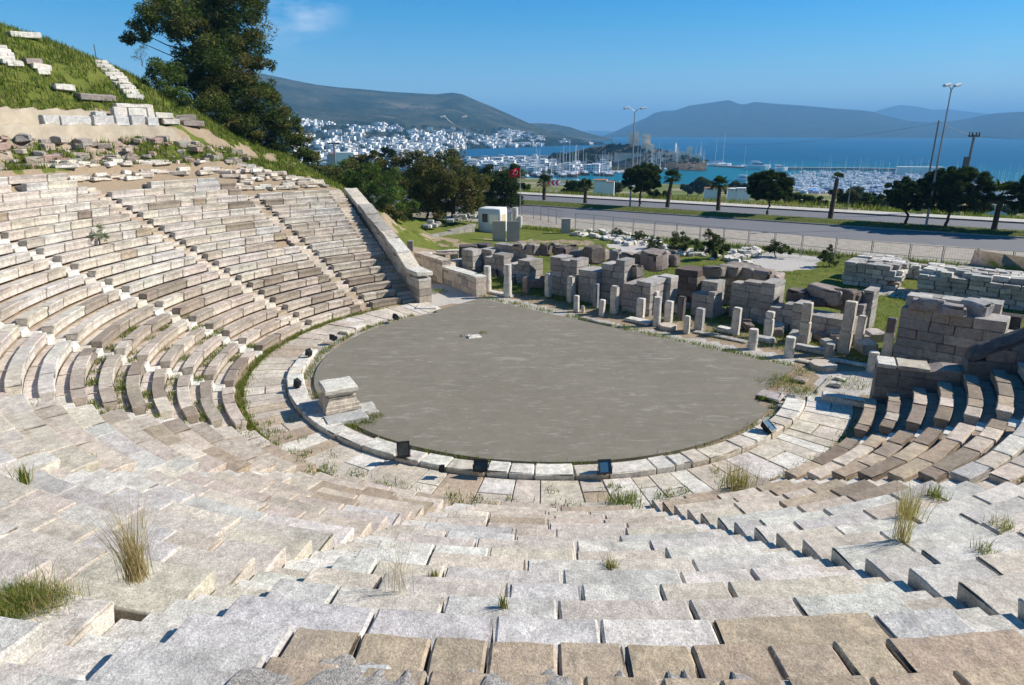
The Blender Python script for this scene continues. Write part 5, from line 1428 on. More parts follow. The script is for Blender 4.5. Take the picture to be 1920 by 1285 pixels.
m_ = MB(); rbox(m_, -1.27, -1.245, -.45, .35, 1.15, 1.95); rbox(m_, -.75, -.15, -1.02, -.99, 1.15, 2.0); m_.build('window', M['glass'], root)
m_ = MB(); rbox(m_, .05, 1.0, -1.03, -.985, 1.05, 1.95, (1.3, 1.1, .9)); m_.build('shutter', M['plain'], root)
m_ = MB(); rbox(m_, 1.24, 1.27, -.6, .5, 1.05, 1.95, (.55, .42, .28)); m_.build('window', M['plain'], root)
M['plaster'] = simple('grey_beige_plaster', (.42, .39, .36), .9, .1, 3.0)
for px, wd, lb, c_ in ((936, 1.25, 'beige screen wall in front of the booth, with a diagonal shadow', (1.15, 1.05, .95)), (962, 1.2, 'grey screen wall in front of the booth, right of the beige one', (.95, .93, .93))):
    Q = G(px, 455); m_ = MB(); m_.quadbox(-wd/2, wd/2, 0, .18, -.05, 2.0, c_, 0, tuple(Q)); o = m_.build('screen_wall', M['plaster'], loc=tuple(Q)); tag(o, lb, 'wall')
Q = G(1061, 438); m_ = MB(); m_.quadbox(-.45, .45, 0, .5, -.05, 1.45, (.95, .93, .93), 0, tuple(Q)); m_.quadbox(-.47, .47, -.02, .52, 1.45, 1.50, (1, 1, 1), 0, tuple(Q)); o = m_.build('gate_pillar', M['plaster'], loc=tuple(Q)); tag(o, 'grey plastered gate pillar at the left end of the wire fence', 'pillar')
for k, (px, h_, r_, lb) in enumerate(((955, 1.7, .26, 'broken pale column shaft right of the booth'), (966, 2.2, .33, 'tallest white column shaft standing right of the booth'), (975, 1.3, .26, 'short round column stump at the flagpole foot'))):
    Q = G(px, 428); m_ = MB(); m_.tube([Q, Q+Vector((0, 0, h_*.5)), Q+Vector((0, 0, h_))], [r_, r_*.96, r_*.9], 14, WHITE); o = m_.build('stone_column', M['stone'], loc=tuple(Q)); tag(o, lb, 'column')
# flag
P = G(975, 415); zt = top_at(P, 313)
root = thing('flagpole', tuple(P), 'thin white flagpole with a red flag beside the booth', 'flagpole')
m_ = MB(); m_.tube([P, P+Vector((0, 0, zt*.5)), P+Vector((0, 0, zt))], [.055, .045, .03], 8); m_.build('pole', M['metal'], root)
nx, nz = 14, 8; V = []; L_, H_ = 1.3, .85
def fl_xy(u, v): return (P.x-.05-u*L_*.92, P.y+.12*math.sin(u*7)+.02, zt-.15-v*H_-.22*u+.05*math.sin(u*6+v*2))
for i in range(nx+1):
    for j in range(nz+1): V.append(fl_xy(i/nx, j/nz))
m_ = MB(); m_.add(V, [(i*(nz+1)+j, (i+1)*(nz+1)+j, (i+1)*(nz+1)+j+1, i*(nz+1)+j+1) for i in range(nx) for j in range(nz)], (1, 1, 1))
M['red'] = simple('red_cloth', (.60, .012, .02), .8, .1, 5.0); fo = m_.build('flag', M['red'], root, smooth=True); 
sl = fo.modifiers.new('thick', 'SOLIDIFY'); sl.thickness = .012
# crescent and star, standing just proud of the cloth on the side we see
def off(u, v): x, y, z = fl_xy(u, v); return (x, y-.03, z)
m_ = MB(); N = 28; V = []; F = []
for k in range(N+1):
    a = PI*.22+(2*PI-PI*.44)*k/N
    V.append(off(.36+.19*math.cos(a), .5+.28*math.sin(a)))
    a2 = PI*.30+(2*PI-PI*.60)*k/N
    V.append(off(.40+.155*math.cos(a2), .5+.225*math.sin(a2)))
F = [(2*k, 2*k+1, 2*k+3, 2*k+2) for k in range(N)]
m_.add(V, F); V = []
for k in range(10):
    a = PI+2*PI*k/10; r = .095 if k % 2 == 0 else .038; V.append(off(.62+r*math.cos(a), .5+r*1.45*math.sin(a)))
m_.add([off(.62, .5)]+V, [(0, 1+k, 1+(k+1) % 10) for k in range(10)])
M['whitecloth'] = simple('white_cloth', (.75, .75, .75), .8, .03, 5.0); m_.build('crescent_and_star', M['whitecloth'], root)

# chevron sign
P = G(1036, 366); P.z = .15; zt, zb_ = top_at(P, 337.5), top_at(P, 348.5); W_ = 22*P.y/FPX
root = thing('chevron_sign', tuple(P), 'red and white chevron road sign beyond the road', 'sign')
m_ = MB(); m_.quadbox(-W_/2, W_/2, 0, .04, zb_, zt, (1, 1, 1), 0, (P.x, P.y, 0)); m_.build('sign_board', M['paint'], root)
m_ = MB(); hh = (zt-zb_)
for k in range(3):
    x0 = -W_/2+W_/3*k+.06; q = W_/6
    for sgn in (1, -1):
        zc_ = (zt+zb_)/2; ze = zc_+sgn*hh*.46
        V = [(P.x+x0, P.y-.012, zc_), (P.x+x0+q, P.y-.012, zc_), (P.x+x0+q*2, P.y-.012, ze), (P.x+x0+q, P.y-.012, ze)]
        m_.add(V, [(0, 1, 2, 3)])
m_.build('chevrons', M['red'], root)
for sx_ in (-.32, .32): m_ = MB(); m_.tube([(P.x+sx_*W_, P.y+.08, .1), (P.x+sx_*W_, P.y+.08, zt)], .05, 6); m_.build('post', M['metal'], root)

# street lamps, poles, cables
def lamp(label, px, py, pyt, arm=17, drop=0, base_z=.15):
    P = G(px, py); P.z = base_z; zt = top_at(P, pyt); s = P.y/FPX
    root = thing('street_lamp', tuple(P), label, 'street lamp', 'double street lamps along the road')
    m_ = MB(); m_.tube([P, (P.x, P.y, zt*.5), (P.x, P.y, zt-.4)], [.13, .10, .06], 8, (.85, .87, .9)); m_.build('pole', M['metal'], root)
    for sg in (-1, 1):
        a = arm*s; dx, dy = r_nor[0]*sg, r_nor[1]*sg
        dx, dy = (sg*.93, sg*.3)
        m_ = MB(); m_.tube([(P.x, P.y, zt-.5), (P.x+dx*a*.35, P.y+dy*a*.35, zt-.15), (P.x+dx*a*.8, P.y+dy*a*.8, zt+drop)], [.05, .045, .04], 6, (.85, .87, .9)); m_.build('arm', M['metal'], root)
        m_ = MB(); h = rigid((P.x+dx*a, P.y+dy*a, zt+drop), math.atan2(dy, dx), 0, -.2*sg)
        wblock(m_, h, .42, .19, .13, .08, (4, 4, 4), 0, 1, 0, (1.6, 1.6, 1.6)); m_.build('lamp_head', M['metal'], root)
lamp('tall double street lamp behind the left round pine, seen against the island', 1181, 390, 203)
lamp('tallest double street lamp at the right, behind the widest round pine', 1735, 430, 160, 12)
P = G(854, 374)
lamp('double street lamp at the left, rising over the olive trees against the hill', 854, 374, 226, 20, .5)
def pole(label, px, py, pyt, r0, name='utility_pole', cross=None, tint=(.55, .52, .5), zb=None):
    P = G(px, py); P.z = 0 if zb is None else zb; zt = top_at(P, pyt)
    root = thing(name, tuple(P), label, 'pole'); m_ = MB(); m_.tube([P, (P.x, P.y, zt)], [r0, r0*.6], 8, tint); m_.build('pole', M['metal'], root)
    if cross:
        m_ = MB(); s = P.y/FPX
        m_.quadbox(-cross*s, cross*s, -.08, .08, zt-.25, zt-.08, (.3, .28, .27), 0, (P.x, P.y, 0)); m_.build('crossarm', M['metal'], root)
        for q in (-.9, -.35, .35, .9):
            m_ = MB(); m_.tube([(P.x+q*cross*s, P.y, zt-.08), (P.x+q*cross*s, P.y, zt+.3)], [.09, .07], 8, (.2, .18, .18)); m_.build('insulator', M['metal'], root)
    return Vector((P.x, P.y, zt))
t1 = pole('slim dark pole crossing the right street lamp', 1728, 404, 226, .14)
t2 = pole('concrete utility pole with a short crossarm at the right', 1797, 402, 253, .22, cross=10)
m_ = MB(); m_.quadbox(-.25, .25, -.2, .2, t2.z-4.3, t2.z-2.6, (.3, .3, .32), 0, (t2.x-.35, t2.y, 0)); o = m_.build('transformer_box', M['metal'], bpy.data.objects[[q.name for q in bpy.data.objects if q.name.startswith('utility_pole')][-1]])
pole('thin grey post on the far pavement behind the thick palm', 1588, 396, 342, .09)
pole('thin post on the far pavement near the lamp at the right', 1738, 402, 345, .07)
pole('short post right of the widest round pine', 1798, 405, 372, .08)
Q = D(628, 300, 150); 
root = thing('utility_pole', tuple(Q), 'utility pole with crossarm before the distant white town', 'pole'); m_ = MB(); zt = D(628, 268, 150).z
m_.tube([(Q.x, Q.y, Q.z-3), (Q.x, Q.y, zt)], [.2, .15], 8, (.5, .47, .45)); m_.build('pole', M['metal'], root)
m_ = MB(); m_.quadbox(-1.3, 1.3, -.1, .1, zt-.3, zt, (.2, .2, .2), 0, (Q.x, Q.y, 0)); m_.build('crossarm', M['metal'], root)
def cable(a, b, sag, label, r=.012):
    a, b = Vector(a), Vector(b); m_ = MB(); N = 16
    m_.tube([a.lerp(b, k/N)-Vector((0, 0, sag*4*(k/N)*(1-k/N))) for k in range(N+1)], r, 4, (.12, .11, .11)); o = m_.build('power_cable', M['metal'], loc=tuple(a)); tag(o, label, 'cable', 'power cables at the right')
far_l = D(1240, 300, 300)
cable(t1-Vector((0, 0, .3)), D(1330, 268, 170), 1.2, 'upper power cable running left from the slim dark pole')
cable(t1-Vector((0, 0, 5.0)), D(1480, 285, 170), 1.2, 'lower power cable running left from the slim dark pole')
cable(t1, t2, .3, 'power cable between the two poles at the right')
cable(t2, D(2050, 250, 80), .5, 'power cable leaving the photo at the right')

# wire fence
M['wire'] = simple('fence_wire', (.30, .31, .30), .6, .1, 4.0)
def fence(label, pts, H_, step=2.3, name='wire_fence', mesh=True, z=0.0, rails=3, r_=.035, dbl=True):
    P3 = [Vector(p) for p in pts]; root = thing(name, tuple(P3[0]), label, 'fence')
    for a, b in zip(P3[:-1], P3[1:]):
        L = (b-a).length; n = max(1, round(L/step)); d = (b-a)/n
        for k in range(n):
            p, q = a+d*k, a+d*(k+1); m_ = MB(); m_.tube([p, p+Vector((0, 0, H_))], r_, 6); 
            m_.build('post', M['wire'], root)
            m_ = MB(); e = d.normalized()*.10
            p2, q2 = p+e, q-(e*.3 if dbl else e*0)
            if dbl: m_.tube([p2, p2+Vector((0, 0, H_-.05))], .022, 5)
            for zz in ([.12, H_*.5, H_-.06] if rails == 3 else [H_-.06]): m_.tube([p2+Vector((0, 0, zz)), q2+Vector((0, 0, zz))], .016, 4)
            if mesh:
                nv = int((q2-p2).length/.16)
                for v in range(1, nv): s_ = p2.lerp(q2, v/nv); m_.tube([s_+Vector((0, 0, .12)), s_+Vector((0, 0, H_-.06))], .0035, 3, caps=False)
                for zz in np.arange(.25, H_-.1, .16): m_.tube([p2+Vector((0, 0, zz)), q2+Vector((0, 0, zz))], .0035, 3, caps=False)
            m_.build('mesh_panel', M['wire'], root)
Lf = [G(x, y) for x, y in ((1078, 432), (1310, 460), (1500, 481), (1700, 502), (1960, 523))]
fence('long wire mesh fence between the ruins and the road', Lf, 1.85)
fence('dark wire gate fence left of the grey gate pillar', [G(1000, 411), G(1058, 425)], 1.7, 2.0, 'wire_gate', mesh=True)
fence('thin fence behind the grass by the booth', [G(978, 408), G(1000, 411)], 1.5, 1.5)

# hillside: benches, stair fragments, fence on the crest
def hit(px, py, t0=30):
    d = pix_dir(px, py)
    for t in np.arange(t0, 110, .1):
        x, y, z = d[0]*t, d[1]*t, EYE+d[2]*t; r = math.hypot(x-CX, y-CY); a = math.degrees(math.atan2(x-CX, y-CY)) % 360
        if r > 29.3 and z <= hill_at(r, a): return Vector((x, y, z)), r, a
    return Vector((d[0]*70, d[1]*70, EYE+d[2]*70)), 46, 310
M['render'] = simple('pale_cement', (.50, .43, .33), .95, .18, 1.2, bmp=.3)
for lb, r_, a0, a1, z0, z1 in (('long low cement wall across the hillside above the rock', 34.30, 283, 310.6, 8.9, 10.42), ('shorter upper cement wall half buried by the grass', 36.1, 284, 304.5, 10.1, 11.38)):
    m_ = MB(); N = 60; V = []
    for k in range(N+1):
        a = a0+(a1-a0)*k/N; zt = z1+.06*math.sin(k*.9)+(.10 if k % 7 == 3 else 0)-(max(0, k-N+4)*.1)
        for rr_ in (r_, r_+.35): x, y, _ = pol(rr_, a); V += [(x, y, z0), (x, y, zt)]
    F = []
    for k in range(N):
        b = 4*k; F += [(b, b+4, b+5, b+1), (b+1, b+5, b+7, b+3), (b+3, b+7, b+6, b+2)]
    F += [(0, 1, 3, 2), (4*N, 4*N+2, 4*N+3, 4*N+1)]
    m_.add(V, F); o = m_.build('terrace_wall', M['render'], loc=pol(r_, (a0+a1)/2, z0)); tag(o, lb, 'wall')
# bench of white blocks
bench = [(78, 110, 217, .55), (110, 168, 218, .5), (172, 212, 217, .5), (176, 200, 210, .35), (214, 240, 220, .5), (243, 270, 217, .5), (273, 296, 220, .5)]
wdz = ['first grey-white bench block from the left', 'long bench block second from the left', 'third bench block', 'pointed top block on the third bench block', 'fourth bench block under the seat back', 'fifth bench block under the seat back', 'last bench block at the right']
for (x0, x1, yt, dp), lb in zip(bench, wdz):
    a0 = math.radians(0); P = None
    def at(px, r, z): 
        d = pix_dir(px, 233); A_ = d[0]**2+d[1]**2; B_ = -2*(d[0]*CX+d[1]*CY); C_ = CX**2+CY**2-r*r; t = (-B_+math.sqrt(B_*B_-4*A_*C_))/(2*A_); return Vector((d[0]*t, d[1]*t, z))
    p, q = at(x0, 34.8, 10.38), at(x1, 34.8, 10.38); mid = (p+q)/2; L = (q-p).length; zt = top_at(mid, yt)
    if 'pointed' in lb: mid.z = 11.0
    rubble('bench_block', mid, 0, (L-.04, .6, max(.3, zt-mid.z+.04)), lb+' on the hillside terrace', 'block', (.60, .59, .57), yaw=math.atan2((q-p).y, (q-p).x), group='bench blocks on the hillside terrace', amp=.03)
for (x0, x1, y0, y1, lb) in ((213, 240, 218, 200, 'left upright block of the stone seat back'), (240, 276, 218, 202, 'middle upright block of the stone seat back'), (276, 290, 218, 196, 'right upright block of the stone seat back'), (220, 280, 202, 194, 'top slab of the stone seat back')):
    p, q = at(x0, 35.5, 10.38), at(x1, 35.5, 10.38); mid = (p+q)/2; L = (q-p).length; zt = top_at(mid, y1); zb_ = top_at(mid, y0) if 'top slab' in lb else 10.35
    mid.z = zb_; rubble('bench_block', mid, 0, (L-.03, .55, zt-zb_), lb+' on the hillside', 'block', WHITE, yaw=math.atan2((q-p).y, (q-p).x), group='seat back blocks on the hillside', amp=.02)
fr = [(185, 116, 1.1), (194, 124, 1.2), (203, 131, 1.3), (212, 139, 1.3), (220, 147, 1.3), (228, 157, 1.2), (236, 163, 1.1), (243, 172, 1.1), (250, 180, 1.2)]
st = thing('stair_fragment', tuple(hit(250, 184)[0]), 'short run of white stone steps climbing the grassy hillside', 'steps')
def hblock(parent, px, py, L, name='step', t=WHITE, h=.32, dpt=.6):
    P, r, a = hit(px, py+4); m_ = MB()
    wblock(m_, rigid((P.x, P.y, P.z+h*.4), -math.radians(a)+PI*0, random.gauss(0, .05), random.gauss(0, .05)), L/2, dpt/2, h/2, .04, (4, 4, 3), .03, 2, .1, var(t, .05))
    if parent is not None: m_.build(name, M['stone'], parent)
    else: return m_.build(name, M['stone'], loc=tuple(P))
for px, py, L in fr: hblock(st, px, py, L); hblock(st, px+9, py+3, L*.6)
st = thing('stair_fragment', tuple(hit(10, 118)[0]), 'broken white steps at the left edge of the grassy hillside', 'steps')
for px, py, L in ((2, 95, 1.0), (8, 102, 1.0), (10, 110, 1.0), (20, 117, 1.2), (26, 120, 1.0), (-5, 88, 1.0)): hblock(st, px, py, L)
for px, py, L, lb in ((45, 67, 2.0, 'long white slab near the top of the hillside'), (60, 117, 1.1, 'grey flat stone in the grass of the hillside'), (75, 127, 1.2, 'white stone below the grey flat one on the hillside'), (78, 136, .8, 'small white stone under the other on the hillside'), (118, 166, 1.3, 'white block above the low cement wall'), (180, 183, 2.4, 'grey rock outcrop in the grass above the walls'), (305, 218, 1.3, 'white slab right of the bench blocks'), (318, 228, 1.2, 'white slab low at the right of the bench'), (345, 222, 1.6, 'pinkish rock beside the right end of the terrace'), (360, 232, 1.6, 'brownish rock at the edge of the terrace')):
    o = hblock(None, px, py, L, 'hillside_stone', WHITE if 'white' in lb else (.36, .31, .28), .4, .9); tag(o, lb, 'stone')
# loose rocks in the bank
random.seed(99)
for k in range(150):
    a = random.uniform(287, 319); r = random.uniform(29.9, 34.1); P = Vector(pol(r, a, hill_at(r, a)-.05)); s = random.uniform(.15, .75)
    rubble('bank_rock', P, 0, (s*1.3, s, s*.6), 'rough rock sticking out of the earth bank above the seats', 'rock', random.choice([(.44, .37, .30), (.50, .44, .37), (.42, .30, .25), (.36, .33, .30)]), yaw=random.uniform(0, 6), group='rocks of the earth bank', n=(4, 4, 3), amp=.09)
for k in range(210):                                   # tumbled blocks along the upper edge of the seats
    a = random.uniform(283, 325); r = random.uniform(28.6 if a > 291 else 30.4, 30.9) if a < 311 else random.uniform(26.4, 29.6)
    z = hill_at(r, a) if r > 29.3 else float(hillz(np.array([r]), np.array([a]))[0])
    rubble('fallen_block', Vector(pol(r, a, z-.02)), 0, (random.uniform(.35, 1.3), random.uniform(.35, .6), random.uniform(.12, .3)), 'tumbled pale block lying along the broken upper edge of the far seats', 'block', random.choice([CREAM, WHITE, PINK]), yaw=-math.radians(a)+random.gauss(0, .3), group='tumbled blocks above the far seats', n=(3, 3, 3), amp=.04)
# crest fence
pts = []
for px, py in ((-60, 55), (0, 62), (60, 66), (143, 84), (218, 118), (272, 122)):
    P, r, a = hit(px, py, 60); P = Vector(pol(45.8, a, hill_at(45.8, a))); pts.append(P)
fence('thin wire fence running along the crest of the hill', pts, 1.35, 2.6, 'wire_fence', mesh=False, rails=1, dbl=False, r_=.03)
# foreground rough rocks
def near_rock(label, px, py, size, tint, yaw, z=None, n=(16, 12, 6)):
    P = Vector(onrow(px, py)); P.z -= .10
    if z is not None: P.z = z
    m_ = MB(); sx_, sy_, sz_ = size
    wblock(m_, rigid((P.x, P.y, P.z+sz_/2-.06), yaw), sx_/2, sy_/2, sz_/2, .035, n, .022, 5.0, .05, tint)
    o = m_.build('rough_rock', M['stone'], loc=tuple(P)); tag(o, label, 'rock')
near_rock('rough grey-white rock at the bottom edge, left of the middle', 650, 1278, (.6, .4, .17), (.60, .60, .58), .05)
near_rock('rough pinkish block at the bottom edge under the tan slabs', 1300, 1284, (1.0, .3, .12), (.58, .50, .46), .02)
#near_rock('pointed pale broken block beside the gravel at the lower left', 430, 1235, (.35, .5, .16), (.62, .59, .54), .5)
near_rock('long pale block cut by the bottom edge in the lower right', 1500, 1290, (1.0, .3, .16), (.58, .53, .48), .0)

# ================================================================ SEA, ISLAND, TOWN, HARBOUR
def water_mat():
    m, t, b = newmat('sea_water')
    tcn = t.nodes.new('ShaderNodeTexCoord'); tcn.name = 'TC'
    mp = t.nodes.new('ShaderNodeMapping'); mp.inputs['Scale'].default_value = (.004, .0012, 1); t.links.new(tcn.outputs['Object'], mp.inputs['Vector'])
    n1 = noise(t, 1.0, 6, .6, vec=mp.outputs[0])
    deep = mixrgb(t, (.000, .060, .135), (.000, .080, .170), ramp(t, n1, (.35, 0), (.65, 1)))
    # greener shallow water inside the harbour
    vm = t.nodes.new('ShaderNodeVectorMath'); vm.operation = 'DISTANCE'; vm.inputs[1].default_value = (130, 560, SEA)
    t.links.new(tcn.outputs['Object'], vm.inputs[0])
    mr = t.nodes.new('ShaderNodeMapRange'); mr.inputs['From Min'].default_value = 280; mr.inputs['From Max'].default_value = 560; mr.inputs['To Min'].default_value = 1; mr.inputs['To Max'].default_value = 0
    t.links.new(vm.outputs['Value'], mr.inputs['Value'])
    c = mixrgb(t, deep, (.004, .125, .175), mr.outputs[0])
    t.links.new(c, b.inputs['Base Color']); b.inputs['Roughness'].default_value = .42; b.inputs['IOR'].default_value = 1.33; b.inputs['Specular IOR Level'].default_value = .22
    mp2 = t.nodes.new('ShaderNodeMapping'); mp2.inputs['Scale'].default_value = (.25, .08, 1); t.links.new(tcn.outputs['Object'], mp2.inputs['Vector'])
    bump(t, noise(t, 1.0, 5, .7, vec=mp2.outputs[0]), .5, 1.0, b)
    return m
M['sea'] = water_mat()
mb = MB(); V = []; F = []
rr_ = [300, 1200, 4000, 12000, 20000]; na = 60
for r in rr_:
    for k in range(na+1):
        a = rad(-80+160*k/na); V.append((r*math.sin(a), r*math.cos(a), SEA))
for i in range(len(rr_)-1):
    for k in range(na): F.append((i*(na+1)+k, (i+1)*(na+1)+k, (i+1)*(na+1)+k+1, i*(na+1)+k+1))
mb.add(V, [f[::-1] for f in F]); so = mb.build('sea', M['sea']); tag(so, kind='structure')
if so.data.polygons[0].normal.z < 0: so.data.flip_normals()

def hill_land_mat(name, a, b_, c_):
    m, t, b = newmat(name)
    c = mixrgb(t, a, b_, ramp(t, noise(t, .006, 8, .7), (.42, 0), (.6, 1)))
    c = mixrgb(t, c, c_, ramp(t, noise(t, .0035, 9, .75), (.56, 0), (.66, .8)))
    c = mixrgb(t, c, ramp(t, noise(t, .03, 6, .8), (.3, .6), (.7, 1.35)), 1.0, 'MULTIPLY')
    t.links.new(c, b.inputs['Base Color']); b.inputs['Roughness'].default_value = 1.0; b.inputs['Specular IOR Level'].default_value = 0
    bump(t, noise(t, .012, 8, .75), 1.0, 25.0, b)
    return m
M['scrub'] = hill_land_mat('scrub_hills', (.022, .036, .014), (.085, .085, .045), (.30, .24, .17))
M['isle'] = hill_land_mat('island_scrub', (.022, .034, .018), (.045, .05, .028), (.08, .07, .05))
def el_tan(px, py): d = pix_dir(px, py); return d[2]/math.hypot(d[0], d[1])
def dir2(px): d = pix_dir(px, 250); h = math.hypot(d[0], d[1]); return d[0]/h, d[1]/h
def range_mesh(name, ridge, base, d_base, d_ridge, pw, mat, amp, nt_=26, step=5, back=1.35, wob=0.0):
    """a real relief: shore at d_base, ridge line at d_ridge, falling to the sea behind"""
    x0, x1 = ridge[0][0], ridge[-1][0]; xs = np.arange(x0, x1+step, step); V = []; T = nt_+7
    for px in xs:
        ry = np.interp(px, [p[0] for p in ridge], [p[1] for p in ridge]); by = np.interp(px, [p[0] for p in base], [p[1] for p in base])
        db = d_base(px) if callable(d_base) else d_base; dr = d_ridge(px) if callable(d_ridge) else d_ridge
        ux, uy = dir2(px)
        tr = el_tan(px, ry); tb = (SEA+.5-EYE)/db
        zr = EYE+dr*tr
        for k in range(T):
            if k <= nt_:
                t = k/nt_; d_ = db+(dr-db)*t; e = tb+(tr-tb)*t**pw; z = EYE+d_*e
                n_ = fbm(np.array([[ux*d_, uy*d_, 0]]), 1/(.13*(dr)), 40, 4)[0]-.5
                z += amp*n_*math.sin(PI*min(t*1.0, 1))*(zr-SEA)
            else:
                q = (k-nt_)/(T-1-nt_); d_ = dr*(1+(back-1)*q); z = zr+(SEA-5-zr)*q**.8
            V.append((ux*d_, uy*d_, z))
    V = np.array(V); n = len(xs); idx = np.arange(n*T).reshape(n, T)
    F = np.c_[idx[:-1, :-1].ravel(), idx[:-1, 1:].ravel(), idx[1:, 1:].ravel(), idx[1:, :-1].ravel()]
    m_ = MB(); m_.add(V, F); o = m_.build(name, mat, smooth=True); tag(o, kind='structure')
    if sum(p.normal.z for p in o.data.polygons[:200]) < 0: o.data.flip_normals()
    return V.reshape(n, T, 3), xs
def dist_at(py): return (SEA-EYE)/el_tan(960, py)
ridgeH = [(380, 118), (440, 120), (500, 138), (520, 142), (560, 151), (600, 159), (640, 164), (690, 168), (730, 172), (780, 175), (820, 177), (850, 174), (868, 177), (880, 182), (900, 191), (920, 199), (940, 208), (960, 217), (980, 226), (1000, 235), (1020, 243), (1040, 249), (1060, 254), (1080, 259), (1100, 264), (1140, 271)]
baseH = [(380, 320), (600, 312), (700, 306), (800, 298), (870, 280), (1000, 276), (1060, 273), (1140, 272)]
HV, hxs = range_mesh('headland', ridgeH, baseH, lambda px: dist_at(np.interp(px, [p[0] for p in baseH], [p[1] for p in baseH])), lambda px: np.interp(px, [380, 880, 1000, 1140], [3300, 3300, 3000, 2300]), .9, M['scrub'], .26, 40, 4)
ridge2 = [(930, 252), (960, 240), (990, 232), (1010, 231), (1040, 233), (1070, 239), (1090, 246), (1110, 252), (1135, 257), (1150, 260)]
range_mesh('far_headland', ridge2, [(930, 268), (1150, 262)], 3200, 3800, 1.0, M['scrub'], .05, 12, 5)
ridgeI = [(1115, 260), (1130, 255), (1150, 248), (1165, 241), (1180, 234), (1210, 221), (1225, 212), (1240, 208.5), (1262, 207.5), (1290, 198), (1330, 192.5), (1352, 189), (1362, 188), (1380, 195), (1390, 196), (1410, 191.5), (1450, 195), (1500, 198.5), (1560, 204), (1600, 206.5), (1625, 209), (1660, 218), (1700, 227), (1740, 229), (1780, 227), (1800, 224), (1830, 218), (1860, 212.5), (1900, 210), (1960, 209), (2060, 214)]
range_mesh('island', ridgeI, [(1115, 259), (2060, 259)], 5300, 7000, .8, M['isle'], .13, 26, 5)
ridgeF = [(1560, 240), (1600, 222), (1650, 204), (1680, 197), (1710, 200), (1740, 206), (1770, 205), (1800, 209), (1850, 214), (1900, 222), (1960, 238)]
range_mesh('far_island', ridgeF, [(1560, 251), (1960, 251)], 9500, 12000, 1.0, M['isle'], .04, 8, 10)
range_mesh('far_island', [(1060, 251), (1100, 245), (1140, 246), (1180, 249)], [(1060, 251), (1180, 251)], 12000, 14000, 1.0, M['isle'], .02, 6, 10)

# ---- white houses
M['lime'] = simple('limewash', (.78, .78, .77), .8, .06, .3)
M['dark'] = simple('window_dark', (.05, .055, .07), .4, .1, 1.0)
M['tile'] = simple('terracotta_tiles', (.42, .17, .09), .85, .15, .5)
def house_mesh(kind):
    m_ = MB(); g = random.Random(kind)
    if kind == 0: bs = [(-6, 6, -4, 4, -4, 6.2)]
    elif kind == 1: bs = [(-7, 1, -4, 4, -4, 6.4), (1.02, 7, -3, 4, -4, 3.4)]
    elif kind == 2: bs = [(-4, 4, -4, 4, -4, 9)]
    elif kind == 3: bs = [(-9, -1, -4, 4, -4, 6), (-.98, 8, -3.2, 4, -4, 6.6)]
    else: bs = [(-5, 5, -4, 4, -4, 3.4), (-2.5, 4.9, -1, 3.9, 3.41, 6.3)]
    for b in bs: m_.quadbox(*b)
    return m_, bs
HM = []
for k in range(5):
    m_, bs = house_mesh(k); V = []
    wm = MB()
    for (x0, x1, y0, y1, z0, z1) in bs:
        zz = max(z0, 0)+.9
        while zz+1.4 < z1:
            x = x0+1.0
            while x+1.2 < x1-.5: wm.quadbox(x, x+1.2, y0-.06, y0+.02, zz, zz+1.5); x += 2.5
            y = y0+1.0
            while y+1.2 < y1-.5: wm.quadbox(x1-.02, x1+.06, y, y+1.2, zz, zz+1.5); y += 2.6
            zz += 3.0
    HM.append((m_, wm))
house_src = {}
def put_house(P, kind, s, rz, near, label, group):
    if near not in (True, False): near = False
    key = (kind, near)
    if key not in house_src:
        r = HM[kind][0].build('white_house', M['lime'])
        ch = []
        if near: c = HM[kind][1].build('window', M['dark'], r); ch = [c]
        house_src[key] = (r, ch); o = r; o.location = P; o.rotation_euler = (0, 0, rz); o.scale = (s, s, s)
    else:
        r, ch = house_src[key]; o = copy_thing(r, ch, P, rz, None, s)
    tag(o, label, 'house', group); return o
g = random.Random(21)
def surf(HV, xs, px, t):
    i = min(max((px-xs[0])/(xs[1]-xs[0]), 0), len(xs)-1.001); k = t*40; i0, k0 = int(i), int(k); fi, fk = i-i0, k-k0
    return HV[i0, k0]*(1-fi)*(1-fk)+HV[i0+1, k0]*fi*(1-fk)+HV[i0, k0+1]*(1-fi)*fk+HV[i0+1, k0+1]*fi*fk
def py_of(P):
    z = P[2]-EYE; f = P[1]*math.cos(PITCH)-z*math.sin(PITCH); u = P[1]*math.sin(PITCH)+z*math.cos(PITCH); return PY-FPX*u/f
town_top = [(380, 200), (570, 208), (620, 217), (680, 226), (740, 234), (800, 240), (860, 244), (930, 246), (960, 240), (1000, 250), (1060, 264), (1130, 268)]
houses = []
tries = 0
while len(houses) < 1250 and tries < 60000:
    tries += 1
    px = g.uniform(540, 1125); t = g.uniform(0, .55)**1.15
    P = surf(HV, hxs, px, t); y = py_of(P)
    if y < np.interp(px, [q[0] for q in town_top], [q[1] for q in town_top])+g.uniform(0, 5): continue
    if y > np.interp(px, [540, 620, 830, 870, 1125], [312, 306, 296, 279, 272]): continue
    # green patches in the town
    if ((px-710)/32)**2+((y-255)/8)**2 < 1 or ((px-620)/26)**2+((y-243)/7)**2 < 1 or ((px-605)/16)**2+((y-262)/8)**2 < 1: continue
    pn = vnoise(np.array([[px*.05, y*.16, 0]]), 1, 3)[0]
    if pn < (.30 if px < 870 else .42): continue
    if px > 870 and g.random() < .25: continue
    if px > 985 and g.random() < .45: continue
    houses.append((math.hypot(P[0], P[1]), P, px))
houses.sort(key=lambda h: h[0])
rest = MB()
n_ind = 72
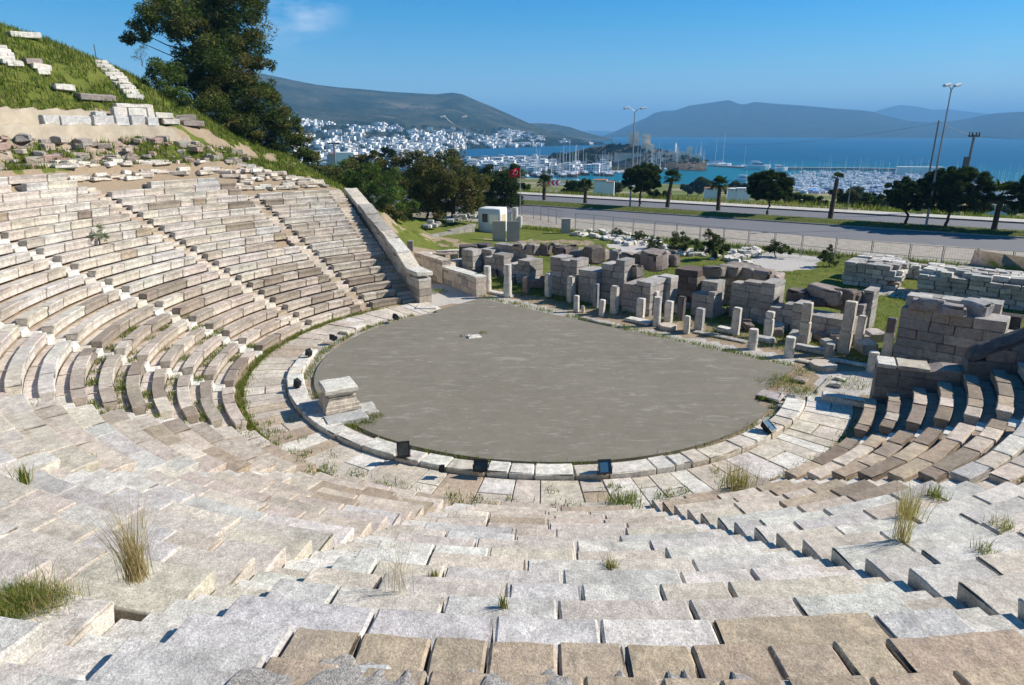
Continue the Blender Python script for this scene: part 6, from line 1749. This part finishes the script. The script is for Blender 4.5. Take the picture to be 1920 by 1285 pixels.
for k, (d_, P, px) in enumerate(houses):
    s = g.uniform(.75, 1.25)*(.55+.45*min(1, d_/1500)); rz = math.atan2(-P[0], P[1])*-1+g.uniform(-.5, .5); kind = g.randrange(5)
    if k < n_ind: put_house(tuple(P), kind, s, rz, False, 'small white flat-roofed house of the distant town on the slope', 'white houses of the hillside town')
    else:
        bs = house_mesh(kind)[1]; tint = 1.0 if g.random() < .8 else g.uniform(.4, .8); tt = (tint, tint*.97, tint*.94)
        for b in bs: rest.quadbox(*[q*s for q in b], tt, rz, tuple(P))
o = rest.build('distant_town', M['lime']); tag(o, 'hundreds of tiny white houses spread up the slope of the far headland', 'town', None, 'stuff')
# trees scattered between the houses, one far mass
cl = []
for _ in range(900):
    px = g.uniform(540, 1130); t = g.uniform(0, .5); P = surf(HV, hxs, px, t); y = py_of(P)
    if y < np.interp(px, [q[0] for q in town_top], [q[1] for q in town_top])-2: continue
    cl.append((P[0], P[1], P[2]+2, g.uniform(4, 9)*(1.3 if px > 980 else 1)))
V, F, T = leaf_arrays(cl, .2, 3.2, .6, DARKG, (3, .6), 70, 0, .7); m_ = MB(); m_.add(V, F, T); o = m_.build('town_trees', M['leaf']); tag(o, 'dark trees growing between the houses of the distant town', 'trees', None, 'stuff')
# bigger white building behind the olive trees
Q = D(640, 296, 330); root = thing('white_building', tuple(Q), 'bigger plain white building seen behind the trees at the left', 'building')
s = 330/FPX; m_ = MB(); m_.quadbox(-11*s, 22*s, 0, 9, -8, 9*s, (1, 1, 1), 0, tuple(Q)); m_.build('wall', M['lime'], root)
m_ = MB(); m_.quadbox(-26*s, -11.05*s, .5, 9, -8, 5*s, (.45, .47, .5), 0, tuple(Q)); m_.build('annex', M['lime'], root)
m_ = MB(); m_.quadbox(13*s, 16*s, -.1, .05, 1*s, 4*s, (1, 1, 1), 0, tuple(Q)); m_.build('window', M['dark'], root)
m_ = MB(); m_.quadbox(-24*s, -11.05*s, .4, 9.1, 5.02*s, 6.2*s, (1, 1, 1), 0, tuple(Q)); m_.build('roof', M['tile'], root)

# ---- harbour quay land and castle rock
def flat_land(name, pxs, z0, mat):
    P = [D2 for D2 in [G(x, y, SEA+z0) for x, y in pxs]]; n = len(P); m_ = MB()
    m_.add([tuple(p) for p in P]+[(p.x, p.y, SEA-2) for p in P], [tuple(range(n))]+[(i, (i+1) % n, n+(i+1) % n, n+i)[::-1] for i in range(n)]); o = m_.build(name, mat); tag(o, kind='structure')
    if o.data.polygons[0].normal.z < 0: o.data.flip_normals()
M['quay'] = simple('quay_stone', (.34, .31, .28), .9, .15, .2)
flat_land('harbour_land', [(470, 330), (780, 330), (1000, 328), (1120, 322), (1250, 309), (1320, 306), (1330, 300), (1300, 296), (1060, 291), (950, 293), (860, 295), (820, 296), (470, 300)], 1.0, M['scrub'])
# castle hill
M['rockc'] = hill_land_mat('castle_rock', (.16, .13, .09), (.07, .07, .04), (.40, .33, .25))
ch_r = [(1030, 300), (1050, 290), (1080, 284), (1110, 276), (1150, 272), (1180, 271), (1215, 275), (1250, 284), (1290, 291), (1315, 300), (1325, 306)]
dC = 850.0
def castle_d(px): return np.interp(px, [1030, 1325], [880, 800])
range_mesh('castle_rock', ch_r, [(1030, 310), (1325, 310)], lambda px: castle_d(px)-45, castle_d, .8, M['rockc'], .0, 8, 6, 1.05)
M['castle'] = simple('castle_stone', (.78, .67, .53), .95, .25, .12, bmp=.4)
root = thing('castle', tuple(D(1200, 300, 830)), 'medieval stone castle with square towers on the harbour headland', 'castle')
def tower(x0, x1, yt, yb, dist, name='tower', tint=(1, 1, 1), dep=None, crenel=True):
    a, b = D(x0, yb, dist), D(x1, yb, dist); W_ = (b-a).length; zt = D((x0+x1)/2, yt, dist).z; mid = (a+b)/2; an = math.atan2((b-a).y, (b-a).x); dp = dep or W_
    m_ = MB(); zb_ = min(a.z, b.z)-8; m_.quadbox(-W_/2, W_/2, 0, dp, zb_, zt, tint, an, (mid.x, mid.y, 0), .96)
    if crenel:
        n = max(3, int(W_/2.2))
        for k in range(n):
            x = -W_/2*.95+W_*.95*(k+.1)/n; m_.quadbox(x, x+W_*.5/n, .02, .8, zt+.02, zt+1.3, tint, an, (mid.x, mid.y, 0)); m_.quadbox(x, x+W_*.5/n, dp-.9, dp-.1, zt+.02, zt+1.3, tint, an, (mid.x, mid.y, 0))
    m_.build(name, M['castle'], root)
    for k in range(2):
        wm = MB(); wm.quadbox(-W_*.1+k*W_*.25-.5, -W_*.1+k*W_*.25+.3, -.12+.4, .3, zt-4-k*3, zt-2.6-k*3, (1, 1, 1), an, (mid.x, mid.y, 0)); wm.build('window', M['dark'], root)
tower(1177, 1197, 249, 278, 840); tower(1201, 1219, 253, 286, 825); tower(1286, 1297, 277, 298, 800); tower(1150, 1158, 270, 284, 845)
tower(1210, 1226, 272, 288, 815, 'keep_wall', (1.1, 1.05, 1.0)); tower(1255, 1290, 286, 300, 800, 'curtain_wall', dep=3); tower(1222, 1256, 287, 300, 805, 'curtain_wall', (.85, .85, .85), dep=3); tower(1296, 1316, 293, 306, 795, 'curtain_wall', dep=3)
tower(1150, 1215, 289, 306, 808, 'curtain_wall', (.75, .75, .75), dep=3); tower(1215, 1290, 298, 308, 790, 'curtain_wall', (.8, .78, .76), dep=3); tower(1096, 1150, 292, 308, 815, 'curtain_wall', (.6, .6, .6), dep=3)
a = D(1266, 290, 808); m_ = MB(); m_.tube([a-Vector((0, 0, 5)), (a.x, a.y, D(1266, 272, 808).z), (a.x, a.y, D(1266, 267, 808).z)], [1.0, .9, .1], 8, (1.5, 1.5, 1.5)); m_.build('minaret', M['castle'], root)
cl = []
for _ in range(130):
    px = g.uniform(1038, 1310); t = g.uniform(0, 1); dd = castle_d(px)-42+40*t; yt = np.interp(px, [p[0] for p in ch_r], [p[1] for p in ch_r]); yy = 308+(yt+1-308)*t**.8
    q = D(px, yy, dd); cl.append((q.x, q.y, q.z+1, g.uniform(2, 5) if px < 1150 else g.uniform(1.2, 2.8)))
for _ in range(60):
    px = g.uniform(1030, 1120); q = D(px, g.uniform(292, 312), g.uniform(800, 850)); cl.append((q.x, q.y, q.z+1.5, g.uniform(3, 5.5)))
V, F, T = leaf_arrays(cl, .8, 1.5, .6, DARKG, (4, .6), 71, 0, .8); m_ = MB(); m_.add(V, F, T); o = m_.build('castle_trees', M['leaf']); tag(o, 'dark trees covering the rock below the castle', 'trees', None, 'stuff')
# harbour town houses
for k in range(150):
    px = g.uniform(885, 1050) if k < 120 else g.uniform(1050, 1135); py = g.uniform(299, 322) if px < 1050 else g.uniform(312, 322)
    P = G(px, py, SEA+1); s = g.uniform(.55, .95); near = True
    o = put_house((P.x, P.y, SEA+1+(1.5 if g.random() < .2 else 0)), g.randrange(5), s, g.uniform(-.5, .3), near, 'white house packed in the harbour quarter across the water', 'white houses of the harbour quarter')
for k, (px, py, s) in enumerate(((1380, 360, .55), (1335, 358, .5), (1880, 392, .8), (1125, 342, .5), (1140, 345, .45), (1440, 385, .4), (1395, 358, .45))):
    s *= .27; P = D(px, py, 190 if px < 1800 else 260); zg = float(land_z(np.array([P.x]), np.array([P.y]))[0])
    root = thing('low_house', (P.x, P.y, P.z), ['low white house under the second palm group beyond the road', 'white hut between trees beyond the road', 'white three-window house at the right edge below the road', 'white hut with orange roof beyond the road', 'small orange-roofed kiosk beyond the road', 'small white wall end under the round-crowned pine', 'white shed beyond the road near the middle'][k], 'house')
    m_ = MB(); m_.quadbox(-7*s*2, 7*s*2, 0, 8*s*2, min(zg-P.z-1, -3), 5*s, (1, 1, 1), -.2, tuple(P)); m_.build('wall', M['lime'], root)
    m_ = MB()
    m_.quadbox(-7.4*s*2, 7.4*s*2, -.3, 8.4*s*2, 5*s+.02, 5*s+.8*s, (1, 1, 1), -.2, tuple(P), .7 if k in (3, 4) else 1.0); m_.build('roof', M['tile'] if k in (1, 3, 4) else M['lime'], root)
    for q in (-.6, 0, .6): m_ = MB(); m_.quadbox(q*12*s-.8*s, q*12*s+.8*s, -.08, .05, 1.6*s, 3.4*s, (1, 1, 1), -.2, tuple(P)); m_.build('window', M['dark'], root)
for k in range(75):
    P = G(g.uniform(560, 890), g.uniform(301, 324), SEA+1); s = g.uniform(.6, 1.0)
    put_house((P.x, P.y, SEA+1+g.choice([0, 0, 2.5])), g.randrange(5), s, g.uniform(-.5, .3), True, 'white house of the near town seen over and between the olive trees', 'white houses behind the olive trees')
# breakwater
def mole(label, pts, h=2.2, w_=6):
    m_ = MB(); P = [G(x, y, SEA) for x, y in pts]; root = None
    V = []
    for i, p in enumerate(P):
        d_ = (P[min(i+1, len(P)-1)]-P[max(i-1, 0)]).normalized(); n_ = Vector((-d_.y, d_.x, 0))
        for sg, z in ((-1, -2), (-.8, h), (.8, h), (1, -2)): V.append((p.x+n_.x*sg*w_/2, p.y+n_.y*sg*w_/2, SEA+z))
    F = [(i*4+j, (i+1)*4+j, (i+1)*4+j+1, i*4+j+1) for i in range(len(P)-1) for j in range(3)]+[(0, 1, 2, 3), tuple(len(P)*4-4+j for j in (3, 2, 1, 0))]
    m_.add(V, F); o = m_.build('breakwater', M['quay'], loc=tuple(P[0])); tag(o, label, 'breakwater')
mole('long pale breakwater sheltering the marina', [(1450, 319), (1520, 319.5), (1600, 320), (1680, 321.5), (1760, 324)], 3.0, 9)
mole('low quay running from the castle rock along the moored yachts', [(1315, 309), (1350, 313), (1400, 316), (1440, 317)], 1.8, 9)
mole('quay in front of the castle with moored gulets', [(1130, 325), (1200, 320), (1290, 314), (1315, 309)], 1.5, 8)
P = D(1728, 318, 760); m_ = MB(); m_.quadbox(-20, 20, 0, 8, SEA, SEA+8, (.9, .92, .9), -.2, (P.x, P.y, 0)); o = m_.build('harbour_building', M['lime'], loc=(P.x, P.y, SEA)); tag(o, 'pale low building on the end of the breakwater', 'building')

# ---- boats
M['hull'] = simple('white_gelcoat', (.74, .75, .76), .35, .04, .5)
M['hullw'] = simple('dark_wood_hull', (.17, .09, .055), .5, .15, .5)
M['mast'] = simple('mast_white', (.72, .72, .72), .4, .03, .5)
def hull(mb, L, B_, H_, tint=(1, 1, 1)):
    st_ = [(-.5, .75), (-.3, .95), (0, 1), (.25, .85), (.42, .4), (.5, .03)]; V = []
    for (t, w_) in st_:
        for q, z in ((1, H_*(1+.25*max(0, t)*2)), (.72, -.3)): V += [(t*L, -w_*B_/2*q, z), (t*L, w_*B_/2*q, z)]
    F = []
    for i in range(len(st_)-1):
        a, b = i*4, (i+1)*4
        F += [(a, b, b+1, a+1)[::-1], (a, a+2, b+2, b)[::-1], (a+1, b+1, b+3, a+3)[::-1]]
    F += [(0, 1, 3, 2)]
    mb.add(V, F, tint)
boat_src = {}
def make_boat(kind):
    nm = {'sail': 'sailing_yacht', 'motor': 'motor_boat', 'gulet': 'wooden_gulet', 'big': 'sailing_yacht'}[kind]
    r = bpy.data.objects.new(nm, None); COL.objects.link(r); r['_w'] = (0, 0, 0); EMPTIES.append(r); ch = []
    if kind in ('sail', 'big'):
        m_ = MB(); hull(m_, 12, 3.4, 1.3); ch.append(m_.build('hull', M['hull'], r))
        m_ = MB(); m_.quadbox(-2.5, 2.5, -.9, .9, 1.25, 1.9, taper=.8); ch.append(m_.build('cabin', M['hull'], r))
        m_ = MB(); m_.tube([(.8, 0, 1.2), (.8, 0, 17)], [.10, .07], 6); m_.tube([(.8, 0, 2.6), (-4, 0, 2.7)], .16, 6); m_.tube([(.8, -1.2, 10), (.8, 1.2, 10)], .06, 4); ch.append(m_.build('mast', M['mast'], r))
        m_ = MB(); m_.tube([(.6, 0, 2.85), (-4, 0, 2.95)], .24, 6, (.10, .16, .35)); ch.append(m_.build('furled_sail', M['plain'], r))
    elif kind == 'motor':
        m_ = MB(); hull(m_, 11, 3.6, 1.6); ch.append(m_.build('hull', M['hull'], r))
        m_ = MB(); m_.quadbox(-3.5, 2.2, -1.4, 1.4, 1.6, 2.9, taper=.85); m_.quadbox(-3, .6, -1.1, 1.1, 3.3, 3.45); ch.append(m_.build('cabin', M['hull'], r))
        m_ = MB(); m_.quadbox(-2.8, 1.9, -1.42, 1.42, 2.1, 2.5, taper=.97); ch.append(m_.build('window', M['dark'], r))
    else:
        m_ = MB(); hull(m_, 20, 5.4, 2.2); ch.append(m_.build('hull', M['hullw'], r))
        m_ = MB(); m_.quadbox(-6.5, 2.5, -1.8, 1.8, 2.2, 3.6, taper=.9); ch.append(m_.build('cabin', M['hull'], r))
        for x, h in ((3, 24), (-4, 19)): m_ = MB(); m_.tube([(x, 0, 2.2), (x, 0, h)], [.22, .15], 6); ch.append(m_.build('mast', M['mast'], r))
    return r, ch
def boat(kind, P, rz, s, label, group):
    if kind not in boat_src: boat_src[kind] = make_boat(kind); o = boat_src[kind][0]; o.location = P; o.rotation_euler = (0, 0, rz); o.scale = (s, s, s)
    else: o = copy_thing(*boat_src[kind], P, rz, None, s)
    if '_w' in o and o is not boat_src[kind][0]: del o['_w']
    tag(o, label, 'boat', group)
for k in range(64):                                # moored under the castle
    px = g.uniform(985, 1320); py = np.interp(px, [985, 1130, 1320], [331, 328, 313])+g.uniform(-3, 3); P = G(px, py, SEA)
    kd = 'gulet' if g.random() < .55 else 'sail'
    boat(kd, (P.x, P.y, SEA), PI/2+g.uniform(-.3, .3), g.uniform(.75, 1.25), 'wooden two-masted gulet moored in the row under the castle' if kd == 'gulet' else 'white sailing yacht moored in the row under the castle', 'gulets moored under the castle' if kd == 'gulet' else 'yachts moored under the castle')
for k in range(16):
    px = g.uniform(960, 1240); P = G(px, g.uniform(340, 358), SEA); boat('sail', (P.x, P.y, SEA), g.uniform(0, 6), g.uniform(.6, .9), 'sailing yacht with bare mast moored on the near side of the harbour', 'yachts on the near side of the harbour')
for (px, py, kd, s, lb) in ((1338, 312, 'big', 1.9, 'large white sailing yacht with two very tall masts at the quay, left one'), (1352, 312, 'big', 2.2, 'tallest-masted white yacht at the quay'), (1420, 318, 'motor', 2.6, 'long white motor yacht moored before the breakwater'), (1460, 320, 'motor', 1.8, 'second white motor yacht beside the long one'), (1393, 314, 'sail', 1.4, 'sailing yacht at the quay between the big yachts'), (1305, 312, 'motor', 1.7, 'white motor boat at the foot of the castle walls'), (1215, 318, 'motor', 2.0, 'white motor boat left of the castle quay'), (1395, 340, 'motor', 1.5, 'white cruiser crossing the harbour behind the round-crowned pine')):
    P = G(px, py, SEA); boat(kd, (P.x, P.y, SEA), g.uniform(-.2, .2) if kd == 'motor' else .2, s, lb, None)
rows_ = 0; n_b = 0; restb = MB()
allb = []
for r_ in range(13):
    y0 = 326+r_*4.6
    px = np.interp(y0, [326, 350, 386], [1500, 1395, 1405])
    xe = np.interp(y0, [326, 345, 386], [1760, 1900, 1960])
    while px < xe:
        P = G(px, y0+g.uniform(-.8, .8)+(px-1400)*.006, SEA); allb.append((P, r_, px)); px += g.uniform(4.5, 8.0)*(1+r_*.03)
vis = [b for b in allb if not (b[2] > 1640 and b[1] > 3)]
vis.sort(key=lambda b: b[0].length)
for k, (P, r_, px) in enumerate(allb):
    v = road_v(P.x, P.y)
    if float(land_z(np.array([P.x]), np.array([P.y]))[0]) > SEA+.6: continue
    kd = 'motor' if g.random() < .72 else 'sail'; rz = (1.35 if r_ % 2 else -1.8)+g.uniform(-.1, .1); s = g.uniform(.7, 1.1)
    if n_b < 250 and (px < 1650 or g.random() < .3): boat(kd, (P.x, P.y, SEA), rz, s, 'white sailing yacht packed in the marina rows' if kd == 'sail' else 'white motor boat packed in the marina rows', 'sailing yachts packed in the marina' if kd == 'sail' else 'motor boats packed in the marina'); n_b += 1
    else:
        h_ = MB(); hull(h_, 11*s, 3.4*s, 1.4*s); h_.quadbox(-3*s, 2*s, -1.1*s, 1.1*s, 1.4*s, 2.4*s)
        if kd == 'sail': h_.tube([(0, 0, 1), (0, 0, 15*s)], .07, 4)
        V = np.concatenate(h_.v); V = np.c_[V[:, 0]*math.cos(rz)-V[:, 1]*math.sin(rz)+P.x, V[:, 0]*math.sin(rz)+V[:, 1]*math.cos(rz)+P.y, V[:, 2]+SEA]
        ht = g.choice([(1, 1, 1), (1, 1, 1), (.9, .92, .95), (.25, .32, .5), (.6, .62, .66)])
        off_ = 0
        for vv, ff in zip(h_.v, h_.f):
            restb.add(V[off_:off_+len(vv)], [tuple(q-off_ for q in f) for f in ff], ht); off_ += len(vv)
if restb.n: o = restb.build('moored_boats', M['hull']); tag(o, 'crowded far rows of white boats in the marina', 'boats', None, 'stuff')
P = G(1525, 362, SEA); m_ = MB(); m_.quadbox(-5, 5, -2.5, 2.5, 2.2, 2.4, (.05, .25, .75), .5, tuple(P)); o = m_.build('boat_awning', M['plain'], loc=tuple(P)); tag(o, 'blue awning stretched over a boat in the marina', 'awning')

# ---- the air between us and the far shore
hz = MB(); x0, x1, y0, y1, z0, z1 = -21000, 21000, -60, 21000, SEA-1.5, 560
V = [(x0, y0, z0), (x1, y0, z0), (x1, y1, z0), (x0, y1, z0), (x0, y0, z1), (x1, y0, z1), (x1, y1, z1), (x0, y1, z1)]
hz.add(V, [(3, 2, 1, 0), (4, 5, 6, 7), (0, 1, 5, 4), (1, 2, 6, 5), (2, 3, 7, 6), (3, 0, 4, 7)])
m = bpy.data.materials.new('haze_air'); m.use_nodes = True; t = m.node_tree; t.nodes.clear(); oo = t.nodes.new('ShaderNodeOutputMaterial'); pv = t.nodes.new('ShaderNodeVolumePrincipled')
pv.inputs['Color'].default_value = (.24, .58, 1.0, 1); pv.inputs['Density'].default_value = 1.5e-4; pv.inputs['Anisotropy'].default_value = 0.0
t.links.new(pv.outputs[0], oo.inputs['Volume'])
ho = hz.build('haze', m); tag(ho, 'thin blue sea haze', None, None, 'stuff')

for o in EMPTIES:
    if '_w' in o: del o['_w']
